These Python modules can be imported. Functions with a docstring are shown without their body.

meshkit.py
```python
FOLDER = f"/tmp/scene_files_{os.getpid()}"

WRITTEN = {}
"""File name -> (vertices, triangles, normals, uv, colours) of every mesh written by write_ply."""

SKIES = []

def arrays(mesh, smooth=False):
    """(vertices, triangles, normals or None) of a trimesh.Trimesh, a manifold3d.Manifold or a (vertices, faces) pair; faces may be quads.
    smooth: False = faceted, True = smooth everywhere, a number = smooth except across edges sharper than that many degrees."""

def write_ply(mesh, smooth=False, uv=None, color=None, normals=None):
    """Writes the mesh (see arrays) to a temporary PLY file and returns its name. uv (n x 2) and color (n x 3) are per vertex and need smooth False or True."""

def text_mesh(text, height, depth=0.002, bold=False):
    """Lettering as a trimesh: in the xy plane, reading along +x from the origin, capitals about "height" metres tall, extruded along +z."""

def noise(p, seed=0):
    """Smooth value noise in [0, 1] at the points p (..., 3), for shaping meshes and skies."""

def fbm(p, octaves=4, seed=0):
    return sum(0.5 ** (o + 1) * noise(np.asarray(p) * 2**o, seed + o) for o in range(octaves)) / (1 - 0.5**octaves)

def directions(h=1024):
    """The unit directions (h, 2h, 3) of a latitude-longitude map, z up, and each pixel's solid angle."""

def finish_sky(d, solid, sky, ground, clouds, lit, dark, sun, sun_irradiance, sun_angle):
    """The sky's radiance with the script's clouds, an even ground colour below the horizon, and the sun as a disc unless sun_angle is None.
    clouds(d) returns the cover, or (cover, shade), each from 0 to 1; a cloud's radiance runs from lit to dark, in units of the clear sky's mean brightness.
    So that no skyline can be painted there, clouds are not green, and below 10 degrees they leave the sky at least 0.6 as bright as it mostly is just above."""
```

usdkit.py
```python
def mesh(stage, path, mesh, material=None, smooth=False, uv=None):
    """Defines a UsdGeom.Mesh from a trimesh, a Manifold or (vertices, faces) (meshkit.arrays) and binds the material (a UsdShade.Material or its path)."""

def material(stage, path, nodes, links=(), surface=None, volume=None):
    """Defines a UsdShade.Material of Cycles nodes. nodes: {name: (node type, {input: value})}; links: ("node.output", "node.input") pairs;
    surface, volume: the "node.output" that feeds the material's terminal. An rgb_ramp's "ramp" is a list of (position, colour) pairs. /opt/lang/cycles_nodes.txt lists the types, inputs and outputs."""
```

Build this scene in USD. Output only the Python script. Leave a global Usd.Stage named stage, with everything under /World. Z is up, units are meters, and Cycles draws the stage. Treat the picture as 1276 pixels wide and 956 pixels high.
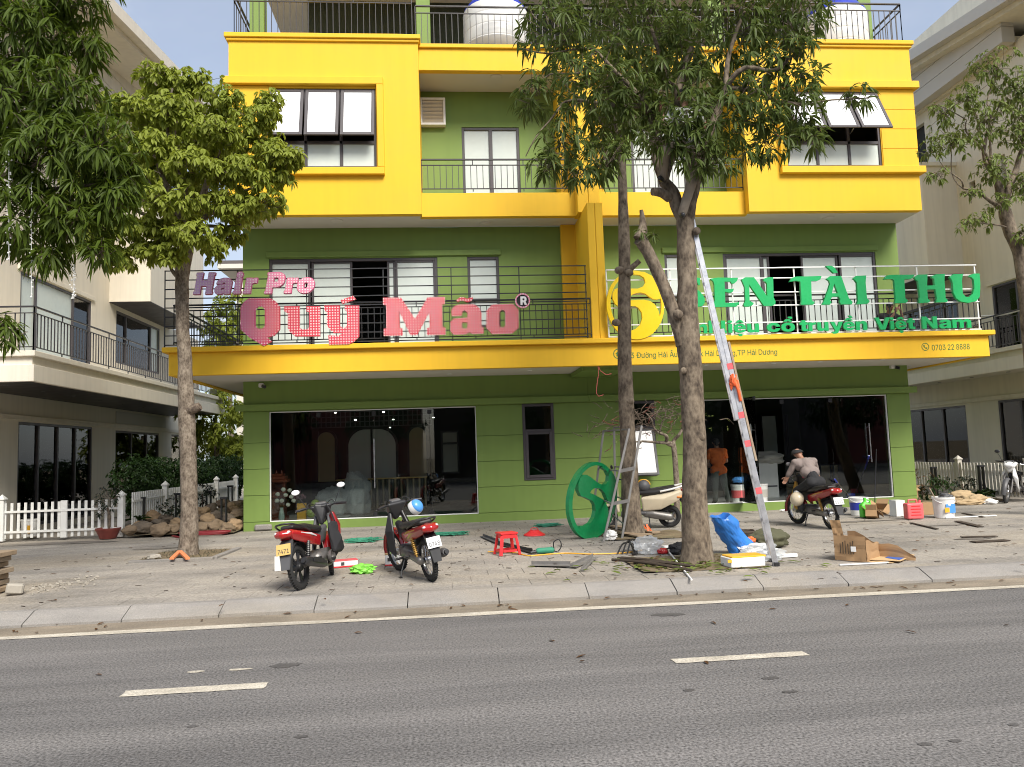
import math, random, glob, shapely
import numpy as np, trimesh, manifold3d, usdkit, meshkit
from pxr import Usd, UsdGeom, UsdLux, UsdShade, Sdf, Gf, Vt
from shapely.geometry import Polygon, Point, box as sbox
from shapely import affinity, union_all

rng = np.random.default_rng(7)
random.seed(7)
stage = Usd.Stage.CreateInMemory()
UsdGeom.SetStageUpAxis(stage, UsdGeom.Tokens.z)
UsdGeom.SetStageMetersPerUnit(stage, 1.0)
W = UsdGeom.Xform.Define(stage, '/World'); stage.SetDefaultPrim(W.GetPrim())
UsdGeom.Scope.Define(stage, '/World/Looks')

# ---------------------------------------------------------------- camera
F, EYE = 963.5, np.array([0, 0, 1.8])
YAW, PITCH, ROLL = np.radians([4.833, 5.10, -1.914])
_f = np.array([np.sin(YAW)*np.cos(PITCH), np.cos(YAW)*np.cos(PITCH), np.sin(PITCH)])
_r = np.array([np.cos(YAW), -np.sin(YAW), 0.0]); _u = np.cross(_r, _f)
RM = np.array([np.cos(ROLL)*_r+np.sin(ROLL)*_u, -np.sin(ROLL)*_r+np.cos(ROLL)*_u, _f])
cam = UsdGeom.Camera.Define(stage, '/World/camera')
cam.CreateHorizontalApertureAttr(36.0); cam.CreateVerticalApertureAttr(36.0*956/1276)
cam.CreateFocalLengthAttr(F*36.0/1276); cam.CreateClippingRangeAttr(Gf.Vec2f(0.1, 2000))
cam.CreateExposureAttr(EXPO := 1.75)
m4 = np.eye(4); m4[0, :3] = RM[0]; m4[1, :3] = RM[1]; m4[2, :3] = -RM[2]; m4[3, :3] = EYE
cam.AddTransformOp().Set(Gf.Matrix4d(*m4.ravel().tolist()))

def at(px, py, X=None, Y=None, Z=None):
    """The point where the sight line through a pixel of the photograph meets a plane of the place."""
    d = RM.T @ np.array([(px-638)/F, (478-py)/F, 1.0])
    t = X/d[0] if X is not None else Y/d[1] if Y is not None else (Z-EYE[2])/d[2]
    return EYE+d*t

# ---------------------------------------------------------------- sky and sun
SUN_AZ, SUN_EL = math.radians(159), math.radians(45)      # towards the sun: behind the camera, a little to the right
sd = np.array([math.sin(SUN_AZ)*math.cos(SUN_EL), math.cos(SUN_AZ)*math.cos(SUN_EL), math.sin(SUN_EL)])
usdkit.material(stage, '/World/Looks/sky_look', {
    'sky': ('sky_texture', {'sky_type': 'single_scattering', 'sun_disc': False, 'sun_elevation': SUN_EL, 'sun_rotation': math.atan2(sd[0], sd[1]), 'air_density': 1.0, 'aerosol_density': 2.0}),
    'tc': ('texture_coordinate', {}), 'mp': ('mapping', {'scale': (1.2, 1.2, 3.0)}),
    'n': ('noise_texture', {'scale': 1.7, 'detail': 7, 'roughness': 0.58, 'distortion': 0.4}),
    'r': ('rgb_ramp', {'ramp': [(0.30, (0.30, 0.30, 0.30)), (0.54, (0.46, 0.46, 0.46)), (0.70, (0.92, 0.92, 0.92))]}),
    'm': ('mix_color', {'b': (4.2, 4.5, 5.1), 'use_clamp': False}), 'bg': ('background_shader', {'strength': 0.055})},
    [('tc.generated', 'mp.vector'), ('mp.vector', 'n.vector'), ('n.fac', 'r.fac'), ('r.color', 'm.fac'), ('sky.color', 'm.a'), ('m.result', 'bg.color')], surface='bg.background')
dome = UsdLux.DomeLight.Define(stage, '/World/sky')
UsdShade.MaterialBindingAPI.Apply(dome.GetPrim()).Bind(UsdShade.Material.Get(stage, '/World/Looks/sky_look'))
dome.GetPrim().SetCustomDataByKey('kind', 'structure')
sun = UsdLux.DistantLight.Define(stage, '/World/sun')
sun.CreateIntensityAttr(0.4); sun.CreateAngleAttr(26.0); sun.CreateColorAttr(Gf.Vec3f(1.0, 0.95, 0.86)); sun.GetPrim().CreateAttribute('inputs:normalize', Sdf.ValueTypeNames.Bool).Set(True)
zc = sd; xc = np.cross([0, 0, 1.0], zc); xc /= np.linalg.norm(xc); yc = np.cross(zc, xc)
ms = np.eye(4); ms[0, :3], ms[1, :3], ms[2, :3] = xc, yc, zc
sun.AddTransformOp().Set(Gf.Matrix4d(*ms.ravel().tolist()))

# ---------------------------------------------------------------- naming, things and parts
COUNT, ORI = {}, {}
def numbered(path):
    n = COUNT.get(path, 0); COUNT[path] = n+1
    return path if n == 0 else f'{path}_{n:03d}'
def setdata(p, **k):
    for a, b in k.items():
        if b: p.SetCustomDataByKey(a, b)
    return p
def top_of(path): return '/'.join(path.split('/')[:3])
def thing(name, label, cat, loc=(0, 0, 0), rotz=0.0, group=None, kind=None):
    path = numbered('/World/'+name)
    x = UsdGeom.Xform.Define(stage, path); x.AddTranslateOp().Set(Gf.Vec3d(*map(float, loc))); x.AddRotateZOp().Set(float(math.degrees(rotz)))
    c, s = math.cos(rotz), math.sin(rotz)
    M = np.eye(4); M[:3, :3] = [[c, -s, 0], [s, c, 0], [0, 0, 1]]; M[:3, 3] = loc
    ORI[path] = np.linalg.inv(M)
    return setdata(x.GetPrim(), label=label, category=cat, group=group, kind=kind)
def tag(p, label, cat, group=None, kind=None): return setdata(p, label=label, category=cat, group=group, kind=kind)
def obj(name, mesh, mat, parent=None, smooth=False, local=False):
    base = '/World' if parent is None else str(parent.GetPath())
    path = numbered(base+'/'+name)
    v, f = (mesh.vertices, mesh.faces) if hasattr(mesh, 'vertices') else mesh
    v = np.asarray(v, float)
    if parent is not None and not local:
        I = ORI.get(top_of(base))
        if I is not None: v = v @ I[:3, :3].T + I[:3, 3]
    return usdkit.mesh(stage, path, (v, np.asarray(f)), mat, smooth=smooth).GetPrim()
def dup(root, loc, rotz, label=None, group=None):
    was = root.GetCustomData()
    r = thing(root.GetName(), label or was['label'], was['category'], loc, rotz, group or was.get('group'))
    r.GetReferences().AddInternalReference(root.GetPath()); r.SetInstanceable(True)
    return r
def rot(ax, a):
    c, s = math.cos(a), math.sin(a)
    return np.array({'x': [[1, 0, 0], [0, c, -s], [0, s, c]], 'y': [[c, 0, s], [0, 1, 0], [-s, 0, c]], 'z': [[c, -s, 0], [s, c, 0], [0, 0, 1]]}[ax])
def unit(v): v = np.asarray(v, float); return v/max(np.linalg.norm(v), 1e-9)

_CB = [np.array([sx, sy, sz], float) for sx in (-1, 1) for sy in (-1, 1) for sz in (-1, 1)]
_cv = np.array([s*np.where(np.arange(3) == a, 1.0, 0.8) for s in _CB for a in range(3)])
_CF = trimesh.convex.convex_hull(_cv)
_key = {tuple(np.round(p, 3)): i for i, p in enumerate(_cv)}
_CFACES = np.array([[_key[tuple(np.round(_CF.vertices[i], 3))] for i in t] for t in _CF.faces])
_BF = np.array([[0, 1, 3], [0, 3, 2], [4, 6, 7], [4, 7, 5], [0, 4, 5], [0, 5, 1], [2, 3, 7], [2, 7, 6], [0, 2, 6], [0, 6, 4], [1, 5, 7], [1, 7, 3]])
class MB:
    """Collects shapes into one mesh."""
    def __init__(s, M=None): s.V, s.F, s.n, s.M = [], [], 0, M
    def add(s, v, f):
        s.V.append(np.asarray(v, float)); s.F.append(np.asarray(f, int)+s.n); s.n += len(v); return s
    def obox(s, c, size, R=None, b=0.0):
        h = np.asarray(size, float)/2
        if b > 0:
            b = min(b, h.min()*0.45)
            v = np.array([[sg[k]*(h[k]-(0 if k == a else b)) for k in range(3)] for sg in _CB for a in range(3)]); f = _CFACES
        else: v, f = np.array([sg*h for sg in _CB]), _BF
        if R is not None: v = v @ np.asarray(R).T
        return s.add(v+np.asarray(c, float), f)
    def box(s, x0, x1, y0, y1, z0, z1, b=0.0):
        return s.obox(((x0+x1)/2, (y0+y1)/2, (z0+z1)/2), (abs(x1-x0), abs(y1-y0), abs(z1-z0)), None, b)
    def bar(s, p, q, w, h=None, up=(0, 0, 1), b=0.0):
        p, q = np.asarray(p, float), np.asarray(q, float); d = unit(q-p)
        if abs(np.dot(d, up)) > .95: up = (0, 1, 0)
        side = unit(np.cross(d, up)); u2 = np.cross(side, d)
        return s.obox((p+q)/2, (np.linalg.norm(q-p), w, h or w), np.stack([d, side, u2], 1), b)
    def tube(s, P, r, n=8, caps=True):
        P = np.asarray(P, float); k = len(P); r = np.broadcast_to(np.asarray(r, float), (k,))
        T = np.gradient(P, axis=0); T /= np.maximum(np.linalg.norm(T, axis=1, keepdims=True), 1e-9)
        a = np.cross(T[0], [0, 0, 1.0]); a = a if np.linalg.norm(a) > .05 else np.cross(T[0], [0, 1.0, 0]); a = unit(a)
        ang = np.arange(n)*2*np.pi/n; V = []
        for i in range(k):
            a = unit(a-T[i]*np.dot(a, T[i])); b = np.cross(T[i], a)
            V.append(P[i]+r[i]*(np.cos(ang)[:, None]*a+np.sin(ang)[:, None]*b))
        i, j = np.meshgrid(np.arange(k-1), np.arange(n), indexing='ij'); j2 = (j+1) % n
        q = np.stack([i*n+j, i*n+j2, (i+1)*n+j2, (i+1)*n+j], -1).reshape(-1, 4)
        f = np.vstack([q[:, [0, 1, 2]], q[:, [0, 2, 3]]])
        V = np.vstack(V)
        if caps:
            V = np.vstack([V, P[:1], P[-1:]]); c0, c1 = len(V)-2, len(V)-1; jj = np.arange(n); j2 = (jj+1) % n
            f = np.vstack([f, np.stack([np.full(n, c0), j2, jj], 1), np.stack([np.full(n, c1), (k-1)*n+jj, (k-1)*n+j2], 1)])
        return s.add(V, f)
    def lathe(s, prof, n=20, c=(0, 0, 0), R=None):
        prof = np.asarray(prof, float); k = len(prof); ang = np.arange(n)*2*np.pi/n
        V = np.stack([prof[:, None, 0]*np.cos(ang), prof[:, None, 0]*np.sin(ang), np.repeat(prof[:, 1:2], n, 1)], -1).reshape(-1, 3)
        i, j = np.meshgrid(np.arange(k-1), np.arange(n), indexing='ij'); j2 = (j+1) % n
        q = np.stack([i*n+j, i*n+j2, (i+1)*n+j2, (i+1)*n+j], -1).reshape(-1, 4)
        if R is not None: V = V @ np.asarray(R).T
        return s.add(V+np.asarray(c, float), np.vstack([q[:, [0, 1, 2]], q[:, [0, 2, 3]]]))
    def ell(s, c, r, R=None, sub=2):
        m = trimesh.creation.icosphere(subdivisions=sub); v = m.vertices*np.asarray(r, float)
        if R is not None: v = v @ np.asarray(R).T
        return s.add(v+np.asarray(c, float), m.faces)
    def poly(s, shape, depth, fn):
        """Extrudes a shapely shape; fn maps (n,3) of (x, y, 0..depth) to points."""
        for g in getattr(shape, 'geoms', [shape]):
            if g.geom_type != 'Polygon' or g.area < 1e-9: continue
            m = trimesh.creation.extrude_polygon(g, depth, engine='earcut'); s.add(fn(np.array(m.vertices)), m.faces)
        return s
    def hull(s, pts):
        m = trimesh.convex.convex_hull(np.asarray(pts, float)); return s.add(m.vertices, m.faces)
    def blob(s, balls):
        """Convex hull of spheres (x, y, z, r): a rounded solid."""
        ico = trimesh.creation.icosphere(subdivisions=1).vertices
        return s.hull(np.vstack([np.array(b[:3])+ico*b[3] for b in balls]))
    def tri(s, m): return s.add(m.vertices, m.faces)
    def mesh(s):
        v = np.vstack(s.V)
        if s.M is not None: v = v @ s.M[:3, :3].T+s.M[:3, 3]
        return v, np.vstack(s.F)
    def build(s, name, mat, parent=None, smooth=False, local=False): return obj(name, s.mesh(), mat, parent, smooth, local)

# ---------------------------------------------------------------- materials
def lk(n): return '/World/Looks/'+n
def pm(name, col, rough=0.6, var=0.12, scale=2.0, bump=0.0, bscale=60, metal=0.0, spec=0.5, coat=0.0, fine=0.5, tint=None, trans=0.0, alpha=1.0, streak=0.0):
    """A principled paint, plastic, metal or stone whose colour wanders by a few per cent, with fine relief."""
    col = np.asarray(col, float); t = np.asarray(tint if tint is not None else col*(1+var), float)
    nodes = {'g': ('geometry', {}), 'n': ('noise_texture', {'scale': scale, 'detail': 6, 'roughness': 0.6}),
             'n2': ('noise_texture', {'scale': scale*9, 'detail': 4, 'roughness': 0.6}), 'mx': ('mix_float', {'fac': fine*0.6}),
             'r': ('rgb_ramp', {'ramp': [(0.25, col*(1-var)), (0.5, col), (0.75, t)]}),
             'rr': ('map_range', {'from_min': 0.3, 'from_max': 0.7, 'to_min': max(rough-.08, .02), 'to_max': min(rough+.1, 1)}),
             'p': ('principled_bsdf', {'metallic': metal, 'specular_ior_level': spec, 'coat_weight': coat, 'coat_roughness': 0.08, 'transmission_weight': trans, 'alpha': alpha})}
    links = [('g.position', 'n.vector'), ('g.position', 'n2.vector'), ('n.fac', 'mx.a'), ('n2.fac', 'mx.b'), ('mx.result', 'r.fac'), ('r.color', 'p.base_color'), ('mx.result', 'rr.value'), ('rr.result', 'p.roughness')]
    if bump:
        nodes['bn'] = ('noise_texture', {'scale': bscale, 'detail': 4, 'roughness': 0.6}); nodes['b'] = ('bump', {'strength': bump, 'distance': 0.01})
        links += [('g.position', 'bn.vector'), ('bn.fac', 'b.height'), ('b.normal', 'p.normal')]
    if streak:   # faint rain streaks and patches of dust
        nodes.update({'sm': ('mapping', {'scale': (3.2, 3.2, .16)}), 'sn': ('noise_texture', {'scale': 1.6, 'detail': 6, 'roughness': .65}), 'sr': ('rgb_ramp', {'ramp': [(0.34, (1-streak,)*3), (0.56, (1, 1, 1))]}), 'sx': ('mix_color', {'blend_type': 'multiply', 'fac': 1.0, 'use_clamp': False})})
        links = [l for l in links if l != ('r.color', 'p.base_color')]+[('g.position', 'sm.vector'), ('sm.vector', 'sn.vector'), ('sn.fac', 'sr.fac'), ('r.color', 'sx.a'), ('sr.color', 'sx.b'), ('sx.result', 'p.base_color')]
    return usdkit.material(stage, lk(name), nodes, links, surface='p.BSDF')
def glassm(name, tint=(0.86, 0.9, 0.88), boost=1.0):
    return usdkit.material(stage, lk(name), {'f': ('fresnel', {'IOR': 1.5}), 't': ('transparent_bsdf', {'color': tint}), 'g': ('glossy_bsdf', {'color': (1, 1, 1), 'roughness': 0.01}), 'm': ('mix_closure', {})},
                           [('f.fac', 'm.fac'), ('t.BSDF', 'm.closure1'), ('g.BSDF', 'm.closure2')], surface='m.closure')
def leafm(name, dark, mid, light, rough=0.42, tr=0.3, old=None):
    """Leaves: each leaf its own tone; some light passes through."""
    ramp = [(0.0, dark), (0.35, mid), (0.8, light), (1.0, np.array(light)*1.15)]
    if old is not None: ramp = [(0.0, dark), (0.35, mid), (0.8, light), (0.955, light), (0.97, old), (1.0, old)]
    return usdkit.material(stage, lk(name), {
        'g': ('geometry', {}), 'r': ('rgb_ramp', {'ramp': ramp}), 'p': ('principled_bsdf', {'roughness': rough, 'specular_ior_level': 0.3}),
        'h': ('hsv', {'value': 1.25, 'saturation': 1.05, 'hue': 0.49}), 't': ('translucent_bsdf', {}), 'm': ('mix_closure', {'fac': tr})},
        [('g.random_per_island', 'r.fac'), ('r.color', 'p.base_color'), ('r.color', 'h.color'), ('h.color', 't.color'), ('p.BSDF', 'm.closure1'), ('t.BSDF', 'm.closure2')], surface='m.closure')
def barkm(name, c1, c2, c3, scale=9.0, stretch=0.35):
    return usdkit.material(stage, lk(name), {
        'g': ('geometry', {}), 'mp': ('mapping', {'scale': (1, 1, stretch)}), 'n': ('noise_texture', {'scale': scale, 'detail': 8, 'roughness': 0.7}), 'v': ('voronoi_texture', {'scale': scale*3.2, 'feature': 'f1'}),
        'mx': ('mix_float', {'fac': 0.17}), 'r': ('rgb_ramp', {'ramp': [(0.30, c1), (0.45, c2), (0.60, c3), (0.74, np.array(c3)*1.25)]}),
        'b': ('bump', {'strength': 0.8, 'distance': 0.02}), 'p': ('principled_bsdf', {'roughness': 0.9, 'specular_ior_level': 0.2})},
        [('g.position', 'mp.vector'), ('mp.vector', 'n.vector'), ('mp.vector', 'v.vector'), ('n.fac', 'mx.a'), ('v.distance', 'mx.b'), ('mx.result', 'r.fac'), ('r.color', 'p.base_color'), ('mx.result', 'b.height'), ('b.normal', 'p.normal')], surface='p.BSDF')

M = {}
def mk(k, *a, **kw): M[k] = pm(k, *a, **kw)
mk('yellow_paint', (0.80, 0.475, 0.022), .62, .05, .6, bump=.12, bscale=90, spec=.35, streak=.04)
mk('green_paint', (0.180, 0.270, 0.064), .62, .07, .7, bump=.12, bscale=90, spec=.35, streak=.05)
mk('green_groove', (0.07, 0.12, 0.025), .8, .1)
mk('white_soffit', (0.62, 0.585, 0.52), .75, .05, 1.0, bump=.06)
mk('cream_wall', (0.73, 0.67, 0.56), .7, .05, .6, bump=.1, bscale=80, spec=.3, streak=.08)
mk('olive_wall', (0.68, 0.64, 0.52), .75, .07, .6, bump=.1, bscale=80, spec=.3, streak=.09)
mk('grey_wall', (0.52, 0.50, 0.45), .75, .05, .6, bump=.1, spec=.3)
mk('window_frame', (0.060, 0.052, 0.056), .45, .08, 3)
mk('black_metal', (0.018, 0.018, 0.020), .42, .12, 4)
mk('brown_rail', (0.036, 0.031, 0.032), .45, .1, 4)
mk('white_paint', (0.72, 0.72, 0.69), .5, .07, 3, bump=.06)
mk('white_metal', (0.80, 0.80, 0.78), .4, .05, 4)
mk('film', (0.56, 0.62, 0.585), .32, .06, .8, spec=.6)
mk('white_film', (0.86, 0.87, 0.88), .2, .03, .8, spec=.7)
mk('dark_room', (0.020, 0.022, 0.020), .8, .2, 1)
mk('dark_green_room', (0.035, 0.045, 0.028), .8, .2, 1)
mk('grey_panel', (0.62, 0.62, 0.60), .5, .05, 1)
mk('brown_panel', (0.42, 0.33, 0.19), .5, .1, 2)
mk('gold', (0.55, 0.40, 0.16), .35, .1, 5, metal=.8)
mk('steel', (0.55, 0.55, 0.55), .28, .08, 6, metal=1.0)
mk('aluminium', (0.62, 0.62, 0.63), .38, .1, 9, metal=.85, bump=.08, bscale=200)
mk('galvanised', (0.27, 0.26, 0.25), .5, .18, 7, metal=.5, bump=.1)
mk('orange_plastic', (0.80, 0.16, 0.04), .4, .08, 5)
mk('rope_orange', (0.85, 0.14, 0.04), .7, .1, 20)
mk('red_plastic', (0.72, 0.035, 0.04), .32, .07, 6)
mk('pink_red_plastic', (0.70, 0.13, 0.14), .35, .08, 8)
mk('red_paint', (0.46, 0.012, 0.016), .25, .08, 4, coat=.6)
mk('dark_red_paint', (0.27, 0.012, 0.016), .28, .1, 4, coat=.5)
mk('black_plastic', (0.022, 0.022, 0.024), .42, .15, 8)
mk('grey_plastic', (0.085, 0.085, 0.09), .5, .12, 8)
mk('tyre_rubber', (0.020, 0.020, 0.020), .8, .2, 20, bump=.2, bscale=120)
mk('seat_vinyl', (0.020, 0.019, 0.018), .5, .15, 15, bump=.15, bscale=150)
mk('engine_metal', (0.22, 0.21, 0.20), .45, .2, 12, metal=.7)
mk('chrome', (0.75, 0.75, 0.75), .12, .04, 6, metal=1.0)
mk('spring_gold', (0.45, 0.26, 0.05), .4, .1, 9, metal=.4)
mk('cream_paint', (0.60, 0.52, 0.38), .3, .05, 4, coat=.4)
mk('lamp_red', (0.35, 0.012, 0.012), .15, .05, 8, coat=.6)
mk('lamp_orange', (0.75, 0.20, 0.03), .2, .05, 8)
mk('lamp_clear', (0.6, 0.6, 0.6), .15, .05, 8, coat=.5)
mk('plate_white', (0.70, 0.71, 0.72), .4, .04, 9)
mk('plate_yellow', (0.62, 0.42, 0.14), .4, .06, 9)
mk('print_dark', (0.05, 0.05, 0.05), .6, .1, 9)
mk('print_green', (0.05, 0.16, 0.035), .6, .05, 9)
mk('print_blue', (0.05, 0.12, 0.42), .6, .1, 9)
mk('blue_plastic', (0.035, 0.20, 0.62), .35, .12, 7, bump=.2, bscale=30)
mk('blue_white', (0.08, 0.30, 0.72), .3, .05, 6, coat=.4)
mk('bright_green', (0.10, 0.62, 0.05), .35, .06, 6)
mk('lime_scrap', (0.22, 0.62, 0.08), .5, .1, 9)
mk('sign_green', (0.005, 0.395, 0.105), .3, .05, 2.0, spec=.55)
mk('emblem_green', (0.007, 0.225, 0.072), .24, .05, 2.0, coat=.2)
mk('emblem_yellow', (0.86, 0.58, 0.004), .3, .03, 2.0)
mk('cardboard', (0.36, 0.225, 0.115), .85, .1, 5, bump=.1, bscale=50)
mk('cardboard_light', (0.55, 0.38, 0.20), .85, .08, 5)
mk('wood', (0.30, 0.235, 0.165), .8, .2, 3, bump=.3, bscale=30)
mk('wood_old', (0.27, 0.20, 0.13), .85, .25, 4, bump=.4, bscale=30)
mk('wood_dark', (0.055, 0.040, 0.028), .8, .3, 6, bump=.3)
mk('red_wood', (0.20, 0.045, 0.016), .4, .15, 5)
mk('terracotta', (0.20, 0.045, 0.035), .5, .15, 7, bump=.15)
mk('orange_brick', (0.70, 0.23, 0.09), .8, .1, 9, bump=.2)
mk('foam', (0.80, 0.80, 0.78), .7, .04, 9, bump=.1)
mk('yellow_tape', (0.80, 0.42, 0.03), .4, .1, 9)
mk('khaki_cloth', (0.085, 0.085, 0.048), .9, .2, 9, bump=.3, bscale=80)
mk('sack', (0.42, 0.31, 0.18), .9, .15, 9, bump=.4, bscale=120)
mk('white_plastic', (0.74, 0.74, 0.72), .35, .05, 6)
mk('net_green', (0.03, 0.22, 0.13), .7, .2, 9)
mk('red_hose', (0.22, 0.016, 0.022), .45, .1, 9)
mk('blue_paint', (0.03, 0.05, 0.40), .35, .08, 6)
mk('skin', (0.30, 0.155, 0.10), .5, .08, 14)
mk('hair', (0.012, 0.010, 0.009), .5, .2, 30)
mk('orange_shirt', (0.62, 0.125, 0.022), .85, .1, 8, bump=.2, bscale=40)
mk('grey_trousers', (0.115, 0.125, 0.115), .9, .15, 8, bump=.3, bscale=40)
mk('beige_trousers', (0.24, 0.20, 0.155), .9, .12, 8, bump=.3, bscale=40)
mk('grey_jacket', (0.21, 0.17, 0.155), .85, .2, 14, bump=.3, bscale=50)
mk('pink_cloth', (0.62, 0.10, 0.17), .85, .1, 9)
mk('black_cloth', (0.016, 0.016, 0.018), .85, .2, 9, bump=.2)
mk('rock', (0.215, 0.155, 0.098), .9, .38, 3, bump=.5, bscale=22)
mk('rock_dark', (0.14, 0.11, 0.08), .9, .38, 3, bump=.5, bscale=22)
mk('rock_tan', (0.29, 0.20, 0.115), .9, .3, 3, bump=.5, bscale=22)
mk('rubble', (0.36, 0.33, 0.28), .9, .15, 9, bump=.4, bscale=50)
mk('flower_white', (0.80, 0.80, 0.70), .7, .05, 9)
mk('flower_purple', (0.15, 0.07, 0.10), .8, .2, 9)
mk('coconut', (0.35, 0.45, 0.10), .4, .1, 6)
mk('celadon', (0.45, 0.60, 0.55), .25, .05, 6)
mk('plaster_pale', (0.66, 0.62, 0.54), .8, .06, 4)
mk('roof_tile', (0.10, 0.085, 0.08), .7, .2, 4)
mk('led_white', (0.85, 0.85, 0.83), .5, .03, 9)
M['glass'] = glassm('glass'); M['clear_sheet'] = usdkit.material(stage, lk('clear_sheet'), {
    't': ('transparent_bsdf', {'color': (0.95, 0.96, 0.97)}), 'p': ('principled_bsdf', {'base_color': (0.75, 0.78, 0.8), 'roughness': 0.15, 'specular_ior_level': 0.8}), 'm': ('mix_closure', {'fac': 0.35})},
    [('t.BSDF', 'm.closure1'), ('p.BSDF', 'm.closure2')], surface='m.closure')
M['mango_leaf'] = leafm('mango_leaf', (0.10, 0.140, 0.034), (0.215, 0.285, 0.060), (0.38, 0.475, 0.100), .5, .42, old=(0.26, 0.17, 0.03))
M['dark_mango_leaf'] = leafm('dark_mango_leaf', (0.085, 0.130, 0.015), (0.21, 0.285, 0.022), (0.44, 0.54, 0.045), .55, .42)
M['round_leaf'] = leafm('round_leaf', (0.27, 0.32, 0.050), (0.52, 0.56, 0.085), (0.70, 0.72, 0.14), .6, .42)
M['sparse_leaf'] = leafm('sparse_leaf', (0.15, 0.195, 0.045), (0.30, 0.36, 0.08), (0.46, 0.51, 0.13), .55, .3, old=(0.23, 0.18, 0.04))
M['hedge_leaf'] = leafm('hedge_leaf', (0.025, 0.055, 0.012), (0.050, 0.100, 0.020), (0.105, 0.175, 0.035), .45, .25)
M['shrub_leaf'] = leafm('shrub_leaf', (0.020, 0.030, 0.016), (0.035, 0.055, 0.022), (0.06, 0.09, 0.03), .5, .2)
M['dry_leaf'] = leafm('dry_leaf', (0.10, 0.05, 0.02), (0.20, 0.12, 0.04), (0.28, 0.24, 0.06), .7, .15)
M['bark'] = barkm('bark', (0.030, 0.024, 0.020), (0.125, 0.098, 0.073), (0.235, 0.190, 0.14), 7.0, .55)
M['pale_bark'] = barkm('pale_bark', (0.05, 0.038, 0.028), (0.145, 0.115, 0.088), (0.27, 0.225, 0.175), 11, .6)
M['twig'] = barkm('twig', (0.05, 0.035, 0.028), (0.10, 0.075, 0.06), (0.2, 0.16, 0.12), 20, 1)
# ---------------------------------------------------------------- ground, kerb, road
def groundm(name, cols, s1, streak, agg, bump, rough, dust=None, spec=0.3, gr=.28):
    nodes = {'g': ('geometry', {}), 'mp': ('mapping', {'scale': streak}), 'n': ('noise_texture', {'scale': s1, 'detail': 8, 'roughness': .62}),
             'n2': ('noise_texture', {'scale': agg, 'detail': 3, 'roughness': .7}), 'r': ('rgb_ramp', {'ramp': cols}),
             'r2': ('rgb_ramp', {'ramp': [(0.3, (1-gr,)*3), (0.5, (1, 1, 1)), (0.7, (1+gr,)*3)]}),
             'mu': ('mix_color', {'blend_type': 'multiply', 'fac': 1.0, 'use_clamp': False}), 'b': ('bump', {'strength': bump, 'distance': .006}),
             'n3': ('noise_texture', {'scale': s1*.23, 'detail': 5, 'roughness': .65, 'distortion': .6}), 'r3': ('rgb_ramp', {'ramp': [(0.50, (0, 0, 0)), (0.68, (.75, .75, .75))]}),
             'md': ('mix_color', {'b': dust or cols[-1][1]}), 'p': ('principled_bsdf', {'roughness': rough, 'specular_ior_level': spec})}
    return usdkit.material(stage, lk(name), nodes, [('g.position', 'mp.vector'), ('mp.vector', 'n.vector'), ('g.position', 'n2.vector'), ('mp.vector', 'n3.vector'),
        ('n.fac', 'r.fac'), ('n2.fac', 'r2.fac'), ('n3.fac', 'r3.fac'), ('r.color', 'md.a'), ('r3.color', 'md.fac'), ('md.result', 'mu.a'), ('r2.color', 'mu.b'), ('mu.result', 'p.base_color'), ('n2.fac', 'b.height'), ('b.normal', 'p.normal')], surface='p.BSDF')
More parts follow.
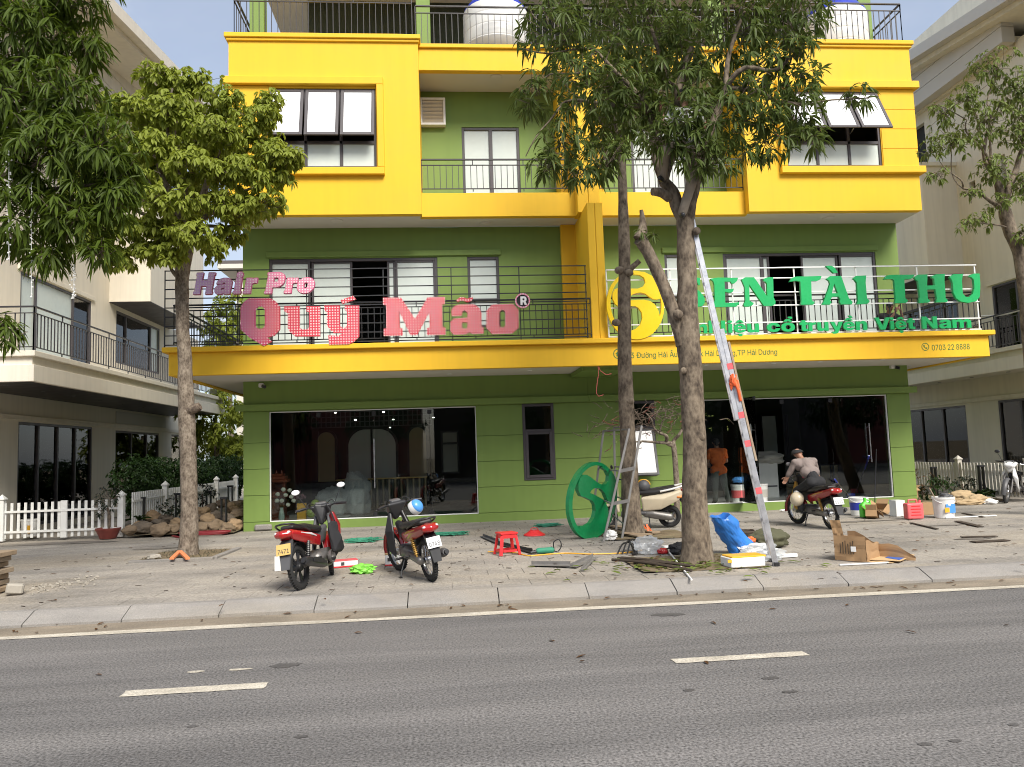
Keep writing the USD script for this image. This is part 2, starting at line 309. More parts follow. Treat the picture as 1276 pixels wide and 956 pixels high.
M['asphalt'] = groundm('asphalt', [(0.32, (.110, .105, .102)), (0.5, (.145, .138, .133)), (0.66, (.182, .172, .165))], 1.3, (.14, 1.3, 1), 50, .45, .88, dust=(.18, .17, .16), gr=.75)
M['paving'] = groundm('paving', [(0.32, (.185, .170, .150)), (0.48, (.275, .252, .222)), (0.66, (.350, .318, .272))], .8, (.6, 1.5, 1), 40, .7, .85, dust=(.36, .305, .225), gr=.35)
M['kerb_stone'] = groundm('kerb_stone', [(0.3, (.21, .195, .18)), (0.5, (.255, .24, .222)), (0.7, (.30, .28, .255))], 2.0, (.5, 1, 1), 90, .4, .85, dust=(.31, .27, .21))
M['gutter'] = groundm('gutter', [(0.3, (.13, .11, .085)), (0.5, (.20, .17, .13)), (0.7, (.30, .25, .19))], 2.0, (.4, 1, 1), 50, .6, .9)
M['soil'] = groundm('soil', [(0.3, (.10, .075, .045)), (0.5, (.17, .13, .08)), (0.7, (.23, .185, .11))], 3.0, (1, 1, 1), 60, .9, .95, dust=(.20, .19, .10))
M['line_paint'] = groundm('line_paint', [(0.3, (.36, .325, .26)), (0.5, (.50, .455, .375)), (0.7, (.58, .54, .46))], 5.0, (.5, 1, 1), 60, .5, .8, dust=(.27, .24, .20), gr=.35)
M['stain'] = groundm('stain', [(0.3, (.070, .066, .064)), (0.5, (.088, .083, .08)), (0.7, (.11, .104, .10))], 2.0, (1, 1, 1), 90, .5, .75)

def sheet(x0, x1, y0, y1, z, nx=1, ny=1):
    X, Y = np.meshgrid(np.linspace(x0, x1, nx+1), np.linspace(y0, y1, ny+1), indexing='ij'); v = np.stack([X.ravel(), Y.ravel(), np.full(X.size, z)], 1)
    i, j = np.meshgrid(np.arange(nx), np.arange(ny), indexing='ij'); a = i*(ny+1)+j
    q = np.stack([a, a+ny+1, a+ny+2, a+1], -1).reshape(-1, 4); return v, np.vstack([q[:, [0, 1, 2]], q[:, [0, 2, 3]]])
def struct(p): return setdata(p, kind='structure')
YK = 9.44                                     # foot of the kerb
struct(obj('ground', sheet(-400, 400, -400, 500, -0.06, 4, 4), M['soil']))
struct(obj('road', sheet(-200, 200, -12, YK+.1, 0.0, 40, 4), M['asphalt']))
mb = MB(); v, f = sheet(-60, 60, 8.90, YK+.02, 0.0025, 200, 3)
v[:, 1] += np.where(v[:, 1] < 9.0, .05*(meshkit.fbm(v*np.array([2.2, 0, 0]), 4)-.5)*2, 0)
struct(obj('gutter', (v, f), M['gutter']))
rm = thing('road_marking', '', '', (0, 8.9, 0)); struct(rm)
# worn edge line, and the short dashes in mid-road
v, f = sheet(-60, 60, 0, 1, 0.0055, 400, 2)
e = .035*(meshkit.fbm(np.stack([v[:, 0]*3, 0*v[:, 0], 0*v[:, 0]], 1), 4, 3)-.5)
v[:, 1] = np.where(v[:, 1] < .4, 8.83+e, np.where(v[:, 1] > .6, 8.99-e*1.4+.02*np.sin(v[:, 0]*1.7), 8.91))
obj('edge_line', (v, f), M['line_paint'], rm)
for x0, x1, y0, y1 in [(-2.62, -1.50, 6.46, 6.62), (1.84, 3.00, 6.50, 6.64), (6.35, 7.5, 6.5, 6.64), (-7.2, -6.05, 6.46, 6.6)]:
    v, f = sheet(x0, x1, y0, y1, .005, 24, 3); v[:, 0] += rng.uniform(-.012, .012, len(v)); v[:, 1] += rng.uniform(-.005, .005, len(v)); v[:, 1] += .012*(v[:, 0]-x0)
    obj('dash', (v, f), M['line_paint'], rm)
for px, py, a, b in [(244, 837, .07, .04), (298, 834, .12, .035)]:
    c = at(px, py, Z=.005); g = Polygon([(c[0]+a*math.cos(t)*rng.uniform(.6, 1.1), c[1]+b*math.sin(t)*rng.uniform(.6, 1.1)) for t in np.linspace(0, 6.28, 12)[:-1]]).buffer(0)
    obj('paint_splash', MB().poly(g, .002, lambda p: p+[0, 0, .004]).mesh(), M['line_paint'], rm)
st = thing('road_stain', '', '', (0, 7, 0)); struct(st)
for px, py, a, b in [(833, 766, .2, .09), (355, 829, .14, .08), (960, 845, .06, .03), (858, 860, .045, .02), (985, 862, .05, .02), (1153, 927, .04, .02), (1190, 923, .03, .015), (240, 905, .03, .015), (375, 918, .035, .015), (1263, 903, .03, .015)]:
    c = at(px, py, Z=.003); g = Polygon([(c[0]+a*math.cos(t)*rng.uniform(.55, 1.1), c[1]+b*math.sin(t)*rng.uniform(.5, 1.1)) for t in np.linspace(0, 6.28, 18)[:-1]]).buffer(.01)
    obj('stain', MB().poly(g, .0015, lambda p: p+[0, 0, .0025]).mesh(), M['stain'], st)

# kerb of single sloped stones
kb = thing('kerb', '', '', (0, YK, 0)); struct(kb)
kx0 = at(735, 748, Z=0)[0]; L = 1.09
for i in range(-14, 19):
    x0, x1 = kx0+i*L+.006, kx0+(i+1)*L-.006; dz, dy = rng.uniform(-.006, .006), rng.uniform(-.008, .008)
    prof = np.array([(YK, -.05), (YK, .035), (YK+.03, .05), (YK+.27, .142), (YK+.36, .145), (YK+.36, -.05)])+[dy, dz]
    v = np.array([(x, y, z) for x in (x0, x1) for y, z in prof]); n = 6
    f = [[k, (k+1) % n, n+(k+1) % n] for k in range(n)]+[[k, n+(k+1) % n, n+k] for k in range(n)]+[[0, k+1, k] for k in range(1, n-1)]+[[n, n+k, n+k+1] for k in range(1, n-1)]
    obj('kerb_stone', (v, np.array(f)[:, ::-1]), M['kerb_stone'], kb)

# pavement: square slabs; the nearest as pieces, those beyond as one
PITS = [(-5.45, -4.15, 14.05, 15.45), (2.55, 4.25, 10.3, 11.75), (2.9, 4.5, 14.1, 15.5)]
pv = thing('pavement', '', '', (0, YK+.37, .14)); struct(pv)
obj('bedding', sheet(-60, 60, YK+.34, 60, .131, 10, 10), M['paving'], pv)
def slab(mb, x, y, s, j):
    mb.box(x+j, x+s-j, y+j, y+s-j, .10, .14+rng.uniform(-.0018, .0018), .0022)
s = .50; ys = YK+.365; far = MB(); cnt = 0
for r in range(22):
    for k in range(-34, 48):
        x, y = k*s+(.25 if r % 2 else 0), ys+r*s
        if any(a-.25 < x+.25 < b+.25 and c-.2 < y+.25 < d+.25 for a, b, c, d in PITS): continue
        if abs(x-y*math.tan(YAW)) > y*.76: continue
        if y+s > 18.6 and x < -4.9: continue
        if y+s > 19.16: continue
        if r < 10 and cnt < 296:
            cnt += 1; q = MB(); slab(q, x, y, s, .0032); q.build('paving_slab', M['paving'], pv)
        else: slab(far, x, y, s, .0032)
setdata(far.build('paving_slabs_beyond', M['paving'], pv), kind='stuff')
for (a, b, c, d), nm in zip(PITS, 'abc'):
    v, f = sheet(a, b, c, d, 0, 24, 24); v[:, 2] = .128+.045*meshkit.fbm(v*3.1, 4, 5); struct(obj('tree_pit', (v, f), M['soil']))
pe = thing('pit_edging', '', '', (-4.2, 14.6, .14)); struct(pe)
for p, q in [((-4.12, 14.05), (-4.05, 15.4)), ((-5.5, 13.98), (-4.1, 13.98))]:
    MB().bar((*p, .145), (*q, .15), .11, .05, b=.006).build('edging_stone', M['kerb_stone'], pe)

# sandy dust, puddle marks and plaster crumbs with a shape of their own on the pavement
du = thing('pavement_stain', '', '', (0, 12, .14)); struct(du)
M['dust'] = groundm('dust', [(0.3, (.34, .28, .20)), (0.5, (.39, .33, .24)), (0.7, (.43, .37, .28))], 2.0, (1, 1, 1), 60, .4, .95)
M['damp'] = groundm('damp', [(0.3, (.12, .105, .09)), (0.5, (.17, .15, .13)), (0.7, (.22, .20, .17))], 2.0, (1, 1, 1), 60, .4, .8)
def patch(px, py, a, b, mat, z=.1465, n=26, ang=0.0):
    c = at(px, py, Z=.14); t = np.linspace(0, 2*np.pi, n+1)[:-1]; k = 1+.55*(meshkit.fbm(np.stack([np.cos(t)*1.3+px, np.sin(t)*1.3+py, 0*t], 1), 4)-.5)*2
    x, y = a*np.cos(t)*k, b*np.sin(t)*k; g = Polygon(list(zip(c[0]+x*math.cos(ang)-y*math.sin(ang), c[1]+x*math.sin(ang)+y*math.cos(ang)))).buffer(.004)
    obj('stain', MB().poly(g, .001, lambda p: p+[0, 0, z]).mesh(), mat, du)
for q in [(194, 684, .42, .12), (1210, 672, .30, .10), (1180, 655, .36, .05), (1075, 650, .7, .12), (60, 678, 1.4, .25)]: patch(*q, M['damp'], z=.147)
# ---------------------------------------------------------------- the yellow and green double shop house
YG, YF, YB, YR = 19.18, 17.23, 18.08, 18.32
XL, XR, XC = -4.93, 11.99, 3.53
ZS, Z3, ZT = 3.73, 7.53, 11.85
mir = lambda x: 2*XC-x
hs = thing('shop_house', 'yellow and green three-storey double shop house with two glass shopfronts', 'building', (XC, YG, .14))
def ext(shape, y0, y1): return lambda p: np.stack([p[:, 0], y0+p[:, 2]*(y1-y0), p[:, 1]], 1)
def wall(mb, x0, x1, z0, z1, y0, y1, holes=()):
    g = sbox(x0, z0, x1, z1)
    for a, b, c, d in holes: g = g.difference(sbox(a, c, b, d))
    return mb.poly(g, 1.0, ext(g, y0, y1))
def frame(mb, x0, x1, z0, z1, y0, y1, t, b=.006):
    mb.box(x0, x0+t, y0, y1, z0, z1, b); mb.box(x1-t, x1, y0, y1, z0, z1, b); mb.box(x0+t, x1-t, y0, y1, z0, z0+t, b); mb.box(x0+t, x1-t, y0, y1, z1-t, z1, b); return mb
def pane(parent, x0, x1, z0, z1, y, mat, name='pane', t=.008): return MB().box(x0, x1, y, y+t, z0, z1).build(name, mat, parent)
Y_, G_, WS = M['yellow_paint'], M['green_paint'], M['white_soffit']
DOOR = (-4.30, -.16, 4.31, 6.76); WIN2 = (.59, 1.39, 4.95, 6.76)
D3 = (.55, 2.05, 8.15, 10.28)
W1 = (1.85, 2.64, 1.10, 3.0)
for side in (0, 1):
    m = (lambda a, b, c, d: (a, b, c, d)) if side == 0 else (lambda a, b, c, d: (mir(b), mir(a), c, d))
    def bx(mb, x0, x1, *r, **k):
        if side: x0, x1 = mir(x1), mir(x0)
        return mb.box(x0, x1, *r, **k)
    # ground floor front: plain backing, then the grooved panels one by one
    GL = (-4.32, .70, .33, 2.98)
    mb = MB(); a, b, _, _ = m(XL, XC, 0, 0)
    wall(mb, a, b, .10, ZS, YG+.016, YG+.22, [m(*GL), m(*W1)]); mb.build('ground_floor_wall', M['green_groove'], hs)
    zz = [.10, .345, .975, 1.605, 2.235, 3.0]
    xa, xb, _, _ = m(XL, XC, 0, 0)
    for z0, z1 in zip(zz[:-1], zz[1:]):
        g = sbox(xa, z0+.006, xb, z1-.006).difference(union_all([sbox(q[0], q[2], q[1], q[3]) for q in (m(*GL), m(*W1))]))
        for h in getattr(g, 'geoms', [g]): obj('wall_panel', MB().poly(h, 1.0, ext(h, YG, YG+.02)).mesh(), G_, hs)
    q = MB(); bx(q, XL, XC-.002, YG, YG+.02, 3.0, ZS); q.build('upper_band', G_, hs)
    q = MB(); bx(q, XL-.16, XC, YG-.12, YG+.01, 3.005, 3.165, b=.01); q.build('ledge', G_, hs)
    # first floor wall
    mb = MB(); wall(mb, xa, xb, 4.25, Z3, YG, YG+.2, [m(*DOOR), m(*WIN2)]); mb.build('first_floor_wall', G_, hs)
    q = MB(); bx(q, -4.36, 1.45, YG-.05, YG+.01, 6.79, 6.93, b=.008); q.build('lintel_ledge', G_, hs)
    # sliding door with white blinds: two shut leaves, an open bay, two more leaves
    x0, x1, z0, z1 = m(*DOOR); y0, y1 = YG+.02, YG+.12
    mb = frame(MB(), x0, x1, z0, z1, y0, y1, .07)
    cuts = [(337, 384.5), (389.5, 437), (438, 483), (484, 491), (494.5, 541)]
    cx = [tuple(at(p, 350, Y=YG)[0] for p in c) for c in cuts]
    if side: cx = [(mir(b), mir(a)) for a, b in cx]
    dr = None; panes = []
    for k, (a, b) in enumerate(cx):
        if k == 2: continue
        frame(mb, a-.035, b+.035, z0+.06, z1-.06, y0+.012+.03*(k % 2), y1-.03+.03*(k % 2), .055); panes.append((a+.02, b-.02, z0+.11, z1-.11, y0+.04+.03*(k % 2)))
    dr = mb.build('sliding_door', M['window_frame'], hs)
    for p in panes: pane(dr, *p[:5], M['film'])
    x0, x1, z0, z1 = m(*WIN2); mb = frame(MB(), x0, x1, z0, z1, y0, y1, .07); mb.box(x0+.07, x1-.07, y0, y1, 5.62, 5.69, .005)
    wn = mb.build('window', M['window_frame'], hs); pane(wn, x0+.07, x1-.07, 5.69, z1-.07, y0+.04, M['film']); pane(wn, x0+.07, x1-.07, z0+.07, 5.62, y0+.04, M['film'])
    # first floor room seen through the open bay
    a, b, _, _ = m(XL+.2, XC-.2, 0, 0)
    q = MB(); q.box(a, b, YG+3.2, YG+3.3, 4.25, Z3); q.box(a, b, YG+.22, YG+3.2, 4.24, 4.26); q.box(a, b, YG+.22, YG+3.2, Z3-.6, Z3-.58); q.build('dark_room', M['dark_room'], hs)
    # second floor box with cornices
    BX = (-4.97, -.49); WD = (-4.03, -1.53, 8.66, 10.62)
    a, b, _, _ = m(*BX, 0, 0); mb = MB(); wall(mb, a, b, Z3, ZT, YB, YB+.2, [m(*WD)])
    for s0 in (a, b-.2): mb.box(s0, s0+.2, YB+.2, YG+4.5, Z3+.003, ZT)
    mb.box(a+.2, b-.2, YB+.2, YG+4.5, ZT-.2, ZT-.003); mb.build('upper_box', Y_, hs)
    q = MB(); bx(q, BX[0]-.09, BX[1]+.06, YB-.09, YG+1.5, ZT+.002, ZT+.115, b=.012); q.build('top_cornice', Y_, hs)
    q = MB(); bx(q, BX[0]-.05, BX[1]+.03, YB-.05, YG+1.4, ZT-.065, ZT, b=.01); q.build('cornice_step', Y_, hs)
    q = MB(); bx(q, BX[0]-.12, WD[1]+.19, YB-.13, YB+.02, 10.68, 10.86, b=.01); bx(q, BX[0]-.12, BX[0]+.01, YB+.02, YG+1.4, 10.68, 10.86, b=.01); q.build('window_hood', Y_, hs)
    q = MB(); bx(q, BX[0]-.12, WD[1]+.19, YB-.13, YB+.02, 8.47, 8.64, b=.01); bx(q, BX[0]-.12, BX[0]+.01, YB+.02, YG+1.4, 8.47, 8.64, b=.01); q.build('window_sill', Y_, hs)
    q = MB(); bx(q, WD[1]+.03, WD[1]+.19, YB-.13, YB+.02, 8.642, 10.678, b=.008); q.build('window_jamb', Y_, hs)
    zz = [8.645, 9.13, 9.64, 10.15, 10.675]
    for z0, z1 in zip(zz[:-1], zz[1:]):
        q = MB(); bx(q, BX[0]-.012, WD[0]-.02, YB-.018, YB+.01, z0+.006, z1-.006, b=.003); q.build('wall_panel', Y_, hs)
    q = MB(); a, b, _, _ = m(XL+.2, XC-.25, 0, 0); 
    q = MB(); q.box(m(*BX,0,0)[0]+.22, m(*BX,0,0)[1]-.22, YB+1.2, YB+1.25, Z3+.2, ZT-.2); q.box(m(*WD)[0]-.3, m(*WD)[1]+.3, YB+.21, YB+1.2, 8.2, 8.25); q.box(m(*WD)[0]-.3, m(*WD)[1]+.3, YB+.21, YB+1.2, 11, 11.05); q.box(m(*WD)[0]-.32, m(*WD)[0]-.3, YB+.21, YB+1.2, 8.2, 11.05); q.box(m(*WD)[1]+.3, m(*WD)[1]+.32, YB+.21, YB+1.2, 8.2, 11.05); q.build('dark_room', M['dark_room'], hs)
    # window: three top-hung sashes standing open over three fixed lights
    x0, x1, z0, z1 = m(*WD); y0, y1 = YB+.03, YB+.11; zm = 9.30
    mb = frame(MB(), x0, x1, z0, z1, y0, y1, .06); cw = (x1-x0)/3
    for k in (1, 2): mb.box(x0+k*cw-.035, x0+k*cw+.035, y0, y1, z0+.06, z1-.06, .005)
    mb.box(x0+.06, x1-.06, y0, y1, zm-.04, zm+.04, .005); wn = mb.build('wide_window', M['window_frame'], hs)
    for k in range(3): pane(wn, x0+k*cw+.04, x0+(k+1)*cw-.04, z0+.06, zm-.04, y0+.03, M['film'])
    th = math.radians(15 if side == 0 else 27); R = rot('x', -th); hl = z1-zm-.02
    for k in range(3):
        xa_, xb_ = x0+k*cw+.02, x0+(k+1)*cw-.02; top = np.array([0, y0-.02, z1-.03])
        T = lambda p: (p-np.array([0, 0, 0])) @ R.T+top
        mb = MB(); t = .075
        for (u0, u1, w0, w1) in [(xa_, xa_+t, -hl, 0), (xb_-t, xb_, -hl, 0), (xa_+t, xb_-t, -hl, -hl+t), (xa_+t, xb_-t, -t, 0)]:
            n0 = len(mb.V); mb.box(u0, u1, -.02, .02, w0, w1, .004); mb.V[n0] = T(mb.V[n0])
        sp = mb.build('open_sash', M['window_frame'], hs)
        mb = MB().box(xa_+t, xb_-t, -.006, .006, -hl+t, -t); mb.V[0] = T(mb.V[0]); mb.build('pane', M['white_film'], sp)
        mb = MB(); mb.bar((xa_+.03, y0, z0+.06+hl*.62), T(np.array([[xa_+.03, 0, -hl*.75]]))[0], .012, .02); mb.build('stay', M['steel'], sp)
    # recessed balcony between the boxes
    a, b, _, _ = m(BX[1]-.05, XC-.001, 0, 0)
    mb = MB(); mb.box(a, b, YR, YR+.18, Z3-.002, 8.12, .008); mb.build('balcony_parapet', Y_, hs)
    mb = MB(); wall(mb, a, b, 8.03, 11.24, YG+.3, YG+.5, [m(*D3)]); mb.build('second_floor_wall', G_, hs)
    mb = MB(); mb.box(a, b, YR, YR+.18, 11.22, ZT-.07, .008); mb.build('balcony_beam', Y_, hs)
    mb = MB(); mb.box(a, b, YR-.06, YR+.2, ZT-.068, ZT+.03, .01); mb.build('balcony_cornice', Y_, hs)
    mb = MB(); mb.box(a, b, YR+.18, YG+.5, 11.235, 11.40); mb.build('balcony_soffit', WS, hs)
    x0, x1, z0, z1 = m(*D3); y0, y1 = YG+.32, YG+.42
    mb = frame(MB(), x0, x1, z0, z1, y0, y1, .07); xm = (x0+x1)/2; mb.box(xm-.045, xm+.045, y0-.01, y1, z0+.07, z1-.07, .005)
    dr = mb.build('balcony_door', M['window_frame'], hs)
    for u0, u1 in ((x0+.07, xm-.045), (xm+.045, x1-.07)): pane(dr, u0, u1, z0+.07, z1-.07, y0+.04, M['film'])
    # ground-floor small window
    x0, x1, z0, z1 = m(*W1); y0, y1 = YG-.02, YG+.09
    mb = frame(MB(), x0, x1, z0, z1, y0, y1, .07); mb.box(x0+.07, x1-.07, y0, y1, 2.28, 2.36, .005); wn = mb.build('small_window', M['window_frame'], hs)
    pane(wn, x0+.07, x1-.07, 2.36, z1-.07, y0+.05, M['glass'])
    if side == 0:
        q = frame(MB(), x0+.06, x1-.06, z0+.06, 2.30, y0-.02, y0+.03, .07); sp = q.build('sash', M['window_frame'], hs); pane(sp, x0+.13, x1-.13, z0+.13, 2.23, y0, M['glass'])
    else:
        th = math.radians(16); R = rot('x', -th); top = np.array([0, y0-.02, 2.29]); hl = 1.2; mb = MB(); gl = MB()
        for (u0, u1, w0, w1) in [(x0+.05, x0+.11, -hl, 0), (x1-.11, x1-.05, -hl, 0), (x0+.11, x1-.11, -hl, -hl+.06), (x0+.11, x1-.11, -.06, 0)]: mb.box(u0, u1, -.02, .02, w0, w1, .004)
        mb.V = [v @ R.T+top for v in mb.V]; gl.box(x0+.11, x1-.11, -.005, .005, -hl+.06, -.06); gl.V = [v @ R.T+top for v in gl.V]
        sp = mb.build('open_sash', M['grey_plastic'], hs); gl.build('pane', M['white_film'], sp)
    # shopfront glazing in a thin white frame: a fixed light, two swing doors with pull bars, a fixed light
    x0, x1, z0, z1 = m(*GL); y0, y1 = YG+.03, YG+.09
    fr = frame(MB(), x0, x1, z0, z1, y0, y1, .024).build('shopfront', M['white_metal'], hs)
    us = [x0+.035, x0+1.17, x0+2.51, x0+3.87, x1-.035] if side == 0 else [x0+.035, x0+1.0, x0+2.2, x0+3.5, x1-.035]
    for k, (u, w) in enumerate(zip(us[:-1], us[1:])):
        if side == 1 and k == 1: continue                            # this door stands open
        pane(fr, u+.004, w-.004, z0+.035, z1-.035, y0+.03, M['glass'], t=.006)
    mb = MB()
    for u in us[1:-1]:
        for z in (z0+.04, z1-.16): mb.box(u-.05, u+.05, y0-.002, y0+.05, z, z+.1, .004)
    mb.build('door_patch', M['black_metal'], fr)
    hx = [us[2]-.09, us[2]+.09] if side == 0 else [at(966, 600, Y=YG)[0]-.45]
    if side == 0: 
        mb = MB(); mb.tube([(us[2]+.0, y0-.05, 1.05), (us[2]+.0, y0-.05, 2.25)], .017); mb.build('door_handle', M['steel'], fr)
    else:
        for xh in (at(1083, 545, Y=YG)[0],):
            for yy in (y0-.07, y0+.1):
                mb = MB(); mb.tube([(xh, yy, 1.25), (xh, yy, 2.25)], .014)
                for z in (1.35, 2.15): mb.tube([(xh, yy, z), (xh, y0+.03, z)], .009)
                mb.build('door_handle', M['steel'], fr)
    # inner edge of the open leaf
    if side == 1:
        xa_ = us[1]+.02; ol = MB(); ol.box(xa_-.005, xa_+.005, y0-1.15, y0-.02, z0+.03, z1-.02); op = ol.build('open_door', M['glass'], hs)
        for sx in (-1, 1):
            mb = MB(); mb.tube([(xa_+.06*sx, y0-.95, 1.1), (xa_+.06*sx, y0-.95, 2.3)], .014)
            for z in (1.25, 2.15): mb.tube([(xa_+.06*sx, y0-.95, z), (xa_, y0-.95, z)], .009)
            mb.build('door_handle', M['steel'], op)
        mb = MB()
        for z in (z0+.05, z1-.12): mb.box(xa_-.02, xa_+.02, y0-1.15, y0-1.05, z, z+.1, .004)
        mb.build('door_patch', M['black_metal'], op)
    # the shop inside: floor, ceiling, walls
    a, b, _, _ = m(XL+.2, XC-.12, 0, 0); yb = YG+6.0
    MB().box(a, b, YG+.10, yb, .26, .30).build('shop_floor', M['grey_panel'], hs)
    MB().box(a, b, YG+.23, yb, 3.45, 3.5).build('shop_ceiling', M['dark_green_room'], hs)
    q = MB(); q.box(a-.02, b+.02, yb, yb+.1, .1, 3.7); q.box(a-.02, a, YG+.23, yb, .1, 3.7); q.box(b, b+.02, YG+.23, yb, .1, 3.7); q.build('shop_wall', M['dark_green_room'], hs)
    # terrace behind the top railing
    a, b, _, _ = m(XL+.05, XC, 0, 0)
    q = MB(); q.box(a, b, YG+.6, YG+6, ZT-.15, ZT+.012); q.build('terrace_floor', M['grey_wall'], hs)
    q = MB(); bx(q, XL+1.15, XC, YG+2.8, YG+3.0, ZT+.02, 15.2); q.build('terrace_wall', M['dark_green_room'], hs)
    q = MB(); bx(q, XL, XC, YG-.1, YG+6, 15.2, 15.5); q.build('roof_slab', M['grey_wall'], hs)
    for xx in (-4.78, -.55):
        q = MB(); bx(q, xx, xx+.36, YG+.1, YG+.45, ZT+.02, 15.2, b=.01); q.build('terrace_pillar', G_, hs)
    # side wall and rear wall
    xs = XL if side == 0 else XR-.2
    MB().box(xs, xs+.2, YG+.221, YG+9, .1, Z3-.002).build('side_wall', G_, hs)
MB().box(XL+.21, XR-.21, YG+8.8, YG+9, .1, Z3).build('rear_wall', G_, hs)
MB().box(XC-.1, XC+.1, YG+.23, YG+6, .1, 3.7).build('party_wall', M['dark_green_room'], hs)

# balcony slab with its yellow fascia running round both corners
FX0, FX1 = -6.01, 12.86
q = MB(); q.box(FX0, FX1, YF, YF+.15, ZS-.03, 4.2, .006); q.box(FX0, FX0+.15, YF+.151, YG+8, ZS-.03, 4.2, .006); q.box(FX1-.15, FX1, YF+.151, YG+8, ZS-.03, 4.2, .006); q.build('fascia', Y_, hs)
q = MB(); q.box(FX0-.11, FX1+.11, YF-.11, YF+.12, 4.203, 4.315, .012); q.box(FX0-.11, FX0+.12, YF+.122, YG+8, 4.203, 4.315, .012); q.box(FX1-.12, FX1+.11, YF+.122, YG+8, 4.203, 4.315, .012); q.build('fascia_cap', Y_, hs)
q = MB(); q.box(FX0+.15, FX1-.15, YF+.15, YG+.02, ZS, 4.2); q.box(FX0+.15, XL, YG+.02, YG+8, ZS, 4.2); q.box(XR, FX1-.15, YG+.02, YG+8, ZS, 4.2); q.build('balcony_slab', WS, hs)
q = MB(); q.box(XL-.05, -.52, YB+.2, YG, Z3, Z3+.12); q.box(-.52, mir(-.52), YR+.181, YG, Z3+.001, Z3+.3); q.box(mir(-.52), XR+.05, YB+.2, YG, Z3, Z3+.12); q.build('upper_soffit', WS, hs)
MB().box(XC-.42, XC+.62, YF+.3, YG, ZS-.11, ZS-.002, .006).build('soffit_beam', G_, hs)
# the yellow party fin and pillar in the middle
q = MB(); q.box(XC-.18, XC-.004, YF+.1, YG-.13, 4.316, Z3, .006); q.box(XC+.004, XC+.18, YF+.1, YG-.13, 4.316, Z3, .006); q.build('middle_fin', Y_, hs)
q = MB(); q.box(XC-.55, XC+.55, YG-.13, YG-.003, 4.30, Z3, .006); q.build('middle_pilaster', Y_, hs)
q = MB(); q.box(XC-.27, XC-.004, YR-.3, YR+.25, Z3-.01, 11.78, .008); q.box(XC+.004, XC+.27, YR-.3, YR+.25, Z3-.01, 11.78, .008); q.build('upper_pilaster', Y_, hs)
MB().box(XC-.55, XC+.55, YR+.4, YG+.3, 8.12, 11.22).build('upper_party_wall', Y_, hs)

# railings: each bar a piece
def railing(x0, x1, y, zb, z1, z2, n, mat, parent, name='balcony_railing', bar_w=.016, side=None):
    """zb bottom rail, z1 under rail, z2 hand rail; along x, or along y at x0 when side is given."""
    P = (lambda u, z: (u, y, z)) if side is None else (lambda u, z: (side, u, z))
    q = MB(); q.bar(P(x0, z2), P(x1, z2), .05, .035, b=.004); q.bar(P(x0, z1), P(x1, z1), .03, .02); q.bar(P(x0, zb), P(x1, zb), .03, .02)
    k = max(2, int(abs(x1-x0)/1.2)+1)
    for u in np.linspace(x0, x1, k): q.bar(P(u, zb-.07), P(u, zb), .022, .022); q.bar(P(u, z1), P(u, z2), .022, .022)
    r = q.build(name, mat, parent)
    for i in range(n+1):
        u = x0+(x1-x0)*i/n; MB().bar(P(u, zb), P(u, z1), bar_w, bar_w, up=(0, 1, 0)).build('bar', mat, r)
    return r
BK, BR = M['black_metal'], M['brown_rail']
railing(FX0+.07, XC-.2, YF+.12, 4.45, 5.15, 5.27, 66, BK, hs)
railing(XC+.2, FX1-.07, YF+.12, 4.45, 5.15, 5.27, 64, BR, hs)
railing(YF+.12, YG+6, 0, 4.45, 5.15, 5.27, 40, BK, hs, side=FX0+.07)
railing(YF+.12, YG+6, 0, 4.45, 5.15, 5.27, 40, BR, hs, side=FX1-.07)
for a, b in ((-.48, XC-.28), (XC+.28, mir(-.48))): railing(a, b, YR+.05, 8.24, 8.83, 8.97, 25, BR, hs)
TB = ZT+.17
railing(-4.85, -.62, YB+.05, TB, TB+.8, TB+.98, 29, BR, hs, name='terrace_railing')
railing(-.55, XC-.15, YR+.08, TB-.08, TB+.72, TB+.9, 26, BR, hs, name='terrace_railing')
railing(XC+.15, mir(-.55), YR+.08, TB-.08, TB+.72, TB+.9, 26, BR, hs, name='terrace_railing')
railing(mir(-.62), mir(-4.85), YB+.05, TB, TB+.8, TB+.98, 29, BR, hs, name='terrace_railing')
for xx in (-4.85, mir(-4.85)): railing(YB+.05, YG+2.2, 0, TB, TB+.8, TB+.98, 16, BR, hs, name='terrace_railing', side=xx)
# soffit lights, downlights, cameras, vent
for px, py, z, r in [(618, 96, 11.235, .15), (605, 278.5, Z3, .15), (1032, 272, Z3, .15), (420, 275, Z3, .15)]:
    c = at(px, py, Z=z); MB().lathe([(0, -.035), (r*.8, -.03), (r, -.012), (r, 0)], 20, c).build('soffit_light', M['white_soffit'], hs, smooth=40)
for px, py in [(964, 453), (1022, 451), (1100, 448.5), (1173, 447), (1133, 456), (880, 455), (560, 466), (660, 462)]:
    c = at(px, py, Z=ZS); MB().lathe([(0, -.012), (.05, -.012), (.06, 0)], 14, c).build('downlight', M['white_film'], hs)
for px, py, s_ in [(326, 480.5, 1), (1113, 457, 1)]:
    c = at(px, py, Y=YG-.08); cm = thing('security_camera', 'small white security camera at the '+('left' if px < 600 else 'right')+' end of the green band under the balcony', 'camera', c)
    MB().box(c[0]-.07, c[0]+.05, c[1]-.04, c[1]+.08, c[2]-.05, c[2]+.06, .02).build('housing', M['white_plastic'], cm)
    MB().tube([(c[0]+.04, c[1]-.05, c[2]-.02), (c[0]+.10, c[1]-.12, c[2]-.05)], .042, 12).build('lens', M['black_plastic'], cm)
a, b = at(523, 124, Y=YG+.25), at(555.5, 158, Y=YG+.25)
vt = thing('vent_louvre', 'white metal louvre vent box on the green balcony wall', 'vent', ((a[0]+b[0])/2, YG+.28, b[2]))
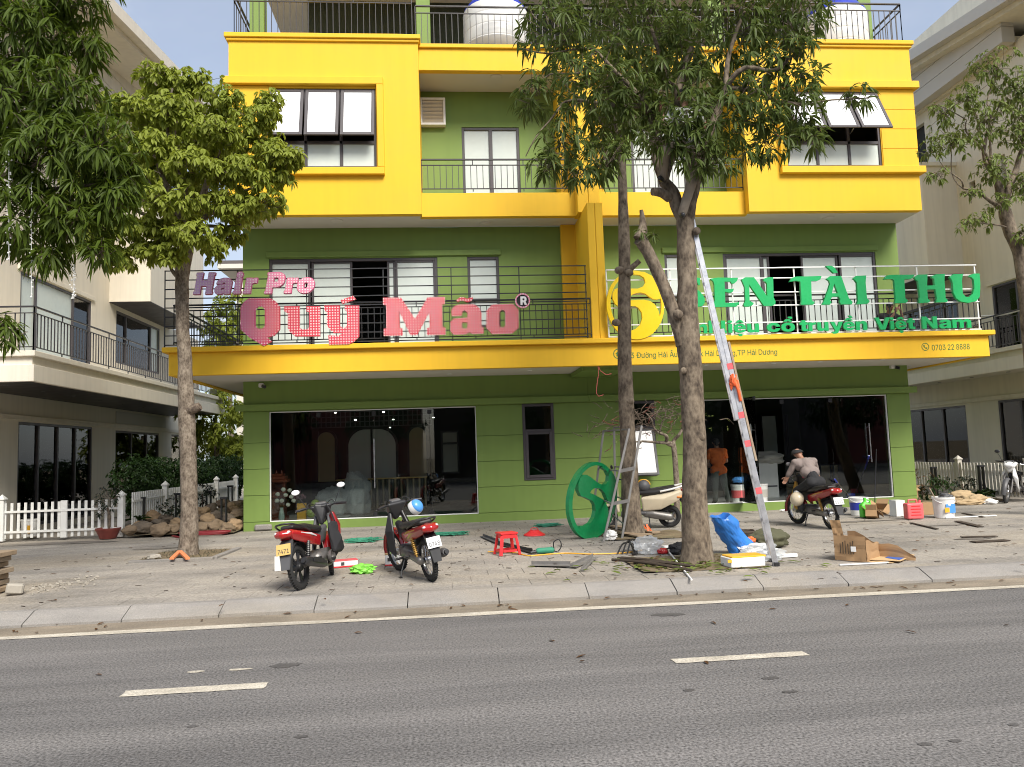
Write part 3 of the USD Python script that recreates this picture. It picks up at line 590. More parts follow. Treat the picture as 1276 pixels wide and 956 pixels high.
frame(MB(), a[0], b[0], b[2], a[2], YG+.13, YG+.30, .06).build('frame', M['white_metal'], vt)
MB().box(a[0]+.06, b[0]-.06, YG+.27, YG+.298, b[2]+.06, a[2]-.06).build('backing', M['grey_plastic'], vt)
for i in range(6):
    z = b[2]+.10+i*(a[2]-b[2]-.16)/5.6; MB().obox(((a[0]+b[0])/2, YG+.2, z), (b[0]-a[0]-.13, .13, .012), rot('x', math.radians(-38))).build('slat', M['cream_wall'], vt)
wr = thing('hanging_wire', 'thin pink wire dangling below the yellow fascia near the middle pillar', 'wire', at(743, 470, Y=YF))
c = [at(px, py, Y=YF+.05) for px, py in [(742, 450), (745, 456), (746, 465), (744, 478), (743, 490), (746, 494), (752, 492)]]; d = [at(px, py, Y=YF+.05) for px, py in [(744, 452), (748, 462), (755, 467), (762, 466)]]
q = MB(); q.tube(c, .006, 5); q.tube(d, .006, 5); q.build('wire', M['pink_red_plastic'], wr)
# ---------------------------------------------------------------- signs and lettering
from PIL import Image, ImageDraw, ImageFont
_FP = glob.glob('/opt/blender-*/*/datafiles/fonts/Inter.woff2')[0]
def text_shape(text, weight=800, stroke=0):
    """Lettering as a shapely shape; capitals 1 high, base line at 0, starting at x 0."""
    fnt = ImageFont.truetype(_FP, 110)
    try: fnt.set_variation_by_axes([32, weight])
    except Exception: pass
    x0, y0, x1, y1 = fnt.getbbox(text, anchor='ls', stroke_width=stroke)
    im = Image.new('L', (x1-x0+8, y1-y0+8)); ImageDraw.Draw(im).text((4-x0, 4-y0), text, 255, font=fnt, anchor='ls', stroke_width=stroke)
    on = np.pad(np.asarray(im) > 127, ((0, 0), (1, 1))).astype(np.int8)
    rows, st_ = np.nonzero(np.diff(on, axis=1) == 1); en = np.nonzero(np.diff(on, axis=1) == -1)[1]
    g = union_all(shapely.box(st_, -rows-1, en, -rows)).buffer(.7).buffer(-.7).simplify(.75)
    return affinity.affine_transform(g, [1/80, 0, 0, 1/80, -4/80, (4-y0)/80])
def fit(g, x0, x1, z0, h=None, ref=None):
    """Scales a shape (optionally using the bounds of ref) so that it spans x0..x1 with base line z0 and cap height h."""
    bx_ = (ref or g).bounds; sx = (x1-x0)/(bx_[2]-bx_[0]); sy = h
    return affinity.affine_transform(g, [sx, 0, 0, sy, x0-bx_[0]*sx, z0])
YL = YF-.13
def zpoly(pts, ox, oy, sc, holes=(), Y=YL):
    q = lambda L: [(lambda c: (c[0], c[2]))(at(ox+x/sc, oy+y/sc, Y=Y)) for x, y in L]
    return Polygon(q(pts), [q(h) for h in holes]).buffer(0)
def letter(name, shape, mat, parent, depth=.07, Y=YL, simplify=0, lab=None):
    p = obj(name, MB().poly(shape, 1.0, ext(shape, Y+depth, Y)).mesh(), mat, parent)
    return setdata(p, label=lab)
# flipping: extrude runs along +z of the shape, which ext maps towards the street
def ledm(name, c0, c1, x0, x1):
    """Sheet metal letters set with rows of small pale lamps; the colour runs along the sign."""
    return usdkit.material(stage, lk(name), {
        'g': ('geometry', {}), 's': ('separate_xyz', {}), 'mr': ('map_range', {'from_min': x0, 'from_max': x1}), 'r': ('rgb_ramp', {'ramp': [(0, c0), (.45, (np.array(c0)+c1)/2), (1, c1)]}),
        'mp': ('mapping', {'scale': (1, 0, 1)}), 'v': ('voronoi_texture', {'scale': 17.0, 'randomness': 0.0, 'feature': 'f1'}), 'd': ('rgb_ramp', {'ramp': [(.16, (1, 1, 1)), (.34, (0, 0, 0))]}),
        'mx': ('mix_color', {'b': (.86, .74, .76)}), 'p': ('principled_bsdf', {'roughness': .4})},
        [('g.position', 's.vector'), ('s.x', 'mr.value'), ('mr.result', 'r.fac'), ('g.position', 'mp.vector'), ('mp.vector', 'v.vector'), ('v.distance', 'd.fac'), ('d.color', 'mx.fac'), ('r.color', 'mx.a'), ('mx.result', 'p.base_color')], surface='p.BSDF')
M['led_pink'] = ledm('led_pink', (.76, .53, .90), (.76, .24, .36), -5.6, -3.5)
M['led_red'] = ledm('led_red', (.42, .07, .30), (.58, .05, .075), -5.0, -3.6)
M['letter_side'] = pm('letter_side', (.50, .09, .20), .4, .1)

def grid(parent, x0, x1, zs, xs, Y, w, mat):
    for z in zs: MB().box(x0, x1, Y, Y+w, z-w/2, z+w/2).build('frame_bar', mat, parent)
    for x in xs: MB().box(x-w/2, x+w/2, Y+w+.001, Y+2*w, min(zs)-.05, max(zs)+w/2).build('frame_bar', mat, parent)
Z_ = lambda py, px: at(px, py, Y=YF-.04)[2]
X_ = lambda px, py: at(px, py, Y=YF-.04)[0]
sg = thing('hair_salon_sign', 'lamp-studded pink and red letters Hair Pro Quý Mão on a black bar frame', 'sign', (-1.4, YF, 4.32))
zs = [Z_(338, 205)]; zs += [zs[0]-.205*k for k in range(1, 9)]
grid(sg, X_(205, 380), X_(732, 380), zs, [X_(p, 380) for p in (205, 296, 382, 478, 563, 648, 731)], YF-.05, .022, BK)
A, B, SC = 200, 300, 3.984
o1 = (A, B, SC); o2 = (440, 300, SC)
QL = M['led_red']
letter('letter_q', zpoly([(440, 285), (545, 285), (570, 300), (592, 328), (592, 440), (566, 470), (530, 480), (552, 500), (513, 523), (440, 480), (397, 440), (397, 330), (415, 302)], *o1,
       holes=[[(484, 326), (506, 326), (518, 345), (518, 422), (506, 437), (484, 437), (470, 422), (470, 345)]]), QL, sg)
letter('letter_u', zpoly([(614, 325), (690, 325), (690, 430), (702, 440), (727, 440), (738, 430), (738, 355), (725, 350), (725, 325), (792, 325), (792, 475), (668, 475), (645, 455), (632, 435), (632, 360), (614, 350)], *o1), QL, sg)
letter('letter_y', zpoly([(812, 322), (890, 322), (890, 420), (902, 432), (918, 432), (926, 420), (926, 350), (915, 345), (915, 322), (986, 322), (986, 475), (962, 500), (935, 514), (838, 516), (832, 470), (885, 472), (905, 458), (860, 458), (840, 440), (826, 420), (826, 352), (812, 347)], *o1), QL, sg)
letter('accent', zpoly([(893, 295), (956, 273), (971, 290), (903, 313)], *o1), QL, sg)
letter('letter_m', zpoly([(148, 283), (238, 283), (307, 388), (370, 281), (456, 279), (456, 314), (442, 316), (444, 430), (459, 432), (459, 466), (366, 468), (366, 434), (380, 432), (379, 352), (318, 468), (284, 468), (229, 350), (231, 434), (246, 436), (246, 470), (152, 472), (152, 437), (165, 435), (163, 319), (148, 317)], *o2), QL, sg)
letter('letter_a', zpoly([(500, 328), (522, 317), (600, 315), (628, 335), (637, 360), (637, 428), (648, 430), (648, 460), (590, 463), (578, 452), (560, 464), (500, 466), (483, 448), (483, 405), (500, 386), (568, 382), (568, 358), (555, 346), (543, 350), (540, 372), (490, 374), (488, 345)], *o2, holes=[[(541, 406), (568, 404), (568, 428), (558, 438), (541, 434)]]), QL, sg)
letter('tilde', zpoly([(512, 295), (530, 281), (548, 281), (566, 288), (582, 282), (596, 282), (590, 297), (568, 305), (546, 297), (530, 297), (520, 305)], *o2), QL, sg)
letter('letter_o', zpoly([(690, 317), (793, 313), (822, 345), (822, 432), (790, 460), (690, 463), (662, 432), (662, 348)], *o2, holes=[[(736, 344), (748, 344), (756, 356), (756, 420), (746, 431), (734, 431), (726, 420), (726, 356)]]), QL, sg)
c = at(440+842/SC, 300+297/SC, Y=YL); ring = Point(c[0], c[2]).buffer(.168, 24)
letter('registered_ring', ring.difference(Point(c[0], c[2]).buffer(.140, 24)), M['led_pink'], sg)
letter('registered_disc', Point(c[0], c[2]).buffer(.141, 24), M['black_plastic'], sg, depth=.012, Y=YL+.05)
letter('registered_r', affinity.translate(affinity.scale(text_shape('R', 900), .17, .19, origin=(0, 0)), c[0]-.058, c[2]-.095), M['led_white'], sg, depth=.05)
# Hair Pro, heavy leaning letters with short serifs
def lean(chars, spans, zb, h):
    for ch, (pa, pb) in zip(chars, spans):
        g = text_shape(ch, 900, 1); b = g.bounds; w = b[2]-b[0]
        if ch in 'HPir':
            for u, v in {'H': [(b[0], .27), (b[2]-.27, .27)], 'P': [(b[0], .27)], 'i': [(b[0], w)], 'r': [(b[0], .27)]}[ch]:
                g = g.union(sbox(u-.04, 0, u+v+.04, .10))
                if ch in 'HP': g = g.union(sbox(u-.04, .90, u+v+.04, 1.0))
        g = affinity.skew(g, xs=11, origin=(0, 0)); bb = g.bounds
        xa, xb = at(200+pa/SC, 300+240/SC, Y=YL)[0], at(200+pb/SC, 300+240/SC, Y=YL)[0]
        g = affinity.affine_transform(g, [(xb-xa)/(bb[2]-bb[0]), 0, 0, h, xa-bb[0]*(xb-xa)/(bb[2]-bb[0]), zb])
        nm = 'letter_'+ch.lower()
        q = letter(nm, g.buffer(.012), M['letter_side'], sg, depth=.05, Y=YL+.02); letter('face', g, M['led_pink'], q, depth=.02, Y=YL)
zb = at(250, 300+264/SC, Y=YL)[2]; ht = at(250, 300+160/SC, Y=YL)[2]-zb
lean('Hair', [(162, 272), (268, 354), (358, 410), (408, 482)], zb, ht)
lean('Pro', [(514, 618), (612, 682), (678, 764)], zb-.01, ht*.99)

# the right-hand sign
sp = thing('spa_sign', 'sign of glossy green letters SEN TÀI THU on a white bar frame', 'sign', (8.2, YF, 4.32))
WM = M['white_metal']
zs = [Z_(p, 757) for p in (336.5, 349.5, 367.5, 384.2, 405.6, 420, 423.5)]
grid(sp, X_(757, 380), X_(1219.5, 370), zs[:4]+zs[4:6], [X_(p, 380) for p in (757.5, 837, 914, 992.5, 1070, 1146.5, 1219)], YF-.05, .026, WM)
SG = M['sign_green']; o = (860, 320, 8.69)
letter('letter_s', zpoly([(-78, 232), (-40, 222), (60, 222), (108, 232), (108, 305), (90, 305), (70, 262), (20, 250), (-20, 262), (-20, 300), (20, 330), (100, 370), (135, 410), (158, 450), (158, 500), (130, 535), (50, 545), (-40, 540), (-80, 520), (-80, 445), (-60, 445), (-40, 500), (20, 520), (60, 505), (62, 470), (20, 430), (-50, 390), (-95, 340), (-98, 280)], *o), SG, sp)
letter('letter_e', zpoly([(222, 238), (300, 225), (520, 228), (508, 262), (480, 288), (450, 290), (440, 270), (372, 268), (376, 348), (430, 350), (476, 345), (462, 380), (430, 390), (378, 378), (380, 498), (450, 500), (530, 490), (528, 512), (500, 540), (265, 545), (258, 500), (268, 480), (262, 300), (250, 262), (230, 250)], *o), SG, sp)
letter('letter_n', zpoly([(556, 245), (600, 222), (690, 222), (720, 260), (835, 430), (832, 290), (815, 268), (795, 262), (800, 236), (850, 220), (898, 220), (905, 440), (925, 485), (922, 512), (890, 532), (800, 532), (640, 300), (645, 480), (690, 500), (680, 520), (650, 538), (590, 540), (580, 515), (598, 480), (592, 330), (570, 275)], *o), SG, sp)
o = (970, 320, 8.69)
letter('letter_t', zpoly([(120, 270), (150, 225), (200, 215), (468, 208), (455, 245), (420, 262), (355, 264), (362, 460), (372, 482), (395, 488), (380, 518), (245, 520), (250, 470), (238, 270), (200, 258), (150, 266)], *o), SG, sp)
letter('letter_a', zpoly([(520, 240), (560, 210), (680, 208), (765, 450), (805, 490), (795, 515), (680, 515), (662, 480), (672, 460), (655, 430), (585, 432), (560, 470), (575, 490), (560, 518), (472, 518), (490, 490), (545, 340), (560, 290), (548, 258)], *o, holes=[[(605, 290), (645, 395), (580, 395)]]), SG, sp)
letter('grave_accent', zpoly([(515, 100), (575, 97), (610, 120), (645, 172), (600, 178), (570, 150)], *o), SG, sp)
letter('letter_i', zpoly([(808, 235), (840, 208), (950, 202), (945, 280), (960, 450), (990, 480), (970, 508), (850, 515), (862, 470), (850, 280), (830, 250)], *o), SG, sp)
o = (1080, 320, 8.507)
letter('letter_t', zpoly([(182, 240), (215, 198), (260, 192), (510, 190), (490, 222), (460, 238), (400, 240), (410, 440), (440, 465), (420, 488), (300, 492), (308, 440), (292, 250), (270, 235)], *o), SG, sp)
letter('letter_h', zpoly([(505, 218), (545, 190), (645, 186), (640, 305), (722, 303), (715, 235), (690, 220), (690, 205), (740, 185), (830, 182), (825, 240), (838, 440), (862, 460), (850, 480), (735, 485), (745, 440), (728, 345), (642, 347), (650, 445), (675, 465), (662, 485), (560, 490), (555, 460), (565, 420), (545, 260), (520, 240)], *o), SG, sp)
letter('letter_u', zpoly([(880, 215), (920, 185), (1022, 182), (1010, 250), (1020, 390), (1050, 425), (1090, 428), (1125, 395), (1143, 330), (1135, 240), (1110, 215), (1090, 210), (1100, 190), (1140, 178), (1198, 178), (1205, 300), (1200, 420), (1165, 470), (1080, 488), (1000, 475), (950, 440), (920, 380), (912, 270), (895, 235)], *o), SG, sp)
def words(items, zb_, h):
    for ch, xa, xb in items:
        g = text_shape(ch, 800, 0); g = fit(g, xa, xb, zb_(xa), h)
        letter('small_letter', g, SG, sp, depth=.05, Y=YF-.11)
xz = lambda px, py: at(px, py, Y=YF-.11)
zline = lambda X: np.interp(X, [xz(870, 415)[0], xz(1205, 411)[0]], [xz(870, 415.5)[2], xz(1205, 408.5)[2]])
def word(text, pa, pb, h):
    xa, xb = xz(pa, 410)[0], xz(pb, 410)[0]; whole = text_shape(text, 800); b = whole.bounds; sx = (xb-xa)/(b[2]-b[0])
    fnt = ImageFont.truetype(_FP, 110); fnt.set_variation_by_axes([32, 800])
    for i, ch in enumerate(text):
        off = fnt.getlength(text[:i+1])/80-fnt.getlength(ch)/80
        g = text_shape(ch, 800); bb = fnt.getbbox(ch, anchor='ls')[0]/80; gb = g.bounds[0]
        g = affinity.affine_transform(g, [sx, 0, 0, h, xa+(off+bb-gb)*sx, zline(xa+off*sx)])
        letter('small_letter', g, SG, sp, depth=.05, Y=YF-.11)
word('Tinh', 846, 897, .285); word('liệu', 899, 946, .285); word('cổ', 956, 991, .285); word('truyền', 997, 1082, .285); word('Việt', 1091, 1141, .285); word('Nam', 1150, 1211, .285)
# round emblem of two curling leaves, used in yellow on the sign and in green below
def emblem_shape():
    """Unit emblem: a ring and two curls, fitted to x -1..1, z -1..1 (traced with the ellipse straightened)."""
    cx, cz, rx, rz = 408., 478., 310., 370.
    U = lambda L: [((x-cx)/rx, -(z-cz)/rz) for x, z in L]
    disc = Point(0, 0).buffer(1.0, 40)
    ringw = disc.difference(affinity.scale(Point(0.02, 0.02).buffer(1.0, 40), .885, .90))
    top = Polygon(U([(430, 115), (520, 122), (600, 165), (660, 235), (700, 330), (712, 400), (690, 412), (640, 424), (600, 418), (560, 390), (520, 358), (470, 344), (420, 350), (375, 368), (345, 400), (335, 440), (350, 428), (420, 425), (500, 424), (570, 440), (620, 480), (655, 550), (668, 640), (640, 720), (580, 790), (480, 838), (400, 846), (340, 832), (330, 760), (400, 735), (450, 690), (475, 620), (470, 560), (440, 510), (400, 488), (350, 490), (300, 492), (240, 500), (190, 465), (165, 410), (165, 350), (190, 305), (240, 288), (300, 290), (360, 300), (440, 303), (500, 280), (528, 235), (515, 185), (470, 155), (400, 148)]))
    return union_all([ringw, top.buffer(0)]).buffer(.008).buffer(-.008)
EM = emblem_shape()
c = at(745+408/8.69, 325+478/8.69, Y=YL); dx = at(745+718/8.69, 380, Y=YL)[0]-c[0]; dz = at(792, 325+108/8.69, Y=YL)[2]-c[2]
letter('emblem', affinity.affine_transform(EM, [dx, 0, 0, dz, c[0], c[2]]), M['emblem_yellow'], sp, depth=.08, lab='yellow round emblem of two curling leaves')
# flat lettering on the fascia
def print_on(text, pa, ya, pb, yb, cap_px, wt=500):
    a, b = at(pa, ya, Y=YF), at(pb, yb, Y=YF); h = cap_px/F*YF*1.02
    g = fit(text_shape(text, wt), a[0], b[0], 0, h); k = (b[2]-a[2])/(b[0]-a[0]); g = affinity.affine_transform(g, [1, 0, k, 1, 0, a[2]-k*a[0]])
    setdata(obj('lettering', MB().poly(g, 1.0, ext(g, YF+.002, YF-.004)).mesh(), M['print_green'], hs), label='green lettering '+text)
print_on('13 Đường Hải Âu Ecopark Hải Dương,TP Hải Dương', 781, 446.5, 968.5, 441.7, 7.0)
print_on('0703 22 8888', 1161.5, 436.8, 1208.5, 435.2, 7.2)
for px, py, r, kind in [(770.5, 441, 6.6, 'house'), (1153, 432.3, 5.2, 'phone')]:
    c = at(px, py, Y=YF); R_ = r/F*YF; g = Point(c[0], c[2]).buffer(R_, 20).difference(Point(c[0], c[2]).buffer(R_*.84, 20))
    if kind == 'house': g = g.union(affinity.translate(affinity.scale(Polygon([(-.6, 0), (0, .55), (.6, 0), (.38, 0), (.38, -.5), (.12, -.5), (.12, -.15), (-.12, -.15), (-.12, -.5), (-.38, -.5), (-.38, 0)]), R_, R_, origin=(0, 0)), c[0], c[2]))
    else: g = g.union(affinity.translate(affinity.scale(Polygon([(-.5, .45), (-.2, .5), (-.1, .15), (-.25, .02), (.02, -.26), (.15, -.1), (.5, -.2), (.45, -.5), (.15, -.52), (-.3, -.15), (-.52, .2)]), R_, R_, origin=(0, 0)), c[0], c[2]))
    obj('icon', MB().poly(g, 1.0, ext(g, YF+.002, YF-.004)).mesh(), M['print_green'], hs)
# ---------------------------------------------------------------- the neighbouring cream houses, mirror images of each other
def neighbour(s, mat, label, DW=13.44, k_=1.0, BY=23.6, BD=12.23):
    X = lambda d: XC+s*d                        # d: metres outwards from the middle of the shop house
    t = thing('neighbour_house', label, 'building', (X(16), 23, .14))
    def bx(mb, d0, d1, *r, **k):
        a, b = sorted((X(d0), X(d1))); return mb.box(a, b, *r, **k)
    DS = 12.33
    G, CW = M['grey_wall'], mat
    def opening(y0, y1, z0, z1, name, mats, splits=(), deep=.12, low=None):
        """A framed window or door in the side wall, which faces the gap."""
        q = MB(); t_ = .07; d0, d1 = DW+.01, DW+.11
        for a, b in ((y0, y0+t_), (y1-t_, y1)): bx(q, d0, d1, a, b, z0, z1, b=.005)
        for a, b in ((z0, z0+t_), (z1-t_, z1)): bx(q, d0, d1, y0+t_, y1-t_, a, b, b=.005)
        ys = [y0]+[y0+(y1-y0)*f for f in splits]+[y1]
        for y in ys[1:-1]: bx(q, d0, d1, y-.04, y+.04, z0+t_, z1-t_, b=.005)
        w = q.build(name, M['window_frame'], t)
        for k, (a, b) in enumerate(zip(ys[:-1], ys[1:])):
            e0 = t_ if k == 0 else .04; e1 = t_ if k == len(ys)-2 else .04
            q = MB(); bx(q, d0+.05, d0+.058, a+e0, b-e1, z0+t_, z1-t_); q.build('pane', mats[k % len(mats)], w)
    H = [(18.83, 22.58, .30, 2.9), (24.1, 27.6, .9, 2.86), (28.8, 31, .9, 2.86), (18.78, 22.41, 4.32, 6.45), (24.05, 27.6, 4.9, 6.5)]; H = [(a*k_, b*k_, 1.8+(c-1.8)*k_ if c > 1.8 else c, 1.8+(d-1.8)*k_) for a, b, c, d in H]; zt = 1.8+1.13*k_
    q = MB(); a, b = sorted((X(DW), X(DW+.25))); g = sbox(16.9, .1, 35, 7.2)
    for y0, y1, z0, z1 in H: g = g.difference(sbox(y0, z0, y1, z1))
    q.poly(g, 1.0, lambda p: np.stack([a+p[:, 2]*(b-a), p[:, 0], p[:, 1]], 1)); q.build('side_wall', CW, t)
    q = MB(); bx(q, DW+.26, DW+8, 31, 31.2, .1, 16); bx(q, DW+1.5, DW+1.6, 17, 31, .1, 7.1); bx(q, DW+.26, DW+8, 17.3, 17.5, .1, 7.2); q.build('rear_wall', M['dark_green_room'], t)
    GL_, FL = M['glass'], M['film']
    opening(*H[0], 'glass_door', [GL_], splits=(.25, .5, .75)); opening(*H[1], 'window', [GL_], splits=(.35, .7)); opening(*H[2], 'window', [GL_], splits=(.5,))
    opening(*H[3], 'window', [FL, FL, GL_], splits=(.2, .72)); opening(*H[4], 'window', [GL_, GL_, FL], splits=(.22, .78))
    q = MB(); bx(q, DW-.06, DW+.005, 16.9, 35, zt, zt+.13, b=.008); q.build('wall_trim', CW, t)
    q = MB(); bx(q, DW-.06, DW+.005, H[3][0]-.15, H[3][1]+.15, H[3][3]+.02, H[3][3]+.15, b=.008); q.build('lintel', CW, t)
    # first floor slab, fascia and cap, dark soffit
    q = MB(); bx(q, DS+.07, DW+6, YF+.07, 31.5, 3.69, 4.2); q.build('balcony_slab', CW, t)
    q = MB(); bx(q, DS, DS+.1, YF, 31.5, 3.66, 4.02, b=.006); bx(q, DS+.1, DW+6, YF, YF+.1, 3.66, 4.02, b=.006); q.build('fascia', CW, t)
    q = MB(); bx(q, DS-.02, DS+.2, YF-.02, 31.5, 4.203, 4.325, b=.01); bx(q, DS+.2, DW+6, YF-.02, YF+.2, 4.203, 4.325, b=.01); q.build('fascia_cap', CW, t)
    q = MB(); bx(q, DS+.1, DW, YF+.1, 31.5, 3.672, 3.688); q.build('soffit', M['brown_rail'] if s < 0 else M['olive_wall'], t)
    for k in range(6):
        MB().lathe([(0, -.012), (.05, -.012), (.06, 0)], 12, (X((DS+DW)/2), 18.1+k*1.6, 3.672)).build('downlight', M['grey_plastic'], t)
    # upper box with dark soffit, top storey, sloping roof edge
    q = MB(); bx(q, BD, DW+.3, BY, 31.4, 7.14, 10.75); q.build('upper_box', CW, t)
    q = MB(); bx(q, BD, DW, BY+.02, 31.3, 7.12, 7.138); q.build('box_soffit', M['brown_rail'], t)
    q = MB(); bx(q, BD-.06, DW+.3, BY-.1, 31.4, 10.752, 10.88, b=.01); q.build('box_ledge', CW, t)
    q = MB(); a, b = sorted((X(DW), X(DW+.25))); g = sbox(16.9, 7.2, 31.5, 13.4)
    SL = [(22.72, 23.0, 9.45, 9.98), (21.35, 21.55, 8.2, 10.3), (25.0, 25.9, 11.0, 12.9)]
    for y0, y1, z0, z1 in SL: g = g.difference(sbox(y0, z0, y1, z1))
    q.poly(g, 1.0, lambda p: np.stack([a+p[:, 2]*(b-a), p[:, 0], p[:, 1]], 1)); q.build('upper_wall', CW, t)
    for y0, y1, z0, z1 in SL:
        q = MB(); bx(q, DW+.18, DW+.2, y0, y1, z0, z1); q.build('slot_window', M['dark_room'], t)
    zr = lambda y: 14.45+(y-20.57)*.135
    for k, (z0, z1) in enumerate([(13.30, 13.78), (13.79, 14.27), (14.28, 14.76), (14.77, 15.3), (15.31, 15.9)]):   # grooved boards of the top storey
        pts = [(20.4, z0), (31.3, z0), (31.3, z1), (20.4, z1)]; g = Polygon(pts).intersection(Polygon([(16, 12), (32, 12), (32, zr(32)-.3), (16, zr(16)-.3)]))
        if g.is_empty: continue
        a, b = sorted((X(DW-.5), X(DW-.1))); q = MB(); q.poly(g.buffer(-.004), 1.0, lambda p: np.stack([a+p[:, 2]*(b-a), p[:, 0], p[:, 1]], 1)); q.build('wall_board', G if s > 0 else CW, t)
    q = MB(); a, b = sorted((X(DW-.15), X(DW+5))); q.box(a, b, 20.6, 31.2, 13.25, 13.6); a, b = sorted((X(DW+1.2), X(DW+5))); q.box(a, b, 17, 31, 13.6, 17); q.build('loggia_wall', CW, t)
    a, b = sorted((X(DS-.0), X(DW+9))); y0, y1 = 15.5, 31.8
    v = np.array([(x, y, zr(y)+h) for x in (a, b) for y in (y0, y1) for h in (-.36, 0)]); obj('roof', (v, _BF), G if s > 0 else CW, t)
    a, b = sorted((X(DS+.3), X(DW+9))); v = np.array([(x, y, zr(y)+h) for x in (a, b) for y in (y0+.3, y1) for h in (-.52, -.362)]); obj('eave', (v, _BF), CW, t)
    # railing around the balcony
    railing(YF+.1, 31, 0, 4.42, 5.16, 5.30, 92, BR, t, side=X(DS+.07), bar_w=.02)
    a, b = sorted((X(DS+.07), X(DW+3))); railing(a, b, YF+.1, 4.42, 5.16, 5.30, 26, BR, t, bar_w=.02)
    return t
nl = neighbour(-1, M['cream_wall'], 'cream modern house with brown balcony railing, behind the white picket fence and hedge', 14.45, 1.0997, 25.9, 13.15)
nr = neighbour(1, M['olive_wall'], 'beige modern house with sloping roof edge beyond the boxes and white bucket')
# stone-faced strip on the left house and a lit pane in the right one
q = MB(); q.box(XC-14.45, XC-14.43, 26.5, 31, 3.2, 3.6); q.build('stone_strip', M['grey_wall'], nl)
q = MB(); q.box(XC+13.62, XC+13.63, 25.6, 26.4, 1.7, 2.5); q.build('window_blind', M['film'], nr)
ca = thing('hose', 'thin pale cable sagging across the dark opening of the right-hand house', 'cable', at(1226, 394, X=16.2)); MB().tube([at(*p, X=16.2) for p in [(1222, 394), (1240, 393.5), (1255, 391), (1276, 385), (1300, 378)]], .03, 6).build('cable', M['white_plastic'], ca)

# far houses in the gaps
for px0, px1, py0, Y, mat, lab in [(271, 420, 327, 45, 'plaster_pale', 'far pale house with dark flat roof in the gap left of the shop house'), (1118, 1200, 270, 40, 'olive_wall', 'far beige house wall in the narrow gap right of the shop house')]:
    a, b = at(px0, py0, Y=Y), at(px1, py0, Y=Y); h = thing('far_house', lab, 'building', ((a[0]+b[0])/2, Y+4, .1))
    d = .9 if px0 < 600 else 0
    MB().box(a[0]+d, b[0], Y+.6, Y+9, .1, a[2]-.3).build('wall', M[mat], h)
    MB().box(a[0], b[0]+1, Y, Y+9.6, a[2]-.35, a[2]-.1).build('eave', M['white_soffit'], h); MB().box(a[0]+.05, b[0]+.95, Y+.05, Y+9.5, a[2]-.098, a[2]+.12).build('roof', M['roof_tile'], h)
    for z in (3, 6.3, 9.5):
        q = frame(MB(), a[0]+d+.8, a[0]+d+2.0, z, z+1.4, Y+.52, Y+.62, .08); w = q.build('window', M['window_frame'], h); pane(w, a[0]+d+.88, a[0]+d+1.92, z+.08, z+1.32, Y+.56, M['film'])
# ---------------------------------------------------------------- the far side of the street, behind the camera: seen only in the glass
for i in range(7):
    x = -39+i*15; h = thing('terrace_house', ['umber', 'dark grey', 'dark red', 'dark brown', 'charcoal', 'maroon', 'black-brown'][i]+' house across the street, '+['first', 'second', 'third', 'fourth', 'fifth', 'sixth', 'last'][i]+' from the left in the glass', 'building', (x, -17, 0))
    MB().box(x-7, x+7, -24, -17, 0, 9.5).build('wall', M[['wood_dark', 'roof_tile', 'terracotta', 'wood_dark', 'roof_tile', 'terracotta', 'wood_dark'][i]], h); MB().box(x-7.3, x+7.3, -24.2, -16.5, 9.5, 9.9).build('roof', M['roof_tile'], h)
    for z in (.2, 4.2, 7):
        for u in (-5, -1, 3): q = frame(MB(), x+u, x+u+2.4, z, z+2, -17.05, -16.95, .08); w = q.build('window', M['window_frame'], h); pane(w, x+u+.08, x+u+2.32, z+.08, z+1.92, -17.02, M['dark_room'])
FAR_TREES = [(-19, -10.5), (-11, -11), (-4, -10.5), (3.5, -11), (11, -10.5), (18.5, -11), (26, -10.5), (33, -11)]
struct(obj('far_pavement', (lambda m: m.mesh())(MB().box(-60, 60, -17, -12, -.05, .13)), M['paving']))

# ---------------------------------------------------------------- picket fences
def fence(name, label, p0, p1, z0, ztop, pitch, pw, posts, mat, cap=True, group=None):
    p0, p1 = np.array([*p0, 0.]), np.array([*p1, 0.]); Ln = np.linalg.norm(p1-p0); d = (p1-p0)/Ln; nrm = np.array([-d[1], d[0], 0])
    t = thing(name, label, 'fence', (*((p0+p1)/2)[:2], z0), group=group); R = np.stack([d, nrm, [0, 0, 1]], 1)
    for z in (z0+.20, ztop-.20): MB().bar(p0+[0, 0, z], p1+[0, 0, z], .03, .05).build('rail', mat, t)
    n = int(Ln/pitch)
    for i in range(n+1):
        c = p0+d*(i+.5)*pitch+nrm*.028
        if (i+.5)*pitch > Ln: break
        h = ztop-z0-.05; q = MB(); q.obox(c+[0, 0, z0+.05+h/2], (pw, .022, h), R, .003); q.build('picket', mat, t)
    for u in posts:
        c = p0+d*u; q = MB(); q.obox(c+[0, 0, z0+(ztop-z0+.08)/2], (.13, .13, ztop-z0+.08), R, .006); P_ = q.build('post', mat, t)
        q = MB(); q.obox(c+[0, 0, ztop+.10], (.17, .17, .04), R, .006); q.hull([c+R @ np.array([sx*.07, sy*.07, 0])+[0, 0, ztop+.12] for sx in (-1, 1) for sy in (-1, 1)]+[c+[0, 0, ztop+.21]]); q.build('cap', mat, P_)
    return t
WP = M['white_paint']
fence('picket_fence', 'white picket gate fence on the pavement in front of the cream house', (-10.9, 18.9), (-7.62, 18.86), .16, 1.02, .15, .062, [.62, 3.28], WP)
MB().box(-8.98, -8.84, 18.87, 18.93, .19, 1.04, .004).build('gate_stile', WP, stage.GetPrimAtPath('/World/picket_fence'))
fence('picket_fence', 'white picket fence running back beside the rock garden and hedge', (-7.42, 19.0), (-7.42, 28.2), .2, 1.16, .135, .075, [2.1, 4.35, 6.6, 8.85], M['white_paint'])
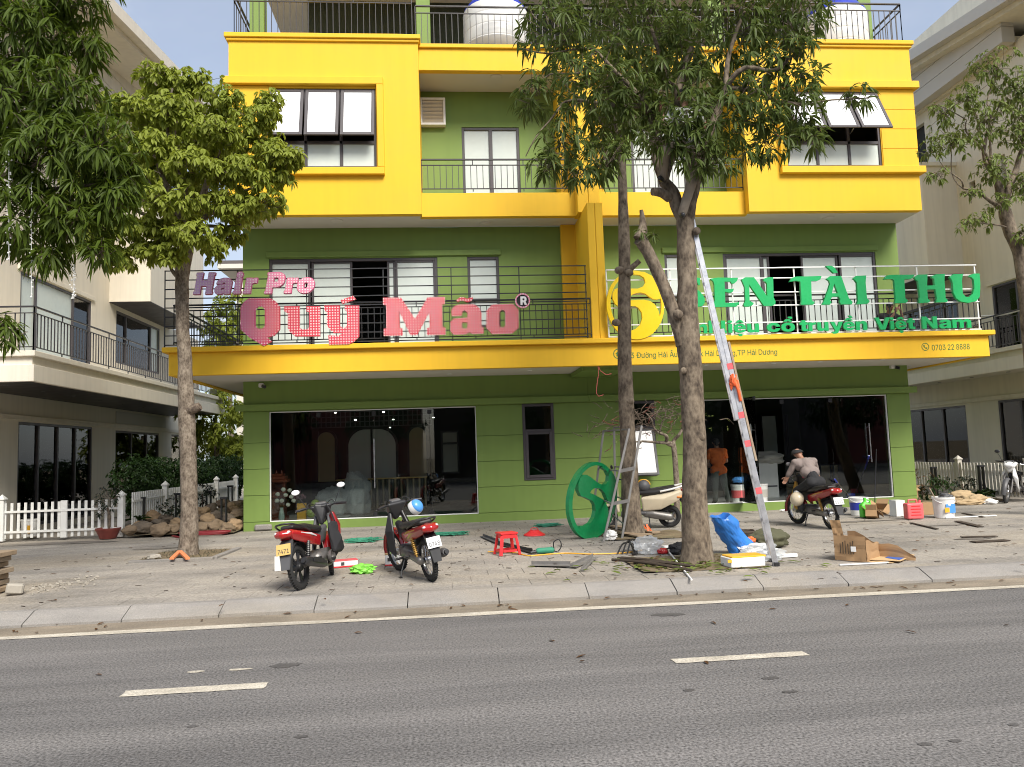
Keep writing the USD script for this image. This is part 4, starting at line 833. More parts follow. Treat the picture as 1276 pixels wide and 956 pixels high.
fence('picket_fence', 'off-white picket fence beyond the boxes, right of the green corner pillar', (14.40, 18.2), (14.40, 26), .2, 1.10, .135, .075, [.1, 2.75, 5.2, 7.6], M['plaster_pale'])
# ---------------------------------------------------------------- trees and plants
def leaf_mesh(base, d, up, L, w, droop, curl=.18):
    """Folded, drooping leaves; all arguments are arrays. Returns vertices and triangles (six per leaf)."""
    n = len(base); d = d/np.linalg.norm(d, axis=1, keepdims=True); s = np.cross(d, up); s /= np.maximum(np.linalg.norm(s, axis=1, keepdims=True), 1e-6); nn = np.cross(s, d)
    L, w, droop = (np.broadcast_to(np.asarray(x, float), (n,))[:, None] for x in (L, w, droop))
    P = lambda a, b, c: base+d*L*a+s*w*b+nn*w*c-np.array([0, 0, 1.0])*L*droop*a*a
    V = np.stack([P(0, 0, 0), P(.3, .42, curl), P(.3, -.42, curl), P(.35, 0, 0), P(.68, .40, curl), P(.68, -.40, curl), P(1, 0, 0)], 1).reshape(-1, 3)
    f = np.array([[0, 3, 1], [0, 2, 3], [1, 3, 4], [3, 2, 5], [4, 3, 6], [3, 5, 6]])
    return V, (f[None]+7*np.arange(n)[:, None, None]).reshape(-1, 3)
def whorls(tips, axes, k, L, w, droop, r, spread=1.0, down=.25):
    """k leaves around every twig tip. Returns base, direction, up, length arrays, cluster by cluster."""
    n = len(tips); a = r.uniform(0, 2*np.pi, (n, k))+np.arange(k)*2.4; ax = axes/np.linalg.norm(axes, axis=1, keepdims=True)
    e1 = np.cross(ax, [0.3, .2, 1.0]); e1 /= np.linalg.norm(e1, axis=1, keepdims=True); e2 = np.cross(ax, e1)
    h = r.uniform(-.1, 1, (n, k)); rad = np.cos(a)[..., None]*e1[:, None]+np.sin(a)[..., None]*e2[:, None]
    d = rad*spread+ax[:, None]*(h[..., None]*.9)+np.array([0, 0, -down])+r.normal(0, .12, (n, k, 3))
    base = tips[:, None]-ax[:, None]*(r.uniform(0, .35, (n, k, 1))*L*.6)+rad*.01
    Ls = L*r.uniform(.65, 1.2, (n, k)); ws = w*r.uniform(.75, 1.2, (n, k)); dr = droop*r.uniform(.4, 1.6, (n, k))
    up = np.repeat((ax*.5+np.array([0, 0, .8]))[:, None], k, 1)+r.normal(0, .25, (n, k, 3))
    return [x.reshape(-1, 3) for x in (base, d, up)]+[x.ravel() for x in (Ls, ws, dr)]
def crown(t, clumps, dens, k, L, w, droop, mat, seed, parts=0, shell=.45, twig=.22, spread=1.0, down=.25, flat=1.0, name='leaf_cluster', keep=None):
    r = np.random.default_rng(seed); tips, axes = [], []
    for cx, cy, cz, rx, ry, rz in clumps:
        n = max(3, int(dens*(rx*ry+rx*rz+ry*rz)/3*4)); u = r.normal(size=(n, 3)); u /= np.linalg.norm(u, axis=1, keepdims=True)
        q = u*(r.uniform(shell, 1.05, (n, 1))**(1/2))*r.uniform(.85, 1.12, (n, 1)); tips.append(np.array([cx, cy, cz])+q*[rx, ry, rz]); axes.append(u*[1, 1, flat]+[0, 0, .35]+r.normal(0, .2, (n, 3)))
    tips, axes = np.vstack(tips), np.vstack(axes)
    if keep is not None: ok = keep(tips); tips, axes = tips[ok], axes[ok]
    B, D, U, Ls, ws, dr = whorls(tips, axes, k, L, w, droop, r, spread, down)
    dist = np.linalg.norm(tips-EYE, axis=1); order = np.argsort(dist); near = set(order[:parts].tolist())
    idx = np.arange(len(tips)*k).reshape(-1, k); rest = np.array([i for i in range(len(tips)) if i not in near], int)
    for i in order[:parts]:
        j = idx[i]; obj(name, leaf_mesh(B[j], D[j], U[j], Ls[j], ws[j], dr[j]), mat, t)
    j = idx[rest].ravel(); setdata(obj('crown', leaf_mesh(B[j], D[j], U[j], Ls[j], ws[j], dr[j]), mat, t), kind='stuff')
    if twig:
        a = axes/np.linalg.norm(axes, axis=1, keepdims=True); p1 = tips; p0 = tips-a*twig*r.uniform(.6, 1.5, (len(tips), 1)); e1 = np.cross(a, [.3, .2, 1]); e1 /= np.linalg.norm(e1, axis=1, keepdims=True); e2 = np.cross(a, e1); ang = np.array([0, 2.1, 4.2])
        V = np.stack([p+rr*(math.cos(g)*e1+math.sin(g)*e2) for p, rr in ((p0, .006), (p1, .0035)) for g in ang], 1).reshape(-1, 3)
        f = np.array([[0, 1, 4], [0, 4, 3], [1, 2, 5], [1, 5, 4], [2, 0, 3], [2, 3, 5]]); setdata(obj('twigs', (V, (f[None]+6*np.arange(len(tips))[:, None, None]).reshape(-1, 3)), M['twig'], t), kind='stuff')
    return tips
def smooth_path(P, n):
    P = np.asarray(P, float); t = np.linspace(0, 1, len(P)); from_ = np.linspace(0, 1, n)
    from scipy.interpolate import PchipInterpolator
    return np.stack([PchipInterpolator(t, P[:, i])(from_) for i in range(P.shape[1])], 1)
def trunk(t, P, name='trunk', mat='bark', n=28, sides=16, bump=.10, seed=0, flare=0.0):
    """P: rows x, y, z, radius. A round limb with knots and an uneven surface."""
    Q = smooth_path(P, n); r = Q[:, 3].copy()
    if flare: r *= 1+flare*np.exp(-(Q[:, 2]-Q[0, 2])/.18)
    mb = MB().tube(Q[:, :3], r, sides); v, f = mb.mesh(); k = len(Q)*sides
    c = np.repeat(Q[:, :3], sides, 0); rad = v[:k]-c; w = meshkit.fbm(v[:k]*[5, 5, 2.2]+seed*7.7, 4)-.5+.6*(meshkit.fbm(v[:k]*[14, 14, 9]+seed, 3)-.5)
    v[:k] = c+rad*(1+bump*2.2*w[:, None]); return obj(name, (v, f), M[mat], t, smooth=60)
def branch_to(t, p0, p1, r0, r1, seed=0, sag=.0, name='branch', mat='bark'):
    r = np.random.default_rng(seed); p0, p1 = np.array(p0, float), np.array(p1, float); m1 = p0*.66+p1*.34+r.normal(0, .05, 3)*np.linalg.norm(p1-p0); m2 = p0*.33+p1*.67+r.normal(0, .05, 3)*np.linalg.norm(p1-p0); m2[2] += sag
    return trunk(t, [(*p0, r0), (*m1, r0*.7+r1*.3), (*m2, r0*.35+r1*.65), (*p1, r1)], name, mat, n=10, sides=7, bump=.05, seed=seed)

A3 = lambda px, py, Y: at(px, py, Y=Y)
# mango tree by the kerb, in which the man stands
tb = thing('mango_tree', 'mango tree with thick dark trunk at the kerb, ladder leaning on it', 'tree', (3.55, 11.1, .14))
c = [A3(869, 703, 11.1), A3(866, 640, 11.1), A3(866, 560, 11.1), A3(862, 480, 11.1), A3(857, 420, 11.1), A3(856, 350, 11.1), A3(855, 300, 11.1), A3(853, 272, 11.1)]
trunk(tb, [(*p, r) for p, r in zip(c, [.225, .19, .172, .167, .175, .142, .135, .13])], flare=.18, n=48, sides=22, bump=.12, seed=1)
for (px, py, a) in [(845, 392, .075), (868, 288, .06), (852, 462, .05), (874, 545, .05)]:
    q = A3(px, py, 10.95); MB().ell(q, (a, a*.8, a)).build('knot', M['bark'], tb, smooth=True)
l1 = [A3(852, 430, 11.1), A3(838, 385, 11.1), A3(822, 345, 11.1), A3(806, 312, 11.05), A3(797, 298, 11.0)]
trunk(tb, [(*p, r) for p, r in zip(l1, [.12, .10, .092, .092, .10])], 'branch', n=22, sides=14, seed=2)
trunk(tb, [(*p, r) for p, r in zip([A3(797, 298, 11.0), A3(801, 280, 11.0), A3(799, 262, 11.0)], [.10, .055, .028])], 'branch', n=10, sides=10, seed=3)
for a, b, ra, rb, sd_ in [((853, 275), (828, 228, 11.2), .11, .085, 4), ((855, 275), (868, 215, 11.0), .12, .09, 5)]:
    branch_to(tb, A3(*a, 11.1), A3(*b), ra, rb, sd_)
tops = {}
for i, (a, b, ra, rb) in enumerate([((828, 228, 11.2), (806, 130, 11.3), .085, .05), ((828, 228, 11.2), (845, 120, 11.6), .07, .045), ((868, 215, 11.0), (905, 110, 10.8), .09, .05), ((868, 215, 11.0), (862, 60, 11.2), .09, .05),
        ((806, 130, 11.3), (740, 60, 11.4), .045, .02), ((806, 130, 11.3), (700, 130, 11.2), .04, .018), ((905, 110, 10.8), (985, 70, 10.7), .045, .02), ((905, 110, 10.8), (1010, 130, 10.6), .04, .018), ((905, 110, 10.8), (930, 10, 10.9), .045, .02),
        ((845, 120, 11.6), (800, 0, 11.9), .045, .02), ((740, 60, 11.4), (660, 130, 11.3), .018, .01), ((1010, 130, 10.6), (1095, 120, 10.5), .015, .006), ((740, 60, 11.4), (650, 60, 11.3), .018, .01), ((700, 130, 11.2), (655, 195, 11.2), .016, .008)]):
    branch_to(tb, A3(*a), A3(*b), ra, rb, 20+i)
def cl(px, py, Y, rx, ry, rz): return (*A3(px, py, Y), rx, ry, rz)
mangoB = [cl(690, 40, 11.4, .62, .7, .55), cl(665, 120, 11.3, .30, .45, .35), cl(740, 110, 11.2, .75, .8, .65), cl(700, 175, 11.2, .40, .5, .35), cl(675, 205, 11.1, .28, .3, .18), cl(755, 195, 11.0, .42, .5, .38),
          cl(800, 40, 11.6, .8, .9, .7), cl(850, 110, 11.3, .7, .8, .6), cl(900, 40, 11.2, .9, .9, .75), cl(905, 140, 10.7, .75, .7, .6), cl(970, 90, 10.8, .70, .7, .60), cl(985, 30, 10.9, .6, .7, .5), cl(960, 165, 10.6, .50, .5, .40),
          cl(1000, 130, 10.6, .35, .4, .35), cl(1075, 118, 10.5, .24, .25, .16), cl(900, 195, 10.6, .45, .4, .35), cl(1010, 165, 10.5, .25, .3, .25), cl(725, 215, 11.0, .30, .3, .25), cl(790, 130, 11.4, .6, .7, .5),
          cl(760, -60, 11.6, 1.1, 1.0, .7), cl(880, -90, 11.4, 1.3, 1.2, .9), cl(1000, -50, 11.0, .8, .9, .6), cl(840, -170, 11.5, 1.3, 1.2, .8), cl(843, 160, 10.55, .40, .30, .34), cl(872, 185, 10.45, .36, .3, .32), cl(820, 170, 10.6, .3, .3, .3), cl(852, 140, 10.4, .42, .25, .32)]
crown(tb, mangoB, 46, 8, .18, .045, .45, M['mango_leaf'], 11, parts=150, shell=.25, twig=.22, down=.42)
for p in [(800, 288, 10.9), (815, 292, 10.95)]:
    crown(tb, [cl(*p, .06, .06, .05)], 1, 6, .13, .035, .4, M['mango_leaf'], 12, twig=.05)
trunk(tb, [(*p, r) for p, r in zip([A3(834, 246, 11.1), A3(822, 240, 11.0), A3(813, 239, 10.95)], [.08, .065, .06])], 'branch', n=8, sides=10, seed=14)
# thinner mango trunk behind, between the steel steps and the beige scooter
ta = thing('mango_tree', 'slimmer mango tree behind the steel steps, beside the beige scooter', 'tree', (3.48, 14.7, .14))
c = [A3(789, 667, 14.7), A3(785, 600, 14.7), A3(781, 520, 14.7), A3(778, 440, 14.7), A3(778, 380, 14.7), A3(778, 320, 14.7), A3(776, 240, 14.7), A3(773, 170, 14.7)]
trunk(ta, [(*p, r) for p, r in zip(c, [.20, .165, .145, .135, .13, .115, .095, .075])], flare=.2, n=44, sides=18, bump=.13, seed=6)
for (px, py, a) in [(772, 337, .10), (784, 500, .10), (768, 402, .09), (783, 340, .10)]:
    q = A3(px, py, 14.62); MB().ell(q, (a, a*.8, a*.8)).build('knot', M['bark'], ta, smooth=True)
trunk(ta, [(*p, r) for p, r in zip([A3(781, 338, 14.65), A3(789, 332, 14.6), A3(797, 325, 14.55)], [.07, .055, .05])], 'branch', n=8, sides=10, seed=7)
for i, (b) in enumerate([(740, 110, 14.7), (800, 90, 14.9), (770, 40, 14.6)]): branch_to(ta, A3(774, 200, 14.7), A3(*b), .06, .025, 50+i)
crown(ta, [cl(735, 90, 14.7, .9, .9, .7), cl(790, 60, 14.9, 1.1, 1.1, .9), cl(760, 160, 14.6, .65, .7, .5), cl(750, -20, 14.7, 1.2, 1.2, .9), cl(835, 165, 14.9, .7, .8, .6), cl(850, 60, 15.0, .9, .9, .8)], 22, 10, .20, .05, .4, M['mango_leaf'], 13, parts=20, shell=.25, down=.6)
# round-crowned tree on the left
tl = thing('street_tree', 'round-leaved pavement tree with slender speckled trunk in front of the cream house', 'tree', (-4.77, 14.7, .14))
c = [A3(234, 694, 14.7), A3(236, 640, 14.7), A3(234, 560, 14.7), A3(232, 500, 14.7), A3(231, 455, 14.7), A3(227, 400, 14.7), A3(227, 350, 14.7), A3(231, 305, 14.7), A3(234, 270, 14.8)]
trunk(tl, [(*p, r) for p, r in zip(c, [.165, .15, .145, .14, .125, .115, .12, .145, .13])], mat='pale_bark', flare=.18, n=46, sides=18, bump=.12, seed=8)
trunk(tl, [(*A3(236, 512, 14.65), .085), (*A3(243, 509, 14.6), .085), (*A3(249, 506, 14.58), .075)], 'stub', 'twig', n=6, sides=10, seed=21)
trunk(tl, [(*p, r) for p, r in zip([A3(222, 345, 14.7), A3(215, 338, 14.7), A3(211, 331, 14.7)], [.05, .035, .012])], 'branch', 'pale_bark', n=7, sides=7, seed=9)
for i, (b, r0) in enumerate([((190, 190, 14.5), .09), ((280, 180, 14.6), .09), ((235, 130, 15.0), .09), ((140, 250, 14.4), .06), ((330, 230, 14.4), .06), ((165, 290, 14.2), .05), ((300, 280, 14.3), .045), ((215, 110, 14.2), .05), ((130, 130, 14.9), .05)]): branch_to(tl, A3(233, 285, 14.75), A3(*b), r0, .018, 70+i, sag=.1, mat='pale_bark')
round_ = []
r_ = np.random.default_rng(5)
for (px, py, Y, rx, rz) in [(195, 92, 14.8, .42, .16), (240, 105, 14.9, .55, .2), (280, 125, 14.8, .5, .2), (160, 135, 14.6, .55, .2), (215, 140, 14.4, .7, .22), (320, 145, 14.6, .45, .2), (335, 125, 14.9, .3, .15), (270, 165, 14.2, .6, .2), (190, 180, 14.1, .6, .2), (130, 175, 14.6, .5, .2), (345, 190, 14.4, .5, .2), (240, 205, 13.9, .65, .2), (300, 215, 14.0, .6, .2), (160, 225, 14.0, .55, .2), (350, 215, 14.6, .35, .18), (215, 250, 13.8, .6, .2), (120, 255, 14.3, .55, .2), (290, 255, 14.1, .5, .18), (330, 250, 14.4, .4, .16), (150, 280, 14.0, .5, .18), (240, 290, 13.7, .45, .16), (200, 285, 14.3, .5, .18), (285, 290, 14.5, .35, .14), (185, 310, 14.2, .4, .15), (125, 300, 14.2, .4, .15), (110, 225, 14.4, .5, .2), (105, 275, 14.3, .45, .18), (150, 320, 14.2, .4, .15), (215, 315, 14.0, .35, .14), (268, 312, 14.3, .3, .13), (100, 190, 14.8, .5, .2), (365, 195, 14.5, .25, .14),
                                 (200, 140, 15.4, .8, .4), (260, 170, 15.5, .9, .4), (170, 210, 15.4, .8, .4), (320, 190, 15.3, .6, .35), (230, 240, 15.5, .8, .35), (140, 240, 15.3, .6, .3), (300, 260, 15.4, .5, .25)]: round_.append(cl(px, py, Y, rx, rx*.9, rz*1.5))
crown(tl, round_, 112, 8, .125, .075, .35, M['round_leaf'], 15, parts=100, shell=.1, twig=.14, flat=.5, down=1.0)
# near mango crown hanging in from the left, its trunk outside the picture
tm = thing('mango_tree', 'dense dark mango tree hanging into the upper left corner', 'tree', (-7.4, 10.6, .14))
trunk(tm, [(-7.4, 10.6, .14, .2), (-7.35, 10.6, 2, .17), (-7.3, 10.55, 4, .15), (-7.2, 10.6, 6, .12), (-7.1, 10.6, 7.5, .08)], n=30, seed=10)
for i, b in enumerate([(60, 200, 10.5), (120, 230, 10.2), (90, 100, 10.6), (30, 60, 10.6), (20, 300, 10.3)]): branch_to(tm, (-7.25, 10.6, 5.2+.25*i), A3(*b), .07, .02, 90+i)
crown(tm, [cl(20, 130, 10.6, .9, .8, .75), cl(90, 120, 10.5, .55, .7, .5), cl(60, 190, 10.3, .75, .7, .6), cl(125, 185, 10.2, .5, .55, .5), cl(20, 260, 10.3, .8, .7, .6), cl(90, 265, 10.2, .55, .5, .42), cl(140, 245, 10.2, .32, .4, .38), cl(60, 315, 10.2, .30, .3, .16), cl(125, 310, 10.2, .22, .3, .16), cl(40, 40, 10.7, .75, .8, .5), cl(20, -20, 10.8, .9, .8, .5), cl(95, -10, 10.8, .5, .6, .35), cl(10, 410, 9.9, .17, .3, .22), cl(110, 60, 10.8, .25, .4, .22), cl(-60, 150, 10.6, .9, .9, 1.2), cl(155, 215, 10.3, .2, .3, .35)], 62, 10, .21, .040, .40, M['dark_mango_leaf'], 17, parts=100, shell=.2, down=.7)
# sparse tree at the right edge
tr = thing('street_tree', 'sparse small-leaved tree at the right edge in front of the beige house', 'tree', (12.6, 15, .14))
c = [np.array([12.75, 15, .14]), A3(1290, 480, 15), A3(1281, 380, 15), A3(1272, 320, 15), A3(1258, 285, 15), A3(1252, 262, 15)]
trunk(tr, [(*p, r) for p, r in zip(c, [.20, .17, .155, .14, .13, .12])], seed=11, n=34)
for i, (a, b, r0, r1) in enumerate([((1252, 262), (1236, 215, 15), .10, .06), ((1252, 262), (1200, 235, 14.8), .05, .02), ((1236, 215), (1230, 130, 15), .05, .015), ((1236, 215), (1205, 150, 14.7), .035, .01), ((1252, 262), (1275, 180, 14.9), .09, .04), ((1200, 235), (1170, 200, 14.7), .018, .006), ((1205, 150), (1165, 130, 14.8), .012, .005), ((1230, 130), (1240, 80, 15), .014, .006), ((1275, 180), (1290, 100, 15.1), .04, .02), ((1200, 235), (1180, 160, 15), .014, .006), ((1236, 215), (1250, 120, 15.2), .03, .01), ((1258, 285), (1205, 275, 14.7), .02, .008)]): branch_to(tr, A3(*a, 15), A3(*b), r0, r1, 110+i)
crown(tr, [cl(1235, 85, 15, .55, .6, .4), cl(1265, 110, 15, .5, .6, .5), cl(1205, 120, 14.8, .45, .5, .35), cl(1175, 140, 14.8, .4, .4, .3), cl(1225, 150, 14.9, .6, .6, .45), cl(1270, 165, 14.9, .5, .5, .5), cl(1190, 175, 14.8, .5, .5, .35), cl(1160, 185, 14.8, .25, .3, .3), cl(1240, 210, 14.8, .5, .5, .35), cl(1275, 230, 14.8, .4, .5, .4), cl(1170, 215, 14.7, .25, .3, .15), cl(1215, 275, 14.7, .40, .4, .18), cl(1250, 250, 14.7, .35, .4, .2), cl(1275, 290, 14.7, .25, .3, .2), cl(1300, 130, 15, .8, .8, .8), cl(1210, 240, 14.8, .25, .3, .12)], 58, 6, .115, .050, .5, M['sparse_leaf'], 19, parts=60, shell=.0, twig=.2, down=.4)
# background trees in the left gap
for i, (px, py, Y, h, lab) in enumerate([(268, 520, 31, .9, 'bright feathery tree behind the hedge in the left gap'), (293, 540, 34, .9, 'darker tree behind the hedge next to the green corner'), (285, 400, 38, 1.1, 'light green tree seen through the black sign frame')]):
    p = A3(px, py, Y); t = thing('background_tree', lab, 'tree', (p[0], Y, .14)); trunk(t, [(p[0], Y, .14, .16), (p[0]+.1, Y, 1.5, .13), (p[0], Y, p[2], .08)], mat='pale_bark', n=12, seed=12+i)
    crown(t, [(p[0]+dx, Y+dy, p[2]+dz, .8*h, .8*h, .6*h) for dx, dy, dz in [(0, 0, .8), (-.9, .2, 0), (.8, 0, .1), (0, -.4, -.6), (-.5, .3, -1.2), (.6, .3, -1.1)]], 34, 9, .22, .09, .3, M['round_leaf' if i != 1 else 'sparse_leaf'], 30+i, shell=.2, twig=0)
# hedge of clipped shrubs behind the fence
for i, (px, py, X, r0) in enumerate([(168, 585, -8.35, .58), (205, 588, -8.3, .62), (180, 590, -8.6, .6), (235, 588, -8.3, .62), (258, 590, -8.25, .62), (275, 590, -8.2, .62), (288, 590, -8.15, .62)]):
    p = at(px, py, X=X); t = thing('hedge_shrub', ['rounded dark shrub behind the front post of the white fence', 'clipped shrub behind the fence, left of the slender trunk', 'clipped shrub against the cream house wall', 'clipped shrub just behind the slender trunk', 'clipped shrub right of the slender trunk', 'clipped shrub last but one before the green corner', 'farthest clipped shrub beside the green corner'][i], 'shrub', (p[0], p[1], .2))
    MB().tube([(p[0], p[1], .2), (p[0], p[1], 1.2)], .03, 6).build('stem', M['twig'], t)
    crown(t, [(p[0], p[1], 1.45, r0, r0*1.3, .60), (p[0]+.1, p[1]+.5, 1.35, r0*.8, r0, .5), (p[0], p[1], .9, r0*.8, r0, .4)], 150, 7, .095, .055, .3, M['hedge_leaf'], 40+i, shell=.7, twig=0)

for i, (x, y) in enumerate(FAR_TREES):
    t = thing('avenue_tree', 'avenue tree on the far side of the street, '+['first', 'second', 'third', 'fourth', 'fifth', 'sixth', 'seventh', 'last'][i]+' from the left in the glass', 'tree', (x, y, .1)); trunk(t, [(x, y, 0, .2), (x, y, 2, .16), (x+.1, y, 4.5, .1)], n=10, sides=8, seed=200+i)
    crown(t, [(x, y, 4.6, 2.5, 2.2, 1.7), (x-1.2, y, 3.6, 1.5, 1.5, 1.0), (x+1.3, y, 3.8, 1.5, 1.5, 1.0)], 9, 8, .34, .13, .4, M['hedge_leaf'], 210+i, shell=.2, twig=0)
# ---------------------------------------------------------------- motorbikes
def TT(loc, heading, lean=0.0):
    R = rot('z', heading) @ rot('x', -lean); m = np.eye(4); m[:3, :3] = R; m[:3, 3] = loc; return m
RY = rot('x', math.pi/2)
def torus(mb, c, R, r, R3=None, n=32, k=10, sq=1.0):
    a = np.linspace(0, 2*np.pi, k+1); prof = np.stack([R+r*np.cos(a), r*sq*np.sin(a)], 1); A = RY if R3 is None else R3 @ RY
    return mb.lathe(prof, n, c, A)
def arc_strip(mb, c, R, a0, a1, w, th=.008, n=12, sag=.03, R3=None):
    """A curved guard over a wheel, domed across its width."""
    V = []
    for a in np.linspace(a0, a1, n):
        for u, d in ((-1, 0), (-.5, sag*.8), (0, sag), (.5, sag*.8), (1, 0)):
            for o in (0, th): V.append((math.cos(a)*(R+d+o), u*w/2, math.sin(a)*(R+d+o)))
    V = np.array(V).reshape(n, 5, 2, 3); V = V.reshape(-1, 3)
    if R3 is not None: V = V @ R3.T
    V = V+np.asarray(c); I = lambda i, j, k: (i*5+j)*2+k; f = []
    for i in range(n-1):
        for j in range(4):
            f += [[I(i, j, 1), I(i+1, j, 1), I(i+1, j+1, 1)], [I(i, j, 1), I(i+1, j+1, 1), I(i, j+1, 1)], [I(i, j, 0), I(i+1, j+1, 0), I(i+1, j, 0)], [I(i, j, 0), I(i, j+1, 0), I(i+1, j+1, 0)]]
    return mb.add(V, f)
def motorbike(label, loc, heading, lean, steer, pal, plate='', cast=False, mirrors=(1, -1), extra=None, group=None, exhaust=True, plate_mat='plate_white'):
    t = thing('motorbike', label, 'motorbike', loc, 0, group); Mx = TT(loc, heading, lean); P = lambda: MB(Mx); g = lambda k: M[pal.get(k, k)]
    ax, fx, wz = -.61, .62, .285; S = rot('z', steer); hd = np.array([.44, 0, .72])
    def front(p): return (np.asarray(p)-hd) @ S.T+hd
    rk = rot('y', 0)
    for c, R3, nm in ((np.array([ax, 0, wz]), np.eye(3), 'rear'), (front([fx, 0, wz]), S, 'front')):
        q = torus(P(), c, .243, .042, R3, n=36, sq=.85); 
        for k in range(44): a = k*2*math.pi/44; q.obox(c+R3 @ np.array([.283*math.cos(a), 0, .283*math.sin(a)]), (.012, .05, .016), R3 @ rot('y', -a+math.pi/2), 0)
        w = q.build('wheel', M['tyre_rubber'], t, smooth=50)
        q = torus(P(), c, .203, .012, R3, n=30, k=8, sq=1.6); q.lathe([(0, -.05), (.05, -.05), (.06, -.03), (.06, .03), (.05, .05), (0, .05)], 16, c, R3 @ RY)
        for k in range(5 if cast else 18):
            a = k*2*math.pi/(5 if cast else 18)
            if cast:
                for s in (-.16, .16): q.bar(c+R3 @ np.array([.05*math.cos(a), 0, .05*math.sin(a)]), c+R3 @ np.array([.2*math.cos(a+s), 0, .2*math.sin(a+s)]), .016, .026)
            else: q.bar(c+R3 @ np.array([.055*math.cos(a+.5), .03*(-1)**k, .055*math.sin(a+.5)]), c+R3 @ np.array([.2*math.cos(a), 0, .2*math.sin(a)]), .005)
        q.build('rim', g('rim'), w, smooth=40)
    q = P()
    for s in (-1, 1): q.bar((ax, s*.085, wz), (-.12, s*.07, .33), .03, .045, b=.006)
    q.build('swing_arm', M['engine_metal'], t)
    P().blob([(ax, .10, wz, .05), (-.15, .10, .33, .045), (ax, .11, wz+.02, .05)]).build('chain_cover', M['engine_metal'] if not cast else M['grey_plastic'], t, smooth=40)
    for s in (-1, 1):
        q = P(); a, b = np.array([ax+.04, s*.125, .33]), np.array([-.43, s*.12, .64]); q.tube([a, b], .014, 8); d = unit(b-a)
        for k in range(9): q.tube([a+d*(.05+.026*k), a+d*(.062+.026*k)], .028, 9)
        q.build('shock_absorber', g('spring'), t)
    q = P(); q.blob([(.02, .05, .33, .10), (.02, -.07, .33, .10), (-.12, .04, .33, .08), (-.12, -.06, .33, .08)]); q.lathe([(0, 0), (.075, 0), (.085, .02), (.085, .05)], 16, (.0, -.19, .31), RY)
    for k in range(6): q.box(.13+.03*k, .143+.03*k, -.09, .09, .26, .42, .004)
    q.blob([(.32, 0, .34, .07), (.14, 0, .34, .075)]); q.build('engine', M['engine_metal'], t, smooth=35)
    if exhaust:
        q = P(); q.tube(smooth_path([(.27, -.07, .27), (.18, -.12, .20), (-.05, -.14, .20), (-.25, -.15, .25)], 10), .018, 8); q.build('exhaust_pipe', M['engine_metal'], t, smooth=True)
        q = P(); q.tube([(-.10, -.155, .225), (-.18, -.165, .24), (-.74, -.185, .35), (-.82, -.187, .365)], [.03, .052, .062, .045], 16); q.bar((-.30, -.232, .285), (-.66, -.25, .352), .006, .06); mu = q.build('muffler', M['black_plastic'] if cast else M['grey_plastic'], t, smooth=35)
        P().tube([(-.81, -.187, .363), (-.86, -.188, .373)], .03, 12).build('muffler_tip', M['black_plastic'], mu)
    arc_strip(P(), (ax, 0, wz), .315, math.radians(28), math.radians(150), .12).build('rear_mudguard', M['black_plastic'], t, smooth=50)
    P().hull([(-.80, y, z) for y in (-.075, .075) for z in (.62, .66)]+[(-.985, y, .30) for y in (-.055, .055)]+[(-.975, y, .30) for y in (-.055, .055)]+[(-.91, y, .60) for y in (-.08, .08)]).build('mud_flap', M['black_plastic'] if not cast else M['grey_plastic'], t)
    n_ = unit((-.93, 0, .30)); R3 = np.stack([np.cross([0, 1, 0], n_), [0, 1, 0], n_], 1)
    pc = np.array([-.955, 0, .55]); up = unit((.28, 0, .93)); q = P(); R3 = np.stack([[0, 1, 0], up, np.cross([0, 1, 0], up)], 1); q.obox(pc, (.19, .14, .006), R3, .002); npl = q.build('number_plate', M[plate_mat], t)
    for k, (tx, h, dz) in enumerate([(plate, .042, -.048)]):
        if not tx: continue
        sh = text_shape(tx, 600); b = sh.bounds; sc = .15/(b[2]-b[0]); q = P()
        q.poly(sh, .002, lambda p: pc+np.array([-.004, 0, 0])+np.stack([0*p[:, 0], -(p[:, 0]-(b[0]+b[2])/2)*sc, 0*p[:, 0]], 1)+np.outer(p[:, 1]*.055+dz, up)-np.outer(p[:, 2], np.cross([0, -1, 0], up)) ); q.build('plate_text', M['print_dark'], npl)
    for s in (-1, 1):   # side panels sweeping up to the tail
        q = P(); q.blob([(-.05, s*.09, .60, .035), (-.02, s*.075, .50, .02), (-.45, s*.115, .66, .05), (-.40, s*.10, .56, .02), (-.84, s*.075, .74, .045), (-.80, s*.07, .67, .02)]); pn = q.build('side_panel', g('body'), t, smooth=45); q = P(); q.blob([(-.16, s*.128, .615, .006), (-.42, s*.168, .675, .006), (-.66, s*.138, .715, .005), (-.40, s*.168, .655, .004)]); q.build('stripe', M['spring_gold' if not cast else 'plate_white'], pn)
    P().blob([(-.80, 0, .72, .075), (-.88, .06, .745, .035), (-.88, -.06, .745, .035), (-.55, 0, .68, .07)]).build('tail_cowl', g('tail'), t, smooth=45)
    tl_ = P().blob([(-.90, .07, .73, .045), (-.90, -.07, .73, .045), (-.93, 0, .73, .052), (-.87, .09, .76, .022), (-.87, -.09, .76, .022)]).build('tail_light', M['lamp_red'], t, smooth=50)
    for s in (-1, 1): P().ell((-.915, s*.085, .755), (.025, .025, .018), sub=1).build('indicator', M['lamp_clear'], tl_, smooth=True)
    P().blob([(.10, .05, .70, .045), (.10, -.05, .70, .045), (-.15, .10, .725, .045), (-.15, -.10, .725, .045), (-.45, .10, .775, .045), (-.45, -.10, .775, .045), (-.74, .06, .80, .035), (-.74, -.06, .80, .035)]).build('seat', M['seat_vinyl'], t, smooth=50)
    q = P(); q.tube(smooth_path([(-.42, .15, .72), (-.62, .16, .78), (-.86, .10, .85), (-.90, 0, .86), (-.86, -.10, .85), (-.62, -.16, .78), (-.42, -.15, .72)], 18), .013, 8); q.build('grab_rail', g('rail'), t, smooth=True)
